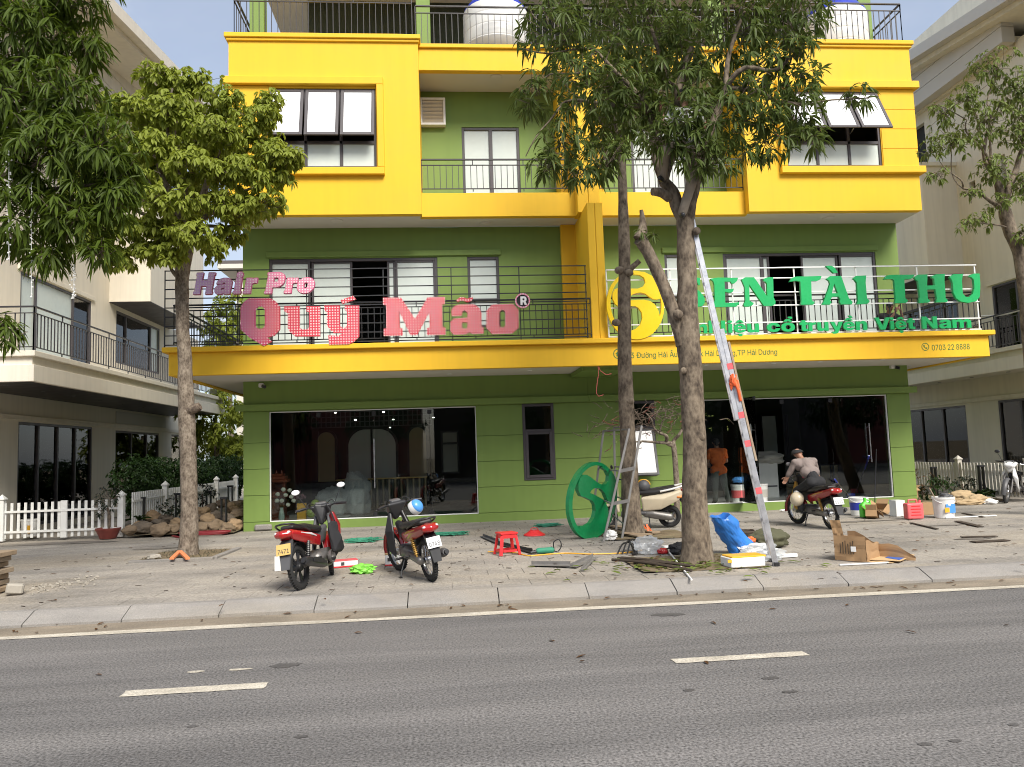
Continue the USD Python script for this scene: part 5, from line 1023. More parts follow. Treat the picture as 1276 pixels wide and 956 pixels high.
    P().blob([(.40, 0, .70, .05), (.10, 0, .55, .07), (-.10, 0, .60, .07), (.30, 0, .56, .05)]).build('frame_cover', g('inner'), t, smooth=45)
    for s in (-1, 1):
        q = P(); q.blob([(.43, s*.09, .86, .03), (.50, s*.12, .70, .02), (.44, s*.19, .62, .015), (.36, s*.20, .36, .012), (.27, s*.16, .28, .012), (.30, s*.13, .62, .015)]); q.build('leg_shield', g('shield'), t, smooth=45)
    for s in (-1, 1):
        q = P(); q.tube([front((.455, s*.09, .72)), front((.56, s*.09, .46))], .019, 10); q.tube([front((.545, s*.09, .50)), front((.62, s*.09, .275))], .026, 10); q.build('fork_leg', g('fork'), t, smooth=40)
    arc_strip(P(), front([fx, 0, wz]), .315, math.radians(-8), math.radians(165), .11, R3=S).build('front_mudguard', g('mudguard'), t, smooth=50)
    q = P(); q.blob([(*front((.40, .0, 1.0)), .05), (*front((.50, .07, .93)), .05), (*front((.50, -.07, .93)), .05), (*front((.36, .12, .99)), .03), (*front((.36, -.12, .99)), .03), (*front((.47, 0, .82)), .06)]); hf = q.build('headlight_cowl', g('cowl'), t, smooth=45)
    P().blob([(*front((.545, .05, .925)), .04), (*front((.545, -.05, .925)), .04), (*front((.55, 0, .89)), .03)]).build('headlight', M['lamp_clear'], hf, smooth=50)
    P().blob([(*front((.37, .06, 1.03)), .018), (*front((.37, -.06, 1.03)), .018), (*front((.44, .06, 1.045)), .015), (*front((.44, -.06, 1.045)), .015)]).build('dash', M['grey_plastic'], hf, smooth=50)
    q = P(); q.tube([front(p) for p in smooth_path([(.25, .34, .985), (.31, .20, 1.0), (.38, .10, .98), (.38, -.10, .98), (.31, -.20, 1.0), (.25, -.34, .985)], 14)], .012, 8); hb = q.build('handlebar', M['black_metal'], t, smooth=True)
    for s in (-1, 1):
        P().tube([front((.315, s*.215, 1.0)), front((.25, s*.35, .985))], .019, 9).build('grip', M['black_plastic'], hb)
        P().tube([front((.36, s*.20, .985)), front((.315, s*.30, .975)), front((.30, s*.36, .972))], .006, 6).build('lever', M['steel'], hb)
    for s in (-1, 1): P().tube(smooth_path([front((.31, s*.20, .99)), front((.40, s*.15, 1.06)), front((.50, s*.06, .98)), front((.48, s*.05, .80))], 12), .006, 5).build('cable', M['black_plastic'], hb)
    for s in mirrors:
        q = P(); q.tube([front((.35, s*.19, 1.0)), front((.33, s*.25, 1.12)), front((.34, s*.30, 1.20))], .006, 6); mr = q.build('mirror_stem', M['black_metal'], t)
        Rm = S @ rot('z', s*.12) @ rot('y', -.15); P().ell(front((.345, s*.315, 1.245)), (.018, .062, .042), Rm).build('mirror_shell', M['black_plastic'], mr, smooth=True)
        P().ell(front((.331, s*.315, 1.245)), (.010, .056, .037), Rm).build('mirror_glass', g('mirror'), mr, smooth=True)
    q = P(); q.tube([(.02, .11, .26), (-.03, .20, .12), (-.06, .235, .045)], .011, 7); q.obox((-.065, .245, .035), (.07, .04, .012)); q.build('side_stand', M['black_metal'], t)
    for s in (-1, 1): P().tube([(.05, s*.10, .27), (.05, s*.25, .275)], .017, 8).build('foot_peg', M['black_plastic'], t); P().tube([(-.32, s*.10, .33), (-.32, s*.21, .34)], .014, 8).build('foot_peg', M['black_plastic'], t)
    return t, Mx
def place(px_r, py_r, heading): # ground point of the rear wheel -> middle of the machine
    c = at(px_r, py_r, Z=.14); return np.array([c[0]+.61*math.cos(heading), c[1]+.61*math.sin(heading), .145])
M['mirror_sky'] = M['white_film']
h1 = math.radians(77); L1 = place(376, 735, h1)
b1, X1 = motorbike('bright red motorbike with black wheels, yellow plate and a black bag', L1, h1, math.radians(9), math.radians(22), dict(rim='black_metal', spring='black_metal', body='red_paint', tail='red_paint', rail='black_metal', inner='grey_plastic', shield='grey_plastic', fork='black_metal', mudguard='red_paint', cowl='black_plastic', mirror='white_film'), '7471', cast=True, plate_mat='plate_yellow')
MB(X1).blob([(.40, -.16, .86, .035), (.46, -.20, .70, .03), (.38, -.22, .52, .02), (.44, -.10, .80, .03)]).build('front_panel', M['dark_red_paint'], b1, smooth=45)
MB(X1).blob([(.34, .04, 1.0, .04), (.44, .0, .86, .06), (.40, -.05, .98, .05), (.36, .0, .78, .04)]).build('inner_cowl', M['black_plastic'], b1, smooth=45)
h2 = math.radians(112); L2 = place(538, 724.5, h2)
b2, X2 = motorbike('black and dark red motorbike on its side stand, white plate, helmet on handlebar', L2, h2, math.radians(9), math.radians(8), dict(rim='steel', spring='spring_gold', body='dark_red_paint', tail='dark_red_paint', rail='black_metal', inner='black_plastic', shield='black_plastic', fork='steel', mudguard='red_paint', cowl='black_plastic', mirror='black_plastic'), '0748', mirrors=())
h3 = math.radians(93); L3 = place(1036.5, 659.5, h3)
b3, X3 = motorbike('red and gold motorbike being ridden, near the right shopfront, cream helmet at its side', L3, h3, math.radians(2), math.radians(10), dict(rim='steel', spring='spring_gold', body='dark_red_paint', tail='red_paint', rail='black_metal', inner='grey_plastic', shield='spring_gold', fork='steel', mudguard='dark_red_paint', cowl='black_plastic', mirror='grey_plastic'), '1131', mirrors=(1,))
h5 = math.radians(206); c5 = at(1251, 627, Z=.14); L5 = np.array([c5[0]-.62*math.cos(h5), c5[1]-.62*math.sin(h5), .145])
b5, X5 = motorbike('white and black motorbike cut by the right edge, beside the plants', L5, h5, math.radians(8), math.radians(15), dict(rim='steel', spring='black_metal', body='white_plastic', tail='white_plastic', rail='black_metal', inner='black_plastic', shield='white_plastic', fork='engine_metal', mudguard='grey_plastic', cowl='white_plastic', mirror='grey_plastic'), '')
# things carried on them
def tr(Mx, p): p = np.atleast_2d(np.asarray(p, float)); return (p @ Mx[:3, :3].T+Mx[:3, 3])
def lumpy(mb, c, r, seed, amp=.18, sub=3, freq=2.2, R=None):
    m = trimesh.creation.icosphere(subdivisions=sub); v = m.vertices; k = 1+amp*2*(meshkit.fbm(v*freq+seed*3.3, 4, seed)-.5)[:, None]; v = v*k*np.asarray(r, float)
    if R is not None: v = v @ np.asarray(R).T
    return mb.add(v+np.asarray(c, float), m.faces)
bag = thing('bag', 'black shoulder bag hanging on the right side of the bright red motorbike', 'bag', tr(X1, (.18, -.2, .3))[0])
q = MB(X1); q.blob([(.30, -.20, .72, .04), (.14, -.20, .71, .04), (.30, -.24, .38, .05), (.08, -.23, .38, .04), (.20, -.27, .5, .05)]); v, f = q.mesh(); m_ = trimesh.Trimesh(v, f).subdivide().subdivide(); v = m_.vertices+.07*(meshkit.fbm(m_.vertices*8, 4)-.5)[:, None]
obj('pouch', (v, m_.faces), M['black_cloth'], bag, smooth=50); MB(X1).tube(smooth_path([(.30, -.22, .76), (.34, -.15, .95), (.33, -.12, 1.0)], 8), .012, 6).build('strap', M['black_cloth'], bag)
hm = thing('helmet', 'blue and white half helmet on the handlebar of the black and red motorbike', 'helmet', tr(X2, (.28, -.28, .88))[0])
c = (.27, -.27, .90); R3 = rot('x', .9) @ rot('y', -.7); dome = [(0, .085)]+[(.105*math.sin(a), .085*math.cos(a)) for a in np.linspace(.2, 1.6, 10)]
q = MB(X2); q.lathe(dome, 22, c, R3); q.build('shell', M['blue_white'], hm, smooth=True); q = MB(X2); q.lathe([(.106, .004), (.110, -.03), (.106, -.075), (.094, -.08)], 22, c, R3); q.build('rim_band', M['white_plastic'], hm, smooth=True)
hm = thing('helmet', 'cream helmet hanging at the left side of the ridden red and gold motorbike', 'helmet', tr(X3, (.05, .24, .42))[0])
c = (.10, .27, .55); R3 = rot('x', -1.2); q = MB(X3); q.lathe([(0, .135)]+[(.145*math.sin(a), .135*math.cos(a)) for a in np.linspace(.15, 2.2, 14)], 24, c, R3); q.build('shell', M['cream_paint'], hm, smooth=True); MB(X3).lathe([(.12, -.079), (.10, -.05), (.0, -.03)], 20, c, R3).build('lining', M['black_cloth'], hm)
q = MB(X3); lumpy(q, (.14, .25, .66), (.09, .04, .06), 3); q.build('white_cloth', M['white_plastic'], hm, smooth=True)

# ---------------------------------------------------------------- beige scooter behind the slim trunk
def scooter(label, loc, heading, lean):
    t = thing('scooter', label, 'scooter', loc); Mx = TT(loc, heading, lean); P = lambda: MB(Mx); S = rot('z', .5); hd = np.array([.47, 0, .6]); fr_ = lambda p: (np.asarray(p)-hd) @ S.T+hd
    for c, R3, rr in ((np.array([-.62, 0, .235]), np.eye(3), .19), (fr_([.68, 0, .24]), S, .195)):
        w = torus(P(), c, rr, .045, R3, n=32).build('wheel', M['tyre_rubber'], t, smooth=60)
        q = torus(P(), c, rr-.05, .012, R3, n=24); q.lathe([(0, -.045), (.06, -.045), (.06, .045), (0, .045)], 14, c, R3 @ RY)
        for k in range(5): a = k*1.2566; q.bar(c, c+R3 @ np.array([.14*math.cos(a), 0, .14*math.sin(a)]), .02, .03)
        q.build('rim', M['grey_plastic'], w, smooth=40)
    for s in (-1, 1):
        P().blob([(-.10, s*.12, .62, .05), (-.12, s*.13, .42, .05), (-.50, s*.17, .62, .06), (-.45, s*.16, .45, .04), (-.88, s*.10, .76, .05), (-.80, s*.12, .62, .04)]).build('side_panel', M['cream_paint'], t, smooth=50)
    P().blob([(-.30, .1, .66, .05), (-.30, -.1, .66, .05), (-.85, .06, .74, .05), (-.85, -.06, .74, .05)]).build('tail_cowl', M['cream_paint'], t, smooth=50)
    P().blob([(-.02, .07, .74, .05), (-.02, -.07, .74, .05), (-.35, .12, .76, .05), (-.35, -.12, .76, .05), (-.72, .10, .83, .045), (-.72, -.10, .83, .045)]).build('seat', M['seat_vinyl'], t, smooth=50)
    P().tube(smooth_path([(-.45, .17, .78), (-.75, .16, .84), (-.98, .07, .90), (-.98, -.07, .90), (-.75, -.16, .84), (-.45, -.17, .78)], 16), .02, 8).build('grab_rail', M['white_plastic'], t, smooth=True)
    tl_ = P().blob([(-.93, .09, .74, .04), (-.93, -.09, .74, .04), (-.90, .13, .80, .03), (-.90, -.13, .80, .03), (-.95, 0, .70, .04)]).build('tail_light', M['lamp_red'], t, smooth=50)
    for s in (-1, 1): P().blob([(-.90, s*.13, .66, .03), (-.80, s*.16, .66, .02)]).build('indicator', M['lamp_orange'], tl_, smooth=50)
    P().hull([(-.82, y, .6) for y in (-.07, .07)]+[(-.98, y, .38) for y in (-.06, .06)]+[(-.93, y, .60) for y in (-.08, .08)]+[(-.97, y, .38) for y in (-.06, .06)]).build('mud_flap', M['black_plastic'], t)
    up = unit((.35, 0, .93)); q = P(); q.obox((-.985, 0, .50), (.19, .14, .006), np.stack([[0, 1, 0], up, np.cross([0, 1, 0], up)], 1), .002); q.build('number_plate', M['plate_white'], t)
    P().blob([(-.62, .12, .25, .08), (-.30, .12, .30, .09), (-.15, .1, .32, .08)]).build('engine', M['engine_metal'], t, smooth=45)
    P().blob([(-.30, -.17, .28, .05), (-.75, -.18, .33, .06)]).build('muffler', M['grey_plastic'], t, smooth=45)
    P().blob([(-.12, .15, .34, .04), (-.12, -.15, .34, .04), (.34, .15, .30, .04), (.34, -.15, .30, .04)]).build('floor_board', M['grey_plastic'], t, smooth=50)
    P().blob([(.42, .20, .40, .03), (.42, -.20, .40, .03), (.48, .22, .62, .03), (.48, -.22, .62, .03), (.45, .14, .92, .03), (.45, -.14, .92, .03), (.58, 0, .60, .06)]).build('front_apron', M['cream_paint'], t, smooth=50)
    for s in (-1, 1): P().tube([fr_((.55, s*.09, .5)), fr_((.68, s*.09, .24))], .022, 8).build('fork_leg', M['engine_metal'], t)
    arc_strip(P(), fr_([.68, 0, .24]), .26, .1, 2.6, .13, R3=S).build('front_mudguard', M['cream_paint'], t, smooth=50)
    P().blob([(*fr_((.42, 0, 1.02)), .05), (*fr_((.50, .09, .98)), .05), (*fr_((.50, -.09, .98)), .05)]).build('headlight_cowl', M['grey_plastic'], t, smooth=50)
    hb = P().tube([fr_(p) for p in [(.32, .34, 1.02), (.42, .1, 1.04), (.42, -.1, 1.04), (.32, -.34, 1.02)]], .014, 8).build('handlebar', M['black_metal'], t)
    for s in (-1, 1):
        P().tube([fr_((.38, s*.22, 1.03)), fr_((.31, s*.36, 1.02))], .02, 8).build('grip', M['black_plastic'], hb)
        mr = P().tube([fr_((.42, s*.2, 1.04)), fr_((.40, s*.26, 1.2))], .006, 6).build('mirror_stem', M['black_metal'], t); P().ell(fr_((.40, s*.27, 1.25)), (.02, .06, .045), S).build('mirror_shell', M['black_plastic'], mr, smooth=True)
    P().tube([(-.2, .15, .3), (-.22, .27, .02)], .012, 7).build('side_stand', M['black_metal'], t)
    return t, Mx
hS = math.radians(165); cS = at(835, 657.5, Z=.14); LS = np.array([cS[0]+.62*math.cos(hS), cS[1]+.62*math.sin(hS), .145]); sc_, XS = scooter('beige scooter with black seat parked behind the slim mango trunk', LS, hS, math.radians(7))
hm = thing('helmet', 'dark grey helmet resting on the seat of the beige scooter', 'helmet', tr(XS, (.05, 0, .8))[0]); q = MB(XS); q.lathe([(0, .13)]+[(.135*math.sin(a), .13*math.cos(a)) for a in np.linspace(.15, 2.1, 12)], 22, (-.12, -.02, .875)); q.build('shell', M['grey_plastic'], hm, smooth=True)
MB(XS).tube([(-.12+.14*math.cos(a), -.02+.03, .875+.14*math.sin(a)) for a in np.linspace(.2, 2.9, 12)], .012, 6).build('strap', M['yellow_tape'], hm)
# ---------------------------------------------------------------- people
from manifold3d import Manifold, OpType
def bones(bl, refine=.03, it=6):
    """Bones (p, q, rp, rq) hulled, joined and smoothed into one continuous skin."""
    parts = []
    for p, q, a, b in bl: parts.append(Manifold.batch_hull([Manifold.sphere(a, 14).translate(list(map(float, p))), Manifold.sphere(b, 14).translate(list(map(float, q)))]))
    m = Manifold.batch_boolean(parts, OpType.Add).refine_to_length(refine).to_mesh(); tm = trimesh.Trimesh(m.vert_properties[:, :3], m.tri_verts, process=True); trimesh.smoothing.filter_taubin(tm, iterations=it); return tm.vertices, tm.faces
def hand(w, d, nrm, s=1):
    """Palm, four unequal bent fingers and a thumb on the side; w wrist, d pointing direction, nrm out of the back of the hand."""
    d, nrm = unit(d), unit(nrm); a = unit(np.cross(nrm, d))*s; L = [(w, w+d*.085, .026, .022), (w+a*.015, w+d*.085+a*.03, .022, .016), (w-a*.015, w+d*.08-a*.03, .022, .016)]
    for k, ln in zip((-1.5, -.5, .5, 1.5), (.062, .078, .085, .075)):
        b = w+d*.085+a*.019*k; m_ = b+d*ln*.5-nrm*.012; L += [(b, m_, .0095, .009), (m_, m_+d*ln*.4-nrm*.03, .009, .0075)]
    b = w+d*.03+a*.028; L += [(b, b+a*.035+d*.03, .012, .010), (b+a*.035+d*.03, b+a*.045+d*.06-nrm*.01, .010, .008)]
    return L
def person(label, J, shirt, trousers, slim=1.0, short=False, shoe='black_plastic', hairm='hair', look=(0, 1, 0), sleeve=.6, hat=None, bare_feet=False):
    J = {k: np.asarray(v, float) for k, v in J.items()}; base = (J['hipL']+J['hipR'])/2; low = min(J[k][2] for k in J)
    t = thing('person', label, 'person', (base[0], base[1], low)); lk_ = unit(look); hd = J['head']; up = unit(hd-J['neck']); sd_ = unit(np.cross(lk_, up))
    pel, ch = base, (J['shL']+J['shR'])/2; mid = pel*.5+ch*.5
    B = [(J['neck'], hd-up*.02, .055, .06), (hd+up*.02-lk_*.012, hd+up*.045-lk_*.02, .085, .084), (hd-up*.06+lk_*.045, hd+lk_*.03, .038, .055), (hd+lk_*.09-up*.012, hd+lk_*.075+up*.025, .013, .010), (hd-up*.05+lk_*.078, hd-up*.05+lk_*.08, .022, .022)]
    for s in (-1, 1): B += [(hd+sd_*.078*s-lk_*.01, hd+sd_*.085*s-lk_*.012+up*.02, .014, .016), (hd+lk_*.08+sd_*.03*s+up*.022, hd+lk_*.078+sd_*.036*s+up*.022, .012, .012)]
    T = [(J['hipL'], J['hipR'], .115, .115), (mid-(J['shR']-J['shL'])*.2, mid+(J['shR']-J['shL'])*.2, .105, .105), (J['shL']*.75+J['shR']*.25-[0, 0, .06], J['shR']*.75+J['shL']*.25-[0, 0, .06], .115, .115), (pel, mid, .125, .11), (mid, ch-(ch-mid)*.2, .12, .12), (ch, J['neck'], .075, .055)]
    T = [(p, q, a*slim, b*slim) for p, q, a, b in T]; A, Lg = [], []
    for s in 'LR':
        A += [(ch*.55+J['sh'+s]*.45, J['sh'+s], .075, .066), (J['sh'+s], J['el'+s], .052, .042), (J['el'+s], J['wr'+s], .040, .027)]
        fw = unit(J['wr'+s]-J['el'+s]); A += hand(J['wr'+s], J.get('hd'+s, fw), np.cross(fw, [0, 0, 1.0]) if abs(fw[2]) > .8 else [0, 0, 1.0], 1 if s == 'L' else -1)
        Lg += [(J['hip'+s], J['kn'+s], .088, .058), (J['kn'+s], J['an'+s], .055, .036), (J['an'+s], J['toe'+s], .036, .026)]
    obj('body', bones(B+T+A+Lg, .035), M['skin'], t, smooth=True)
    infl = lambda L, d: [(p, q, a+d, b+d) for p, q, a, b in L]
    sl = []
    for s in 'LR': e = J['sh'+s]*(1-sleeve)+J['el'+s]*sleeve if sleeve <= 1 else J['el'+s]*(2-sleeve)+J['wr'+s]*(sleeve-1); sl += [(ch*.55+J['sh'+s]*.45, J['sh'+s], .085, .078), (J['sh'+s], J['el'+s] if sleeve > 1 else e, .068, .058 if sleeve > 1 else .066)]+([(J['el'+s], e, .058, .045)] if sleeve > 1 else [])
    v, f = bones(infl(T[1:3]+T[4:5] if short else T[:-1], .026 if short else .022)+sl, .035, 8); v = v+.012*(meshkit.fbm(v*11, 3)-.5)[:, None]*2; obj('shirt', (v, f), M[shirt], t, smooth=True)
    if short: obj('vest', bones(infl(T[:-1], .014), .035, 8), M['black_cloth'], t, smooth=True)
    tr_ = [(J['hipL'], J['hipR'], .132*slim, .132*slim)]
    for s in 'LR': tr_ += [(J['hip'+s], J['kn'+s], .108, .080), (J['kn'+s], J['an'+s]*.93+J['kn'+s]*.07, .078, .066)]
    v, f = bones(tr_, .035, 6); v = v+.016*(meshkit.fbm(v*[9, 9, 16], 3)-.5)[:, None]*2; obj('trousers', (v, f), M[trousers], t, smooth=True)
    for s in 'LR': d = unit(J['toe'+s]-J['an'+s]); obj('shoe', bones([(J['an'+s]-[0, 0, .015], J['toe'+s], .045, .036)], .03, 3), M[shoe], t, smooth=True)
    if hat is None: obj('hair', bones([(hd+up*.045-lk_*.02, hd+up*.05-lk_*.022, .094, .094), (hd-lk_*.055, hd-lk_*.05-up*.05, .062, .045)], .03, 3), M[hairm], t, smooth=True)
    else:
        q = MB(); R3 = np.stack([sd_, lk_, up], 1); q.lathe([(0, .118)]+[(.118*math.sin(a), .118*math.cos(a)) for a in np.linspace(.2, 1.65, 9)], 20, hd+up*.03-lk_*.012, R3); q.blob([(*(hd+up*.04+lk_*.10+sd_*.05), .01), (*(hd+up*.04+lk_*.10-sd_*.05), .01), (*(hd+up*.035+lk_*.16), .008)]); q.build('cap', M[hat], t, smooth=50)
    return t
# man in orange at the right shopfront, seen from behind
c = at(898, 633, Y=19.75); x, y, z = c[0], 19.75, .30; u = np.array([x, y, z]); o = lambda a, b, c_: u+np.array([a, b, c_])
person('person in orange shirt and grey trousers standing at the right shopfront, back turned', dict(hipL=o(-.09, 0, .86), hipR=o(.09, 0, .86), knL=o(-.11, .0, .46), knR=o(.13, -.03, .46), anL=o(-.13, .0, .08), anR=o(.19, -.05, .08), toeL=o(-.14, .15, .03), toeR=o(.22, .09, .03),
    shL=o(-.19, .02, 1.36), shR=o(.19, .02, 1.36), elL=o(-.25, .06, 1.09), elR=o(.25, .06, 1.09), wrL=o(-.16, .27, 1.02), wrR=o(.16, .27, 1.02), neck=o(0, .05, 1.44), head=o(0, .10, 1.56)), 'orange_shirt', 'grey_trousers', look=(0, .95, -.3))
# rider leaning forward on the red and gold motorbike
k = lambda *p: tr(X3, p)[0]; fw = X3[:3, :3] @ np.array([1., 0, 0])
person('person in grey jacket and dark cap leaning over the red and gold motorbike', dict(hipL=k(-.18, .09, .87), hipR=k(-.18, -.09, .87), knL=k(.22, .20, .70), knR=k(.22, -.20, .70), anL=k(.06, .22, .34), anR=k(.06, -.22, .34), toeL=k(.20, .24, .30), toeR=k(.20, -.24, .30),
    shL=k(.18, .20, 1.27), shR=k(.18, -.20, 1.27), elL=k(.28, .30, 1.05), elR=k(.28, -.30, 1.05), wrL=k(.30, .33, .99), wrR=k(.30, -.33, .99), neck=k(.26, 0, 1.32), head=k(.36, .02, 1.42)), 'grey_jacket', 'black_cloth', slim=.88, short=True, look=tuple(fw*.9+np.array([0, 0, -.3])), sleeve=1.7, hat='black_cloth')
pk = stage.GetPrimAtPath('/World/person_001'); MB(X3).blob([(-.02, .10, 1.03, .03), (-.02, -.10, 1.03, .03), (.02, .13, .98, .025), (.02, -.13, .98, .025), (-.08, 0, 1.06, .03)]).build('jacket_hem', M['pink_cloth'], pk, smooth=50)
# man standing in the fork of the mango tree
a1, a2 = at(850, 273, Y=10.90), at(824, 229, Y=11.0); hp = at(859, 180, Y=10.95); O = lambda a, b, c_: hp+np.array([a, b, c_])
person('person in beige trousers standing high in the fork of the kerbside mango tree', dict(hipL=O(-.09, .02, 0), hipR=O(.09, -.02, 0), knR=at(862, 227, Y=10.78), knL=at(828, 188, Y=10.6), anR=a1+[0, 0, .07], anL=a2+[.03, 0, .08], toeR=a1+[-.03, -.14, .02], toeL=a2+[-.06, -.13, .04],
    shL=O(-.22, .05, .50), shR=O(.16, .05, .52), elL=O(-.34, .08, .30), elR=O(.28, .1, .32), wrL=O(-.36, .12, .55), wrR=O(.30, .15, .58), neck=O(-.03, .05, .60), head=O(-.05, .02, .74)), 'grey_panel', 'beige_trousers', shoe='black_plastic', look=(-.3, -.9, .2))
# man sitting on the first-floor balcony
hd = at(1109, 383, Y=18.3); O = lambda a, b, c_: hd+np.array([a, b, c_])
person('person in dark shirt sitting on the balcony behind the green letters, hands raised', dict(hipL=O(-.09, .25, -.72), hipR=O(.09, .25, -.72), knL=O(-.16, -.15, -.58), knR=O(.2, -.15, -.58), anL=O(-.16, -.1, -.98), anR=O(.2, -.1, -.98), toeL=O(-.16, -.25, -1.0), toeR=O(.2, -.25, -1.0),
    shL=O(-.2, .13, -.2), shR=O(.2, .13, -.2), elL=O(-.16, -.16, -.38), elR=O(.2, -.18, -.36), wrL=O(.02, -.2, -.14), wrR=O(.15, -.2, -.12), hdL=np.array([.3, .1, .9]), hdR=np.array([-.3, .1, .9]), neck=O(0, .07, -.12), head=O(0, 0, 0)), 'black_cloth', 'black_cloth', look=(.25, -.95, -.1))
st_ = thing('stool', 'low dark stool under the person on the balcony', 'stool', O(0, .25, -1.05)); q = MB(); c = O(0, .28, 0); q.box(c[0]-.2, c[0]+.2, c[1]-.18, c[1]+.18, hd[2]-.90, hd[2]-.85, .01)
for sx in (-1, 1):
    for sy in (-1, 1): q.bar((c[0]+sx*.17, c[1]+sy*.15, 4.26), (c[0]+sx*.15, c[1]+sy*.13, hd[2]-.9), .03)
q.build('frame', M['black_plastic'], st_)
# ---------------------------------------------------------------- things about the pavement
G0 = .146
gp = lambda px, py, z=G0: at(px, py, Z=z)
def single(name, label, cat, mb, mat, smooth=False, group=None): return tag(obj(name, mb.mesh(), mat, None, smooth), label, cat, group)
# aluminium extension ladder against the kerbside tree
ld = thing('ladder', 'tall aluminium extension ladder leaning against the kerbside mango tree, tied with orange rope', 'ladder', gp(970, 704))
f1, t1 = gp(967, 705), at(867, 272, Y=11.05); wd = np.array([.120, .385, 0]); dv = unit(t1-f1); nx = unit(np.cross(dv, wd))
def rung_set(fo, to, w_, mat, r0, r1, off):
    a, b = fo+off, to+off
    for s_ in (0, 1): MB().bar(a+w_*s_, b+w_*s_, .028, .075, up=np.cross(dv, w_), b=.004).build('rail', M[mat], ld)
    n = int(np.linalg.norm(b-a)/.30)
    for i in range(1, n): c = a+(b-a)*i/n; MB().tube([c, c+w_], .015, 8).build('rung', M['aluminium'], ld)
mid1 = f1+(t1-f1)*.66; rung_set(f1, mid1, wd, 'aluminium', 0, 0, np.zeros(3)); rung_set(f1+(t1-f1)*.40, t1, wd*.92+np.array([-.0, .0, 0]), 'aluminium', 0, 0, nx*.055)
MB().bar(f1+(t1-f1)*.28+nx*-.06+wd*.1, f1+(t1-f1)*.62+nx*-.06+wd*.1, .03, .03).build('wooden_batten', M['wood'], ld)
for s_ in (0, 1): MB().box(f1[0]+wd[0]*s_-.035, f1[0]+wd[0]*s_+.035, f1[1]+wd[1]*s_-.05, f1[1]+wd[1]*s_+.05, G0-.002, G0+.05, .006).build('foot', M['black_plastic'], ld)
for fr in (.20, .33, .41, .55): c = f1+(t1-f1)*fr; q = MB(); q.bar(c-dv*.045, c+dv*.045, .034, .080, up=np.cross(dv, wd)); q.build('sticker', M['pink_red_plastic'], ld)
q = MB(); c0 = f1+(t1-f1)*.505; r_ = np.random.default_rng(3)
for i in range(7): a = r_.uniform(0, 6, 9); q.tube(smooth_path([c0+dv*r_.uniform(-.12, .10)+np.array([.06*math.cos(x), .06*math.sin(x), .05*math.sin(2*x)]) for x in a], 22), .014, 6)
q.tube(smooth_path([c0+[0, -.05, 0], c0+[.03, -.08, -.12], c0+[.05, -.07, -.22], c0+[.06, -.06, -.28]], 10), .022, 6); single('orange_rope', 'bundle of orange rope knotted round the ladder', 'rope', q, M['rope_orange'], True)
# folding steel steps against the slim tree
ss = thing('step_frame', 'grey steel folding step frame standing in front of the slim mango tree', 'step frame', gp(765, 672))
SY = 14.05
P1, P2, P3, P4 = gp(752, 675), gp(775, 671), gp(736, 660), gp(768, 661); T1, T2, T3, T4 = at(784, 535, Y=P1[1]+.18), at(799.5, 531, Y=P2[1]+.15), at(752, 537, Y=P3[1]-.1), at(765, 533, Y=P4[1]-.15)
for n_, (a, b) in enumerate([(P1, T1), (P2, T2), (P3, T3), (P4, T4)]): MB().bar(a, b, .042, .03, b=.003).build('leg', M['galvanised'], ss)
MB().bar(T3, T1, .03).build('top_bar', M['galvanised'], ss); MB().bar(T4, T2, .03).build('top_bar', M['galvanised'], ss)
L_ = lambda a, b, f_: a+(b-a)*f_
for f_ in (.33, .62): MB().bar(L_(P3, T3, f_), L_(P1, T1, f_), .025).build('step_bar', M['galvanised'], ss); MB().bar(L_(P4, T4, f_), L_(P2, T2, f_), .025).build('step_bar', M['galvanised'], ss); MB().bar(L_(P1, T1, f_), L_(P2, T2, f_), .03, .06).build('step_bar', M['galvanised'], ss)
MB().bar(L_(P3, T3, .3), L_(P2, T2, .12), .02).build('brace', M['galvanised'], ss)
# the spare green emblem propped against it
em = thing('emblem', 'green round emblem of two curling leaves leaning against the steel steps', 'sign emblem', gp(727, 670))
b0 = gp(727, 671); tc = at(748, 577, Y=b0[1]+.22); ctr = (b0+tc)/2; upv = unit(tc-b0); H_ = np.linalg.norm(tc-b0)/2
rt = unit(np.array([.80, .60, 0])); rt = unit(rt-upv*np.dot(rt, upv)); upv = unit(upv+rt*.08); rt = unit(rt-upv*np.dot(rt, upv)); nr_ = np.cross(rt, upv)
K = .66
obj('plate', MB().poly(EM, .09, lambda p: ctr+np.outer(p[:, 0]*K, rt)+np.outer(p[:, 1]*H_, upv)+np.outer(p[:, 2]-.045, nr_)).mesh(), M['emblem_green'], em)
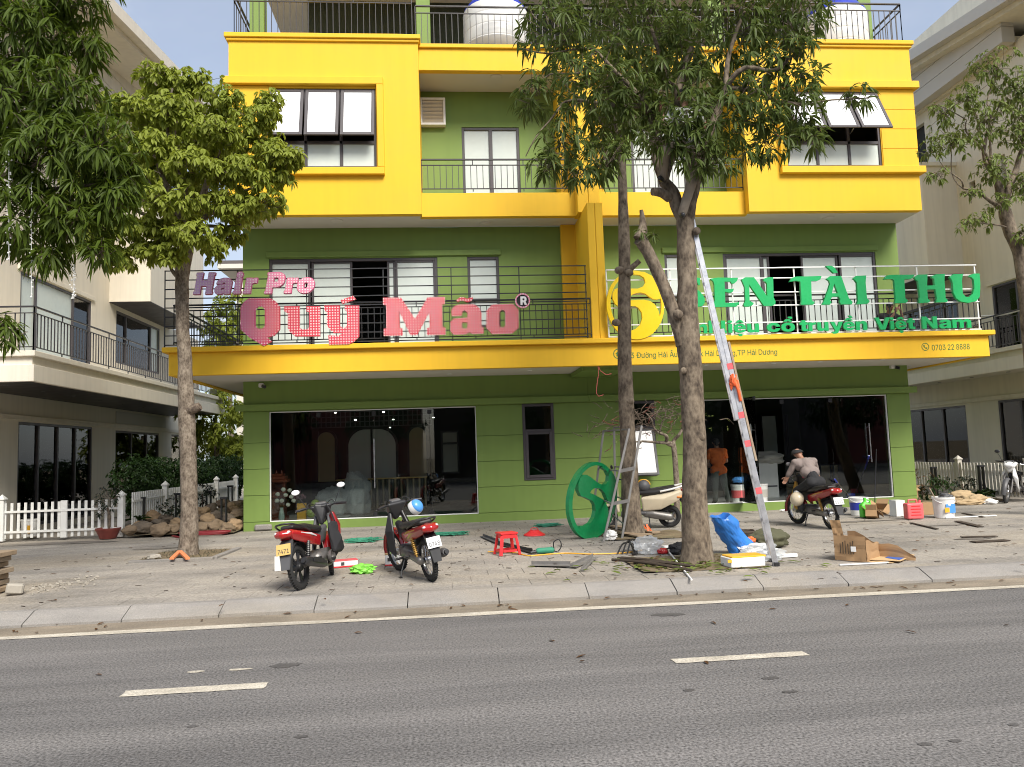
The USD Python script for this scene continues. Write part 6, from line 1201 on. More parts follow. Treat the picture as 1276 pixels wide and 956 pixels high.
# red plastic stool
def stool(px, py, s_=1.0):
    c = gp(px, py); t = thing('stool', 'small red plastic stool on the pavement left of the green emblem', 'stool', c); h = .36*s_
    q = MB(); q.obox(c+[0, 0, h-.012], (.30, .27, .03), rot('z', .3), .012); q.build('seat', M['red_plastic'], t, smooth=40)
    R = rot('z', .3)
    for sx in (-1, 1):
        for sy in (-1, 1):
            a, b = c+R @ np.array([sx*.115, sy*.10, h-.02]), c+R @ np.array([sx*.165, sy*.15, 0]); MB().bar(a, b, .055, .02, up=R @ np.array([sx*.6, sy, 0]), b=.004).build('leg', M['red_plastic'], t)
    for sx, sy, ax_ in ((0, -1, 0), (0, 1, 0), (-1, 0, 1), (1, 0, 1)):
        p = c+R @ np.array([sx*.150, sy*.137, .07]); q = MB(); q.obox(p, (.24, .018, .035) if ax_ == 0 else (.018, .22, .035), R, .004); q.build('stretcher', M['red_plastic'], t)
    for sx, sy, ax_ in ((0, -1, 0), (0, 1, 0), (-1, 0, 1), (1, 0, 1)):
        p = c+R @ np.array([sx*.125, sy*.112, h-.055]); q = MB(); q.obox(p, (.20, .016, .07) if ax_ == 0 else (.016, .18, .07), R, .004); q.build('apron', M['red_plastic'], t)
stool(632, 691)
c = gp(666, 667); cv = thing('plastic_cover', 'red plastic conical cover lying on the pavement', 'cover', c); q = MB(); q.lathe([(.22, 0), (.215, .02), (.15, .055), (.09, .10), (.085, .085), (.13, .045), (.2, .0)], 24, c); q.build('cone', M['red_plastic'], cv, smooth=40); MB().tube([c+[.08*math.cos(a), .0, .09+.06*math.sin(a)] for a in np.linspace(0, 3.14, 10)], .008, 6).build('handle', M['red_plastic'], cv)
# tools and offcuts
c = gp(680, 690); tl2 = thing('power_tool', 'dark power tool with its looped cable right of the red stool', 'power tool', c); q = MB(); q.blob([(*(c+[-.12, 0, .05]), .045), (*(c+[.10, .02, .05]), .05)]); q.build('body', M['net_green'], tl2, smooth=40); MB().blob([(*(c+[-.16, 0, .04]), .03), (*(c+[-.24, -.02, .03]), .025)]).build('handle', M['black_plastic'], tl2, smooth=40)
MB().tube(smooth_path([c+[.12, 0, .05], c+[.2, .05, .02], c+[.27, .05, .12], c+[.22, .02, .22], c+[.14, .05, .16], c+[.16, .1, .02]], 24), .009, 6).build('cable', M['black_plastic'], tl2)
for k, (a, b, w_, mat, lab) in enumerate([((602, 669), (622, 678), .14, 'grey_plastic', 'short dark metal channel left of the red stool'), ((620, 678), (664, 690), .10, 'black_plastic', 'dark metal strip lying behind the red stool'), ((663, 705), (712, 707), .16, 'galvanised', 'bent grey metal flashing on the pavement'), ((712, 708), (740, 697), .15, 'galvanised', 'other arm of the bent grey flashing'), ((725, 712), (738, 701), .05, 'galvanised', 'narrow grey offcut beside the flashing')]):
    p, q_ = gp(*a), gp(*b); m_ = MB(); m_.bar(p+[0, 0, .012], q_+[0, 0, .03], w_, .008); m_.bar(p+[0, w_*.5, .03], q_+[0, w_*.5, .05], .008, .05); single('metal_strip', lab, 'metal offcut', m_, M[mat])
single('yellow_cord', 'thin yellow cord lying across the pavement', 'cord', MB().tube(smooth_path([gp(*p)+[0, 0, .006] for p in [(608, 688), (640, 689), (662, 693), (700, 690), (740, 691), (770, 690), (800, 686)]], 40), .010, 5), M['yellow_tape'])
for k, (a, b, w_, h_) in enumerate([((742, 655), (818, 667), .18, .035), ((738, 661), (800, 671), .20, .03), ((772, 670), (812, 668), .14, .03)]):
    p, q_ = gp(*a), gp(*b); single('plank', ['upper weathered plank at the foot of the slim tree', 'lower weathered plank under the steel steps', 'short front plank by the slim tree'][k], 'plank', MB().bar(p+[0, 0, .05+.02*k], q_+[0, 0, .05-.01*k], w_, h_, b=.005), M['wood_old'])
for k, (a, b) in enumerate([((763, 700), (862, 714)), ((770, 698), (850, 707)), ((790, 703), (866, 709))]): single('stick', ['longest dark stick lying before the kerbside tree', 'dark stick behind the others at the kerbside tree', 'short dark stick touching the kerbside tree'][k], 'stick', MB().tube(smooth_path([gp(*a)+[0, 0, .03], (gp(*a)+gp(*b))/2+[0, .03, .05], gp(*b)+[0, 0, .03]], 8), .022, 6), M['wood_dark'])
single('white_stick', 'thin pale stick pointing at the kerb', 'stick', MB().tube([gp(834, 690)+[0, 0, .02], gp(862, 724)+[0, 0, .015]], .012, 6), M['foam'])
for k, (px, py) in enumerate([(804, 663), (811, 666)]): c = gp(px, py); single('bracket', ['left orange plastic bracket by the slim tree', 'right orange plastic bracket by the slim tree'][k], 'bracket', MB().bar(c+[-.03, 0, .0], c+[-.06, .05, .19], .035, .02).bar(c+[.06, 0, 0], c+[-.05, .05, .17], .03, .02), M['orange_plastic'])
def crumple(px, py, r, seed, amp=.4, sub=3, freq=2.6, dz=.0): 
    c = gp(px, py); q = MB(); lumpy(q, c+[0, 0, r[2]*.75+dz], r, seed, amp, sub, freq); v, f = q.mesh(); v[:, 2] = np.maximum(v[:, 2], G0+.002); m_ = MB(); m_.add(v, f); return m_
single('clear_bag', 'crumpled clear plastic bag in front of the slim tree', 'plastic bag', crumple(808, 690, (.22, .14, .16), 4, .6), M['clear_sheet'], 30)
single('white_bag', 'small white plastic bag between the legs of the steel steps', 'plastic bag', crumple(761, 673, (.12, .1, .10), 5, .5), M['white_plastic'], 30)
q = MB()
for k in range(3): q.tube(smooth_path([gp(770+6*k, 691)+[0, 0, .02], gp(778+5*k, 688)+[0, 0, .14+.03*k], gp(787+3*k, 686)+[0, .05, .12], gp(790+2*k, 692)+[0, 0, .02]], 14), .014, 6)
single('strap', 'coil of black straps beside the clear plastic bag', 'strap', q, M['black_plastic'])
single('tin', 'small crushed red packet by the clear bag', 'packet', crumple(826, 690, (.09, .07, .05), 6), M['red_paint'], 30)
single('styrofoam', 'white foam sheet scrap left of the kerbside trunk', 'foam scrap', MB().obox(gp(838, 683)+[0, 0, .03], (.35, .12, .03), rot('z', .2), .005), M['foam'])
# blue sack, foam box and rubbish at the kerbside tree
c = gp(913, 690); q = MB(); m_ = trimesh.creation.cylinder(.19, .62, sections=30).subdivide_to_size(.04); v = m_.vertices; h_ = (v[:, 2]+.31)/.62
v = v*np.stack([1.15-.25*h_, .9-.2*h_, 1+0*h_], 1); v[:, :2] *= (1+.75*(meshkit.fbm(v*5.5, 4, 3)-.5))[:, None]*np.where(h_ > .9, .9, 1)[:, None]; v[:, 2] -= np.where(h_ > .97, .28*(1-np.minimum(np.hypot(v[:, 0], v[:, 1])/.13, 1)), 0); v[:, 0] -= .14*h_**2-.16*(1-h_)**2
sk = v @ (rot('y', -.12) @ rot('x', .18)).T+c+[0, 0, .31]; sk[:, 2] = np.maximum(sk[:, 2], G0+.003); tag(obj('sack', (sk, m_.faces), M['blue_plastic'], None, True), 'bright blue plastic sack slumped against the kerbside mango tree', 'sack')
fb = thing('foam_box', 'white foam box with orange tape between the blue sack and the ladder foot', 'box', gp(930, 706)); c = gp(930, 707); R = rot('z', .12); MB().obox(c+[0, .12, .07], (.50, .32, .13), R, .01).build('body', M['foam'], fb); MB().obox(c+[0.02, .12, .142], (.504, .30, .025), R, .01).build('lid', M['yellow_tape'], fb)
q = MB(); q.obox(c+[-.05, -.044, .10], (.46, .004, .04), R); q.build('tape', M['yellow_tape'], fb)
single('paper', 'white card leaning on the blue sack', 'paper', MB().obox(gp(922, 690)+[0, -.02, .12], (.12, .30, .012), rot('x', .8) @ rot('z', .5), .002), M['foam'])
single('orange_scrap', 'orange plastic scrap on the foam box', 'scrap', crumple(935, 688, (.09, .06, .05), 8, .6, dz=.14), M['orange_plastic'], 30)
single('plastic_sheet', 'pale blue crumpled plastic sheet at the foot of the ladder', 'plastic sheet', crumple(950, 697, (.28, .22, .12), 9, .7), M['clear_sheet'], 30)
single('white_bag', 'white crumpled bag behind the ladder foot', 'plastic bag', crumple(943, 690, (.22, .12, .09), 10, .6), M['white_plastic'], 30)
single('basket', 'dark round basket behind the blue sack', 'basket', MB().lathe([(0, 0), (.15, 0), (.21, .16), (.20, .18), (.14, .03), (0, .03)], 20, gp(926, 674)), M['wood_dark'], 40)
single('canvas_bag', 'olive green canvas bag behind the ladder', 'bag', crumple(959, 682, (.32, .22, .17), 11, .35), M['khaki_cloth'], 40)
single('foam_strip', 'white foam strip right of the ladder foot', 'foam scrap', MB().obox(gp(980, 695)+[0, 0, .03], (.32, .07, .05), rot('z', .05), .006), M['foam'])
single('carton', 'small white scrap by the right shopfront step', 'scrap', crumple(978, 637, (.12, .06, .03), 12), M['foam'], 30)
single('offcut', 'dark cloth bundle left of the kerbside trunk', 'cloth', crumple(846, 690, (.16, .12, .10), 13, .5), M['black_cloth'], 30)
# large torn carton
cb = thing('cardboard_box', 'large torn open brown cardboard box on the pavement at the right', 'box', gp(1062, 700)); CB = M['cardboard']
a, b = gp(1041, 698), gp(1080, 701); d_, up3 = unit(b-a), np.array([0, 0, 1.]); wv = np.linalg.norm(b-a); bk = np.array([-d_[1], d_[0], 0])
def panel(p0, ex, ey, name='side', th=.006, wav=.012, mat=CB, cut=None):
    p0, ex, ey = (np.asarray(x, float) for x in (p0, ex, ey)); nn = unit(np.cross(ex, ey)); U, V_ = np.meshgrid(np.linspace(0, 1, 9), np.linspace(0, 1, 7), indexing='ij'); h = np.ones_like(V_) if cut is None else cut(U)
    P = p0+U[..., None]*ex+(V_*h)[..., None]*ey+nn*(wav*(meshkit.noise(np.stack([U*4+p0[0]*3, V_*4, 0*U], -1), 3)-.5)[..., None]*2); i, j = np.meshgrid(np.arange(8), np.arange(6), indexing='ij'); aI = i*7+j; q4 = np.stack([aI, aI+7, aI+8, aI+1], -1).reshape(-1, 4)
    v = np.vstack([P.reshape(-1, 3), P.reshape(-1, 3)+nn*th]); f = np.vstack([q4[:, [0, 2, 1]], q4[:, [0, 3, 2]], q4[:, [0, 1, 2]]+63, q4[:, [0, 2, 3]]+63]); return obj(name, (v, f), mat, cb)
fp = panel(a+[0, 0, .005], b-a, up3*.34, 'front_side'); panel(a+[0, 0, .005], bk*.45, up3*.36, 'end_side', cut=lambda u: 1-.2*u); panel(b+[0, 0, .005], bk*.45, up3*.30, 'end_side', cut=lambda u: .95-.25*u+.06*np.sin(u*9)); panel(a+bk*.46+[0, 0, .005], (b-a)*2.1, up3*.36, 'rear_side', cut=lambda u: 1-.75*u+.10*np.sin(u*11)); panel(a+[0, 0, .34], d_*.13+bk*.03, up3*.22-d_*.02-bk*.05, 'flap'); panel(b+[0.01, .05, .012], bk*.30+d_*.1, d_*.30, 'bottom_flap', mat=M['cardboard_light'])
for k in range(6): q = MB(); p0 = a+d_*(.09+.035*k)+up3*.10-bk*.018; q.bar(p0, p0+up3*(.14+.02*(k % 3)), .010, .003, up=bk); q.build('printed_line', M['wood_dark'], fp)
q = MB(); p0 = a+d_*.27+up3*.14-bk*.018; q.obox(p0+up3*.03, (.07, .004, .07), np.stack([d_, bk, up3], 1)); q.build('paper_label', M['foam'], fp)
fc = thing('cardboard_sheet', 'flat pale cardboard sheet with blue print lying beside the torn box', 'cardboard', gp(1110, 697)); P4_ = [gp(1079, 690), gp(1095, 685), gp(1140, 694), gp(1122, 702), gp(1080, 700)]
v = np.array(P4_)+[0, 0, .025]; obj('sheet', MB().hull(np.vstack([v, v+[0, 0, .006]])).mesh(), M['cardboard_light'], fc); v = np.array([gp(1103, 698), gp(1122, 692.5), gp(1134, 695), gp(1121, 701)])+[0, 0, .033]; obj('printed_corner', MB().hull(np.vstack([v, v+[0, 0, .002]])).mesh(), M['print_blue'], fc)
single('white_strip', 'white plastic strip on the pavement in front of the torn box', 'strip', MB().bar(gp(1046, 705)+[0, 0, .012], gp(1107, 702)+[0, 0, .012], .04, .015), M['white_plastic'])
# cleaning things and cartons beside the right pillar
def bucket(name, label, px, py, r, h, mat, band=None, extra=None):
    c = gp(px, py); t = thing(name, label, 'bucket', c); MB().lathe([(0, 0), (r*.86, 0), (r*.88, .01), (r, h*.9), (r*1.05, h*.9), (r*1.05, h), (r*.97, h), (r*.85, .03), (0, .03)], 26, c).build('body', M[mat], t, smooth=40)
    if band: MB().lathe([(r*.90, h*.22), (r*.905, h*.22), (r*.985, h*.72), (r*.975, h*.72)], 26, c).build('printed_band', M[band], t, smooth=40)
    MB().tube([c+[r*1.06*math.cos(a), -.02-r*.5*math.sin(a)*1.6, h*.92-r*.5*math.sin(a)] for a in np.linspace(0, math.pi, 14)], .006, 6).build('handle', M['white_plastic'], t); return t, c
bucket('paint_bucket', 'white paint bucket with dark blue band near the right shopfront', 1071, 642, .20, .40, 'white_plastic', 'blue_paint')
t, c = bucket('paint_bucket', 'white paint bucket with a stick in it, rightmost on the pavement', 1177, 645, .21, .43, 'white_plastic'); MB().obox(c+[.02, -.197, .2], (.2, .006, .18), None).build('printed_patch', M['blue_white'], t); MB().obox(c+[-.06, -.203, .17], (.10, .006, .10), None).build('printed_patch', M['yellow_tape'], t); MB().tube([c+[-.02, 0, .1], c+[-.22, .1, .62]], .014, 6).build('stick', M['wood'], t); lumpy(q := MB(), c+[.05, 0, .42], (.13, .12, .08), 4, .5); q.build('rag', M['grey_plastic'], t, smooth=40)
c = gp(1079, 645); jg = thing('jug', 'bright green plastic jug in front of the blue-banded bucket', 'jug', c); MB().blob([(*(c+[sx*.08, sy*.05, z]), .03) for sx in (-1, 1) for sy in (-1, 1) for z in (.035, .26)]+[(*(c+[0, 0, .33]), .03)]).build('body', M['bright_green'], jg, smooth=45); MB().tube([c+[0, 0, .34], c+[0, 0, .42]], .03, 10).build('cap', M['bright_green'], jg); MB().tube([c+[.03, 0, .38], c+[.11, 0, .36], c+[.12, 0, .26]], .016, 6).build('handle', M['bright_green'], jg)
for k, (a_, b_, lab) in enumerate([((1070, 629), (1040, 597), 'broom with blue grip leaning left at the right shopfront'), ((1074, 622), (1083, 568), 'upright mop with blue handle in front of the glass')]):
    p = gp(*a_)+[0, .35, 0]; e = at(*b_, Y=YG-.1); t = thing('broom', lab, 'broom', p); MB().tube([p+[0, 0, .12], e], .014, 7).build('handle', M['steel'] if k else M['wood'], t); MB().tube([L_(p, e, .72) if k else L_(p, e, .86), e], .02, 8).build('grip', M['blue_paint'], t); MB().blob([(*(p+[-.06, 0, .12]), .05), (*(p+[.06, 0, .12]), .05), (*(p+[-.1, 0, .25]), .03), (*(p+[.08, 0, .25]), .03)]).build('head', M['blue_paint'] if not k else M['pink_red_plastic'], t, smooth=40)
sw = thing('squeegee', 'black floor squeegee lying right of the green jug', 'squeegee', gp(1090, 633)); c = gp(1090, 633); MB().obox(c+[0, 0, .03], (.36, .08, .03), None, .01).build('blade', M['black_plastic'], sw); MB().tube([c+[0, 0, .03], at(1092, 560, Y=YG-.12)], .012, 6).build('handle', M['black_metal'], sw)
def carton(label, px, py, sx, sy, sz, rz, mat='cardboard', flaps=True, tilt=0.0, dz=0.0):
    c = gp(px, py)+[0, 0, dz]; t = thing('carton', label, 'box', c); R = rot('z', rz) @ rot('y', tilt); th = .006
    for ax_, s_ in ((0, -1), (0, 1), (1, -1), (1, 1)):
        sz3 = (th, sy, sz) if ax_ == 0 else (sx-2*th, th, sz); o_ = np.array([s_*(sx-th)/2 if ax_ == 0 else 0, s_*(sy-th)/2 if ax_ == 1 else 0, sz/2]); MB().obox(c+R @ o_, sz3, R).build('side', M[mat], t)
    MB().obox(c+R @ np.array([0, 0, th]), (sx-.02, sy-.02, th), R).build('bottom', M[mat], t)
    if flaps:
        for ax_, s_, an in ((0, -1, .9), (0, 1, .5), (1, -1, -.6), (1, 1, .8)):
            L2 = .12; Rf = R @ (rot('y', s_*(math.pi/2-an)) if ax_ == 0 else rot('x', -s_*(math.pi/2-an))); o_ = R @ np.array([s_*sx/2 if ax_ == 0 else 0, s_*sy/2 if ax_ == 1 else 0, sz]); ln = Rf @ np.array([0, 0, L2/2]); MB().obox(c+o_+ln, (th, sy*.96, L2) if ax_ == 0 else (sx*.96, th, L2), Rf).build('flap', M[mat], t)
    else: MB().obox(c+R @ np.array([0, 0, sz]), (sx, sy, th), R).build('top', M[mat], t)
carton('brown open carton stacked against the right green pillar', 1132, 626, .38, .30, .26, .2, dz=.12); carton('flattened brown carton leaning before the right shopfront', 1098, 640, .34, .28, .16, .6, tilt=-.5); carton('low brown carton tipped on its side, nearest of the cartons by the green jug', 1087, 646, .30, .22, .14, .9, tilt=.4)
carton('white and green carton between the torn carton and the red can', 1119, 643, .22, .22, .34, .1, 'white_plastic', False); carton('brown carton right of the red can', 1153, 641, .24, .24, .26, .05, 'cardboard', False)
c = gp(1139, 647); cn = thing('jerry_can', 'faded red plastic can standing before the cartons', 'jerry can', c); MB().blob([(*(c+[sx*.145, sy*.055, z]), .035) for sx in (-1, 1) for sy in (-1, 1) for z in (.04, .30)]).build('body', M['pink_red_plastic'], cn, smooth=45); MB().tube(smooth_path([c+[-.10, 0, .33], c+[-.09, 0, .40], c+[.07, 0, .40], c+[.08, 0, .33]], 12), .018, 8).build('handle', M['pink_red_plastic'], cn); MB().tube([c+[.14, 0, .33], c+[.15, 0, .39]], .028, 10).build('cap', M['pink_red_plastic'], cn)
for k in range(4): MB().obox(c+[0, -.092, .09+.06*k], (.22-.03*(k % 2), .004, .02), None).build('raised_band', M['red_plastic'], cn)
single('white_rod', 'white plastic rod on the pavement right of the rightmost bucket', 'rod', MB().bar(gp(1178, 646)+[0, 0, .012], gp(1241, 643)+[0, 0, .012], .05, .02), M['white_plastic'])
for k, (px, py, r) in enumerate([(1198, 626, (.36, .22, .17)), (1218, 628, (.3, .2, .13)), (1207, 629, (.42, .16, .08))]): single('sack', ['brown sack heaped beside the rightmost bucket', 'second brown sack, next to the white scrap', 'flattened brown sack in front of the others'][k], 'sack', crumple(px, py, r, 20+k, .45), M['sack'], 40)
single('white_scrap', 'white bag beside the brown sacks', 'plastic bag', crumple(1233, 628, (.2, .12, .07), 24, .5), M['white_plastic'], 40)
for k, (a_, b_, w_) in enumerate([((1193, 650), (1222, 657), .12), ((1198, 670), (1242, 669), .09), ((1135, 652), (1168, 660), .06), ((1212, 676), (1255, 674), .16), ((1200, 640), (1226, 645), .07)]): p, q_ = gp(*a_), gp(*b_); single('bark_strip', 'thin brown bark strip, '+['second nearest to the rightmost bucket', 'middle one right of the torn box', 'leftmost, above the torn box', 'broadest, nearest the right edge', 'nearest to the rightmost bucket'][k], 'bark', MB().bar(p+[0, 0, .01], q_+[0, 0, .012], w_, .012), M['wood_dark'])
# green netting, lime scrap, cartons by the bikes, block at the pillar
for k, (px, py, rx, ry) in enumerate([(452, 675, .42, .30), (560, 667, .45, .22), (683, 656, .36, .16)]):
    r_ = np.random.default_rng(60+k); c = gp(px, py); q = MB()
    for i in range(46): a = r_.uniform(-1, 1, (5, 2))*[rx, ry]*r_.uniform(.4, 1); q.tube(smooth_path(np.column_stack([a, r_.uniform(.006, .06, 5)])+c*[1, 1, 0]+[0, 0, G0], 10), .007, 4)
    single('netting', ['tangle of green netting between the two left motorbikes', 'tangle of green netting right of the black motorbike', 'small tangle of green netting near the green wall'][k], 'netting', q, M['net_green'])
single('plastic_scrap', 'lime green plastic scrap between the two left motorbikes', 'plastic scrap', crumple(452, 714, (.17, .12, .07), 31, .6), M['lime_scrap'], 30)
for k, (px, py, sx, rz, lab) in enumerate([(430, 706, .36, .3, 'white and red carton lying in front of the bright red motorbike'), (489, 704, .22, .1, 'small white carton behind the black and red motorbike')]):
    c = gp(px, py); t = thing('small_carton', lab, 'box', c); R = rot('z', rz); h_ = (.10, .17)[k]; MB().obox(c+[0, 0, h_/2], (sx, .18, h_), R, .003).build('body', M['foam'], t); MB().obox(c+[0, 0, .012], (sx+.006, .186, .02), R).build('red_band', M['red_plastic'], t); MB().obox(c+[0, 0, h_], (sx+.004, .184, .012), R).build('lid', M['cardboard'] if k else M['pink_red_plastic'], t); MB().obox(c+R @ np.array([-.05, -.0935, 0])+[0, 0, h_*.55], (.05, .003, .05), R).build('printed_mark', M['print_dark'], t)
MB().obox(gp(346, 707)+[0, 0, .1], (.09, .02, .2), rot('z', .2), .003)
single('paper_tag', 'white paper leaning behind the bright red motorbike', 'paper', MB().obox(gp(346, 712)+[0, 0, .11], (.09, .012, .22), rot('z', .2) @ rot('x', .15), .002), M['foam'])
single('stone_block', 'grey stone block at the foot of the left green pillar', 'block', MB().obox(gp(328, 661)+[0, .05, .07], (.40, .22, .14), rot('z', .06), .03), M['kerb_stone'])
single('brick', 'orange tile fragment at the left tree pit, left half of a pair', 'tile fragment', MB().bar(gp(214, 700)+[0, 0, .05], gp(224, 694)+[0, 0, .10], .07, .03), M['orange_brick']); single('brick', 'orange tile fragment at the left tree pit, right half of a pair', 'tile fragment', MB().bar(gp(224, 694)+[0, 0, .10], gp(234, 700)+[0, 0, .05], .07, .03), M['orange_brick'])
single('plaster_lump', 'pale plaster lump beside the left tree pit', 'rubble', crumple(192, 697, (.12, .09, .05), 33), M['rubble'], 30)
# stack of sawn boards at the left edge with concrete rubble
ws = thing('board_stack', 'stack of sawn pale boards cut by the left edge', 'board stack', gp(0, 742))
for k in range(7):
    c = gp(-24, 742); z = G0+.02+k*.078; o_ = rng.uniform(-.05, .05); q = MB(); q.obox(c+[-.22+o_, .1, z-G0+.025], (.86-.05*(k % 3), .62, .066), rot('z', .12*math.sin(k*2)), .008); q.build('board', M['wood'] if k % 2 else M['wood_old'], ws)
single('concrete_lump', 'angular concrete lump beside the board stack', 'rubble', MB().obox(gp(16, 742)+[0, .05, .08], (.2, .16, .13), rot('z', .4) @ rot('y', .15), .02), M['rubble'])
q = MB(); r_ = np.random.default_rng(8)
for i in range(90): px = r_.uniform(22, 125); c = gp(px, 738-(px-25)*.17+r_.normal(0, 3)); s_ = r_.uniform(.008, .03); q.obox(c+[0, 0, s_*.4], (s_*1.6, s_, s_*.9), rot('z', r_.uniform(0, 6)) @ rot('x', r_.uniform(-.4, .4)))
setdata(single('rubble', 'line of plaster crumbs running from the board stack over the left pavement', 'rubble', q, M['rubble']), kind='stuff')
# fallen leaves
r_ = np.random.default_rng(21); n = 340; pts = np.stack([r_.uniform(-7, 14, n), r_.uniform(9.1, 18.8, n), np.full(n, .158)], 1); pts[:70] = np.stack([r_.normal(3.4, .9, 70), r_.normal(10.9, .5, 70), np.full(70, .175)], 1); pts[70:120] = np.stack([r_.uniform(-6, 9, 50), r_.normal(9.25, .12, 50), np.full(50, .016)], 1); pts[120:134] = np.stack([r_.uniform(-4, 7, 14), r_.uniform(6.5, 9, 14), np.full(14, .012)], 1)
a = r_.uniform(0, 6.28, n); d = np.stack([np.cos(a), np.sin(a), r_.uniform(-.05, .1, n)], 1); setdata(obj('fallen_leaves', leaf_mesh(pts, d, np.array([0, 0, 1.])+r_.normal(0, .15, (n, 3)), r_.uniform(.05, .13, n), .035, .06), M['dry_leaf']), kind='stuff', label='dry and green leaves strewn over pavement and gutter')
n = 160; pts = np.stack([r_.normal(3.3, .75, n), r_.normal(10.75, .38, n), np.full(n, .165)], 1); a = r_.uniform(0, 6.28, n); d = np.stack([np.cos(a), np.sin(a), r_.uniform(-.05, .25, n)], 1); setdata(obj('cut_leaves', leaf_mesh(pts, d, np.array([0, 0, 1.])+r_.normal(0, .2, (n, 3)), r_.uniform(.10, .2, n), .045, .1), M['sparse_leaf']), kind='stuff', label='fresh cut green leaves around the foot of the kerbside tree')
n = 260; pts = np.stack([r_.uniform(-5.4, -4.2, n), r_.uniform(14.1, 15.4, n), np.full(n, .155)], 1); d = r_.normal(0, .5, (n, 3))+[0, 0, 1]; setdata(obj('pit_grass', leaf_mesh(pts, d, r_.normal(0, 1, (n, 3)), r_.uniform(.03, .07, n), .008, .3), M['shrub_leaf']), kind='stuff', label='sparse grass in the tree pit of the slender speckled tree')

r_ = np.random.default_rng(77); q = MB()
for i in range(300):
    x, y = r_.uniform(-7, 14), 9.9+9*r_.uniform(0, 1)**1.3
    if i > 170: x, y = r_.normal(2.2, 2.2), r_.normal(13.2, 1.6)
    if not 9.9 < y < 18.9: continue
    l_ = r_.uniform(.02, .10); q.obox((x, y, .146), (l_, r_.uniform(.008, .02), .006), rot('z', r_.uniform(0, 3.1)))
setdata(obj('litter', q.mesh(), M['wood_dark']), kind='stuff', label='small dark twigs and dirt crumbs strewn on the pavement')
# ---------------------------------------------------------------- gardens
M['bed'] = M['soil']
v, f = sheet(-7.35, -5.0, 18.6, 28, .13, 20, 60); v[:, 2] += .10*meshkit.fbm(v*1.7, 3)+.35*np.clip((v[:, 1]-19.5)/6, 0, 1)*np.clip((v[:, 0]+7.4)*2, 0, 1); struct(obj('garden_bed', (v, f), M['soil']))
v, f = sheet(12.2, 14.3, 18.9, 27, .12, 14, 40); v[:, 2] += .10*meshkit.fbm(v*1.7, 3); struct(obj('garden_bed', (v, f), M['soil']))
MB_ = MB(); r_ = np.random.default_rng(4)
rocks = [(162, 664, .22), (178, 662, .30), (172, 657, .20), (200, 664, .32), (196, 655, .22), (188, 648, .28), (215, 662, .22), (208, 650, .24), (222, 655, .24), (250, 662, .30), (243, 652, .28), (258, 652, .32), (268, 660, .30), (272, 648, .32), (252, 641, .26), (283, 662, .26), (284, 650, .26), (293, 657, .26), (296, 644, .26), (263, 637, .26), (288, 635, .26), (298, 632, .24), (238, 664, .22), (232, 646, .22), (278, 630, .24)]
ORD = ['first', 'second', 'third', 'fourth', 'fifth', 'sixth', 'seventh', 'eighth', 'ninth', 'tenth', 'eleventh', 'twelfth', 'thirteenth', 'fourteenth']
row = lambda p: 'front' if p >= 659 else 'middle' if p >= 646 else 'upper'
RK = [(row(r[1]), sorted(q[0] for q in rocks if row(q[1]) == row(r[1])).index(r[0])) for r in rocks]
for k, (px, py, s_) in enumerate(rocks):
    Yr = 18.75+(664-py)*.075; c = at(px, py, Y=Yr); m_ = trimesh.creation.icosphere(subdivisions=3); kk = 1+1.0*(meshkit.fbm(m_.vertices*1.5+k*5.1, 3, k)-.5)[:, None]; R = rot('z', r_.uniform(0, 3)) @ rot('x', r_.uniform(-.3, .3))
    vv = (m_.vertices*kk*[s_*.80, s_*.62, s_*.50]) @ R.T+c+[0, 0, s_*.25]; tag(obj('rock', (vv, m_.faces), M[('rock', 'rock_dark', 'rock_tan')[k % 3]], None, True), 'brown boulder of the rock garden, '+ORD[RK[k][1]]+' from the left in its '+RK[k][0]+' row', 'rock', 'boulders of the rock garden left of the green pillar')
for k, (px, py0, py1, Y, lab) in enumerate([(177, 622, 652, 19.6, 'black garden lamp post at the left end of the rocks'), (222, 617, 640, 20.5, 'black garden lamp post just left of the slender trunk'), (260, 614, 634, 21.5, 'black garden lamp post right of the slender trunk'), (279, 622, 662, 19.3, 'tall black garden lamp post in front of the rocks'), (287, 607, 625, 23, 'farthest black garden lamp post before the green corner'), (1163, 584, 612, 21.4, 'black garden lamp post before the right fence, next to the pillar'), (1222, 582, 612, 19.6, 'black garden lamp post before the right fence, near the parked white bike')]):
    a_, b_ = at(px, py0, Y=Y), at(px, py1, Y=Y); t = thing('garden_lamp', lab, 'garden lamp', b_)
    for sx in (-1, 1): MB().box(a_[0]+sx*.055-.012, a_[0]+sx*.055+.012, Y-.05, Y+.05, b_[2]-.1, a_[2]).build('post', M['black_metal'], t)
    MB().box(a_[0]-.08, a_[0]+.08, Y-.06, Y+.06, a_[2]+.001, a_[2]+.05, .008).build('head', M['black_metal'], t)
def stemplant(label, c, n, L, w, mat, seed, droop=.5, name='garden_plant'):
    r_ = np.random.default_rng(seed); a = r_.uniform(0, 6.28, n); d = np.stack([np.cos(a)*.8, np.sin(a)*.8, r_.uniform(.3, 1.6, n)], 1); t = thing(name, label, 'plant', c); k = min(n, 14)
    B = np.repeat(np.asarray(c, float)[None], n, 0)+r_.normal(0, .03, (n, 3))*[1, 1, 0]; Ls = L*r_.uniform(.6, 1.1, n)
    for i in range(k): obj('leaf', leaf_mesh(B[i:i+1], d[i:i+1], np.array([[0, 0, 1.]]), Ls[i], w, droop), M[mat], t)
    if n > k: setdata(obj('foliage', leaf_mesh(B[k:], d[k:], np.tile([0, 0, 1.], (n-k, 1)), Ls[k:], w, droop), M[mat], t), kind='stuff')
stemplant('spiky aloe-like plant in the rock garden beside the fence post', at(172, 650, Y=19.4), 16, .55, .09, 'hedge_leaf', 1, .5)
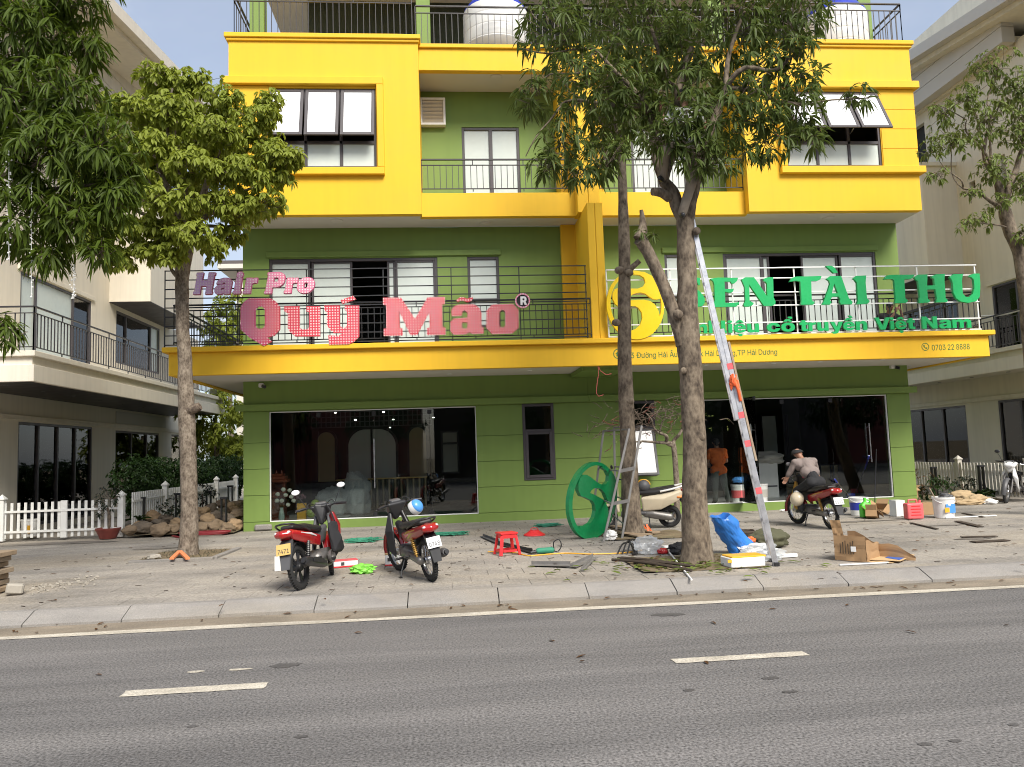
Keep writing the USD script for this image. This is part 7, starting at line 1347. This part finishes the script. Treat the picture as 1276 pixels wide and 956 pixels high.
stemplant('broad-leaved plant right of the brown carton by the right fence', at(1222, 622, Y=19.4), 18, .75, .16, 'hedge_leaf', 2, .6); stemplant('second broad-leaved plant, next to the white motorbike', at(1240, 618, Y=19.6), 14, .65, .15, 'hedge_leaf', 3, .6)
def bush(label, c, r, mat, seed, L=.09, w=.04, dens=60):
    t = thing('bush', label, 'bush', c); MB().tube([c, c+np.array([0, 0, r[2]])], .02, 5).build('stem', M['twig'], t); crown(t, [(c[0], c[1], c[2]+r[2], *r)], dens, 7, L, w, .3, M[mat], seed, shell=.3, twig=.1)
bush('dark purple-leaved bush among the rocks left of the slender trunk', at(214, 650, Y=19.8), (.36, .35, .35), 'shrub_leaf', 51); bush('dark bush behind the rocks right of the slender trunk', at(252, 632, Y=21.5), (.5, .4, .35), 'shrub_leaf', 52)
bush('leafy green bush at the right fence behind the cartons', at(1167, 626, Y=19.6), (.50, .4, .36), 'hedge_leaf', 53, .16, .05, 40); bush('dry reddish bush right of the green pillar', at(1150, 622, Y=20.0), (.3, .3, .4), 'dry_leaf', 54, .1, .04, 40); bush('low dark bush between the bucket and the sacks', at(1200, 616, Y=20.0), (.5, .4, .28), 'shrub_leaf', 55); bush('low dark bush before the right fence at the edge', at(1262, 612, Y=20.5), (.6, .4, .4), 'shrub_leaf', 56)
single('hose', 'coil of dark red garden hose lying at the rocks', 'hose', (lambda q: [q.tube([gp(255, 667)+[(.42+.03*k)*math.cos(a)*(1.0), .16*math.sin(a), .03+.02*(k % 3)] for a in np.linspace(k*.5, k*.5+6.4, 40)], .022, 6) for k in range(6)] and q)(MB()).tube(smooth_path([gp(238, 668)+[0, 0, .02], gp(228, 671)+[0, 0, .02], gp(215, 669)+[0, 0, .02]], 10), .022, 6), M['red_hose'], True)
# potted plant and bucket at the gate
c = gp(134.5, 671); pp = thing('potted_plant', 'dark bushy plant in a wide red pot before the white gate', 'potted plant', c); MB().lathe([(0, 0), (.17, 0), (.24, .16), (.27, .20), (.27, .24), (.24, .24), (.21, .18), (0, .17)], 28, c).build('pot', M['terracotta'], pp, smooth=40); MB().tube(smooth_path([c+[0, 0, .15], c+[.03, 0, .4], c+[-.02, 0, .7]], 8), .025, 7).build('stem', M['twig'], pp)
crown(pp, [(c[0], c[1], c[2]+.95, .36, .36, .32), (c[0]-.1, c[1], c[2]+.65, .25, .25, .22)], 60, 7, .075, .03, .3, M['shrub_leaf'], 61, shell=.2, twig=.14)
c = at(37, 668, Y=19.5); bk_ = thing('paint_bucket', 'white printed paint bucket seen through the white gate', 'bucket', c); MB().lathe([(0, 0), (.17, 0), (.19, .36), (.2, .36), (.2, .40), (.17, .40)], 24, c).build('body', M['white_plastic'], bk_, smooth=40); MB().box(c[0]+.04, c[0]+.13, c[1]-.20, c[1]-.17, c[2]+.08, c[2]+.26).build('printed_patch', M['yellow_tape'], bk_)
# bare little tree with a tangle of twigs at the green wall
bt = thing('bare_tree', 'small bare-branched tree with a tangle of twigs before the green wall', 'tree', at(843, 640, Y=17.6)); Yb = 17.6
trunk(bt, [(*A3(843, 645, Yb), .075), (*A3(843, 600, Yb), .065), (*A3(840, 560, Yb), .06), (*A3(838, 552, Yb), .055)], mat='pale_bark', n=16, sides=10, seed=31)
for i, (p, q_, ra, rb) in enumerate([((838, 555), (822, 540), .05, .03), ((838, 555), (850, 535), .05, .03), ((836, 552), (800, 550), .04, .025), ((822, 540), (805, 515), .028, .012), ((850, 535), (858, 505), .028, .012), ((800, 550), (780, 545), .022, .01), ((850, 535), (870, 520), .022, .01), ((800, 550), (790, 572), .018, .007), ((822, 540), (830, 510), .02, .01)]): branch_to(bt, A3(*p, Yb), A3(*q_, Yb-.2+.1*(i % 4)), ra, rb, 140+i, mat='pale_bark')
q = MB(); q2 = MB(); r_ = np.random.default_rng(44)
for i in range(190):
    px, py = (r_.normal(818, 26), r_.normal(520, 13)) if i < 150 else (r_.normal(762, 14), r_.normal(533, 14)) if i < 195 else (r_.normal(890, 8), r_.normal(535, 14))
    p = A3(px, py, Yb+r_.uniform(-.5, .5)); d = unit(r_.normal(0, 1, 3)*[1, .6, .55]); d2 = unit(d+r_.normal(0, .5, 3)); ln = r_.uniform(.15, .45); (q2 if i % 9 == 0 else q).tube([p, p+d*ln*.5, p+d*ln*.5+d2*ln*.5], [.009, .007, .003], 4)
setdata(q.build('twigs', M['twig'], bt), kind='stuff'); setdata(q2.build('red_twigs', M['terracotta'], bt), kind='stuff')
crown(bt, [(*A3(770, 545, Yb), .3, .3, .25), (*A3(850, 510, Yb), .4, .3, .25), (*A3(890, 525, Yb-.3), .35, .3, .35), (*A3(880, 500, Yb), .3, .3, .2)], 14, 3, .07, .03, .3, M['sparse_leaf'], 62, twig=0)
# strings of little lamps hanging from the near tree
for k, (px, py0, py1, Y) in enumerate([(11, 190, 325, 9.8), (39, 215, 372, 10.0), (92, 330, 372, 10.2)]):
    a_, b_ = at(px, py0, Y=Y), at(px, py1, Y=Y); t = thing('light_string', ['leftmost hanging string of tiny white lamps', 'second hanging string of tiny white lamps', 'short hanging string of tiny lamps before the balcony window'][k], 'light string', a_); MB().tube([a_, b_], .004, 4).build('cord', M['white_plastic'], t); r_ = np.random.default_rng(k); q = MB()
    for z in np.linspace(0, 1, 34): q.ell(a_+(b_-a_)*z+r_.normal(0, .018, 3), (.011,)*3, sub=0)
    setdata(q.build('lamps', M['led_white'], t), kind='stuff')
# ---------------------------------------------------------------- water tanks on the terrace
for k, (px, py) in enumerate([(618, 45), (1040, 44)]):
    c = at(px, py, Y=YR+1.2); r = .86; h = 2.0; t = thing('water_tank', ['steel water tank with blue top on the terrace, left house', 'steel water tank with blue top on the terrace, right house'][k], 'water tank', (c[0], c[1], ZT+.02))
    R = rot('x', 0); prof = [(0, 0), (.55*r, .03), (.9*r, .22), (r, .42)]
    for i in range(3): prof += [(r, .42+i*.32), (r*.985, .45+i*.32), (r, .48+i*.32)]
    prof += [(r, 1.36), (.96*r, 1.42)]; MB().lathe(prof, 36, (c[0], c[1], ZT+.1)).build('body', M['white_plastic'], t, smooth=40)
    MB().lathe([(r*.955, 1.40), (r*.975, 1.40), (r*.96, 1.46), (.75*r, 1.70), (.3*r, 1.85), (0, 1.86)], 36, (c[0], c[1], ZT+.1)).build('blue_cap', M['blue_paint'], t, smooth=40)
    for sx in (-1, 1): MB().bar((c[0]+sx*.5, c[1]-.4, ZT+.01), (c[0]+sx*.5, c[1]+.4, ZT+.01), .06, .2).build('stand', M['steel'], t)
# ---------------------------------------------------------------- inside the shops
LI = M['lamp_white'] = usdkit.material(stage, lk('lamp_white'), {'e': ('emission', {'color': (1, .95, .85), 'strength': 6.0})}, [], surface='e.emission')
M['tile_check'] = usdkit.material(stage, lk('tile_check'), {'g': ('geometry', {}), 'c': ('checker_texture', {'color1': (.03, .03, .03), 'color2': (.36, .36, .34), 'scale': 5.0}), 'p': ('principled_bsdf', {'roughness': .25})}, [('g.position', 'c.vector'), ('c.color', 'p.base_color')], surface='p.BSDF')
FZ = .302
tf = MB().box(-2.6, 3.35, YG+.12, YG+5.9, .30, .306); obj('tiled_floor', tf.mesh(), M['tile_check'], hs)
YB2 = YG+4.2
ps = thing('partition', 'black framed partition with grey and brown arched panels inside the left shop', 'partition', (at(465, 600, Y=YB2)[0], YB2, FZ))
pz = lambda px, py, Y=YB2: (lambda c: (c[0], c[2]))(at(px, py, Y=Y))
def archpanel(x0, x1, ytop, ybot, mat, r=None):
    a_, b_ = pz(x0, ytop), pz(x1, ybot); w_ = b_[0]-a_[0]; rr = w_/2 if r is None else r; g = sbox(a_[0], b_[1], b_[0], a_[1]-rr).union(sbox(a_[0]+rr, b_[1], b_[0]-rr, a_[1]) if w_ > 2*rr else sbox(a_[0], b_[1], b_[0], a_[1]-rr)).union(Point(a_[0]+rr, a_[1]-rr).buffer(rr, 20)).union(Point(b_[0]-rr, a_[1]-rr).buffer(rr, 20))
    ring = g.buffer(.07).difference(g).intersection(sbox(-99, b_[1], 99, 99)); obj('arch_frame', MB().poly(ring, 1.0, ext(ring, YB2, YB2-.06)).mesh(), M['black_metal'], ps); obj('panel', MB().poly(g, 1.0, ext(g, YB2, YB2-.02)).mesh(), M[mat], ps)
archpanel(434, 494, 536, 596, 'grey_panel', .5); archpanel(396, 418, 539, 600, 'brown_panel'); archpanel(509.5, 532, 533, 594, 'brown_panel')
a_, b_ = pz(388, 506), pz(540, 640); MB().box(a_[0], b_[0], YB2+.002, YB2+.08, FZ, a_[1]).build('board', M['dark_room'], ps)
xm_ = pz(463.5, 560)[0]; MB().box(xm_-.03, xm_+.03, YB2-.08, YB2-.001, pz(463, 597)[1], pz(463, 530)[1]).build('upright', M['black_metal'], ps)
lt = thing('lattice', 'black lattice hanging under the ceiling of the left shop', 'lattice', (at(465, 520, Y=YB2-.5)[0], YB2-.5, 2.9)); a_, b_ = pz(388, 508, YB2-.5), pz(538, 529, YB2-.5)
for i in range(26): x = a_[0]+(b_[0]-a_[0])*i/25; MB().box(x-.012, x+.012, YB2-.52, YB2-.49, b_[1], a_[1]).build('bar', M['grey_plastic'], lt)
for i in range(5): z = b_[1]+(a_[1]-b_[1])*i/4; MB().box(a_[0], b_[0], YB2-.488, YB2-.465, z-.012, z+.012).build('bar', M['grey_plastic'], lt)
YCt = YG+3.0; ct = thing('counter', 'dark fluted reception counter with a gold edge inside the left shop', 'counter', (at(490, 625, Y=YCt)[0], YCt, FZ)); a_, b_ = pz(418, 598, YCt), pz(533, 628, YCt)
MB().box(a_[0], b_[0], YCt, YCt+.6, a_[1]-.03, a_[1], .004).build('top', M['gold'], ct); MB().box(a_[0]+.03, b_[0]-.03, YCt+.05, YCt+.55, FZ, a_[1]-.032).build('body', M['dark_green_room'], ct)
for i in range(30): x = a_[0]+.05+(b_[0]-a_[0]-.1)*i/29; MB().tube([(x, YCt+.045, FZ+.05), (x, YCt+.045, a_[1]-.04)], .028, 6).build('flute', M['brown_panel'] if i % 2 else M['dark_green_room'], ct)
sh = thing('plastic_cover', 'clear plastic sheet draped over furniture inside the left shop', 'plastic sheet', at(430, 640, Y=YG+1.9)); 
for cx_, r, sd_ in [(418, (.5, .4, .40), 3), (446, (.36, .36, .62), 4)]:
    c = at(cx_, 640, Y=YG+1.9); q = MB(); lumpy(q, (c[0], c[1], FZ+r[2]*.8), r, sd_, .5, 4, 2.5); v, f = q.mesh(); v[:, 2] = np.maximum(v[:, 2], FZ+.01); obj('sheet', (v, f), M['clear_sheet'], sh, smooth=40); MB().box(c[0]-r[0]*.5, c[0]+r[0]*.5, c[1]-.2, c[1]+.2, FZ, FZ+r[2]*1.1, .05).build('covered_stool', M['grey_panel'], sh)
pc_ = thing('picture_frame', 'black framed picture on the dark wall right in the left shop', 'picture', (at(561, 590, Y=YB2)[0], YB2, 1)); a_, b_ = pz(549, 537), pz(573, 590); frame(MB(), a_[0], b_[0], b_[1], a_[1], YB2-.02, YB2+.03, .06).build('frame', M['black_metal'], pc_); MB().box(a_[0]+.06, b_[0]-.06, YB2, YB2+.02, b_[1]+.06, a_[1]-.06).build('picture', M['grey_wall'], pc_); MB().box(a_[0]+.06, b_[0]-.06, YB2-.012, YB2-.002, (a_[1]*.68+b_[1]*.32), (a_[1]*.68+b_[1]*.32)+.06).build('cross_bar', M['black_metal'], pc_)
for px, py in [(486, 532.5), (443, 523), (490, 522.5), (418, 514), (540, 520), (478, 513), (441, 508)]: c = at(px, py, Y=YG+3.0); lp = thing('spot_lamp', 'small lit ceiling spot inside the left shop, '+ORD[sorted([486, 443, 490, 418, 540, 478, 441]).index(px)]+' from the left', 'lamp', c, group='lit ceiling spots in the left shop'); MB().lathe([(0, -.02), (.022, -.02), (.025, 0)], 12, c).build('bulb', LI, lp); MB().tube([c, c+[0, 0, .3]], .012, 6).build('rod', M['black_metal'], lp)
# shrine with offerings behind the glass
al = thing('shrine', 'small red-brown wooden shrine at the left end of the left shop window', 'shrine', at(347, 652, Y=YG+.9)); c = at(346, 650, Y=YG+.9); RW = M['red_wood']
for z0, z1, w_ in [(FZ, FZ+.10, .50), (FZ+.10, FZ+.55, .40), (FZ+.55, FZ+.62, .50), (FZ+.95, FZ+1.02, .56), (FZ+1.02, FZ+1.10, .46), (FZ+1.10, FZ+1.16, .34)]: MB().box(c[0]-w_/2, c[0]+w_/2, c[1]-w_*.4, c[1]+w_*.4, z0, z1, .012).build('tier', RW, al)
for sx in (-1, 1): MB().box(c[0]+sx*.19-.03, c[0]+sx*.19+.03, c[1]-.16, c[1]-.10, FZ+.62, FZ+.95).build('post', RW, al)
MB().box(c[0]-.2, c[0]+.2, c[1]+.1, c[1]+.14, FZ+.62, FZ+.95).build('back', RW, al)
for sx in (-1, 0, 1): MB().blob([(c[0]+sx*.13, c[1]-.1, FZ+1.18, .03), (c[0]+sx*.13, c[1]-.1, FZ+1.24, .012)]).build('finial', RW, al)
c = at(351, 651, Y=YG+.45); vs = thing('vase', 'pale green vase of white round flowers behind the left shop window', 'vase', c); MB().lathe([(0, 0), (.055, 0), (.075, .10), (.06, .22), (.035, .30), (.05, .34), (.04, .34), (.03, .3)], 20, (c[0], c[1], FZ)).build('vase_body', M['celadon'], vs, smooth=True)
for px, py in [(353, 610), (361, 611), (346, 616), (356, 617), (363, 619), (351, 624), (366, 624), (359, 629), (345, 624)]: p = at(px, py, Y=YG+.42); MB().tube([(c[0], c[1], FZ+.3), p], .005, 4).build('stem', M['hedge_leaf'], vs); lumpy(q := MB(), p, (.055, .055, .05), int(px), .2, 2); q.build('flower', M['flower_white'], vs)
p = at(372, 617, Y=YG+.6); fl = thing('flowers', 'bunch of dull purple flowers behind the yellow box', 'flowers', p); 
for i in range(14): a_ = p+rng.normal(0, .08, 3); lumpy(q := MB(), a_, (.045,)*3, i, .3, 1); q.build('flower', M['flower_purple'], fl)
MB().tube([p, (p[0], p[1], FZ)], .03, 6).build('stems', M['hedge_leaf'], fl)
p = at(376, 640, Y=YG+.5); single('offering_box', 'yellow patterned box beside the white flowers', 'box', MB().box(p[0]-.12, p[0]+.10, p[1], p[1]+.15, FZ, FZ+.42, .01), M['yellow_tape'])
for k, (px, py) in enumerate([(388, 639), (400, 640), (393, 629)]): p = at(px, py, Y=YG+.45); q = MB(); lumpy(q, p, (.12, .12, .13), 50+k, .12, 3, 1.5); single('coconut', ['left green coconut at the left shop window', 'right green coconut at the left shop window', 'top green coconut on the other two'][k], 'coconut', q, M['coconut'], True)
# right shop
YW = YG+5.6
wn = thing('rear_window', 'pale rear window at the back of the right shop', 'window', (at(952, 545, Y=YW)[0], YW, 1.2))
for x0, x1 in ((931, 945), (947, 971), (977, 984)): a_, b_ = pz(x0, 517, YW), pz(x1, 566, YW); frame(MB(), a_[0], b_[0], b_[1], a_[1], YW-.04, YW+.04, .05).build('frame', M['black_metal'], wn); MB().box(a_[0]+.05, b_[0]-.05, YW, YW+.02, b_[1]+.05, a_[1]-.05).build('pane', M['film'], wn)
cb2 = thing('cabinet', 'white cabinet with stacked goods inside the right shop', 'cabinet', at(950, 632, Y=YG+2)); a_, b_ = pz(938, 578, YG+2), pz(972, 628, YG+2); MB().box(a_[0], b_[0], YG+2, YG+2.6, FZ, a_[1], .01).build('body', M['white_plastic'], cb2); MB().box(a_[0]+.05, b_[0]-.05, YG+1.985, YG+2, FZ+.3, FZ+.34).build('gap', M['grey_plastic'], cb2); lumpy(q := MB(), ((a_[0]+b_[0])/2+.2, YG+2.2, a_[1]+.12), (.42, .3, .2), 7, .4); q.build('plastic_bundle', M['grey_wall'], cb2, smooth=40)
for k, (px, sx) in enumerate([(922, .26), (938, .24), (949, .22)]): c = at(px, 638, Y=YG+.75); t = thing('paint_bucket', ['pink-printed bucket beside the person in orange', 'white bucket, second from the person in orange', 'white bucket, third from the person in orange'][k], 'bucket', (c[0], c[1], FZ)); MB().lathe([(0, 0), (.17, 0), (.2, .42), (.21, .42), (.21, .46), (0, .465)], 24, (c[0], c[1], FZ)).build('body', M['white_plastic'], t, smooth=40); MB().lathe([(.181, .12), (.183, .12), (.197, .32), (.194, .32)], 24, (c[0], c[1], FZ)).build('printed_band', M['pink_red_plastic' if k == 0 else 'grey_wall'], t)
lumpy(q := MB(), at(921, 598, Y=YG+.75), (.17, .13, .08), 9, .5); single('blue_cloth', 'blue plastic bag on the pink-printed bucket', 'plastic bag', q, M['blue_white'], 40)
for k, px in enumerate([1033, 1046, 1060, 1074]): 
    YS = YG+3.6; c = at(px, 620, Y=YS); t = thing('chair', 'dark chair with a tan back panel, '+['first', 'second', 'third', 'last'][k]+' from the left inside the right shop', 'chair', (c[0], YS, FZ)); frame(MB(), c[0]-.24, c[0]+.24, FZ+.1, FZ+.85, YS, YS+.04, .06).build('frame', M['black_metal'], t); MB().box(c[0]-.18, c[0]+.18, YS+.01, YS+.03, FZ+.16, FZ+.79).build('back_panel', M['sack'], t); MB().box(c[0]-.24, c[0]+.24, YS+.05, YS+.5, FZ+.42, FZ+.47).build('seat', M['black_plastic'], t)
    for sx in (-1, 1): MB().bar((c[0]+sx*.21, YS+.46, FZ), (c[0]+sx*.21, YS+.46, FZ+.42), .04).build('leg', M['black_metal'], t)
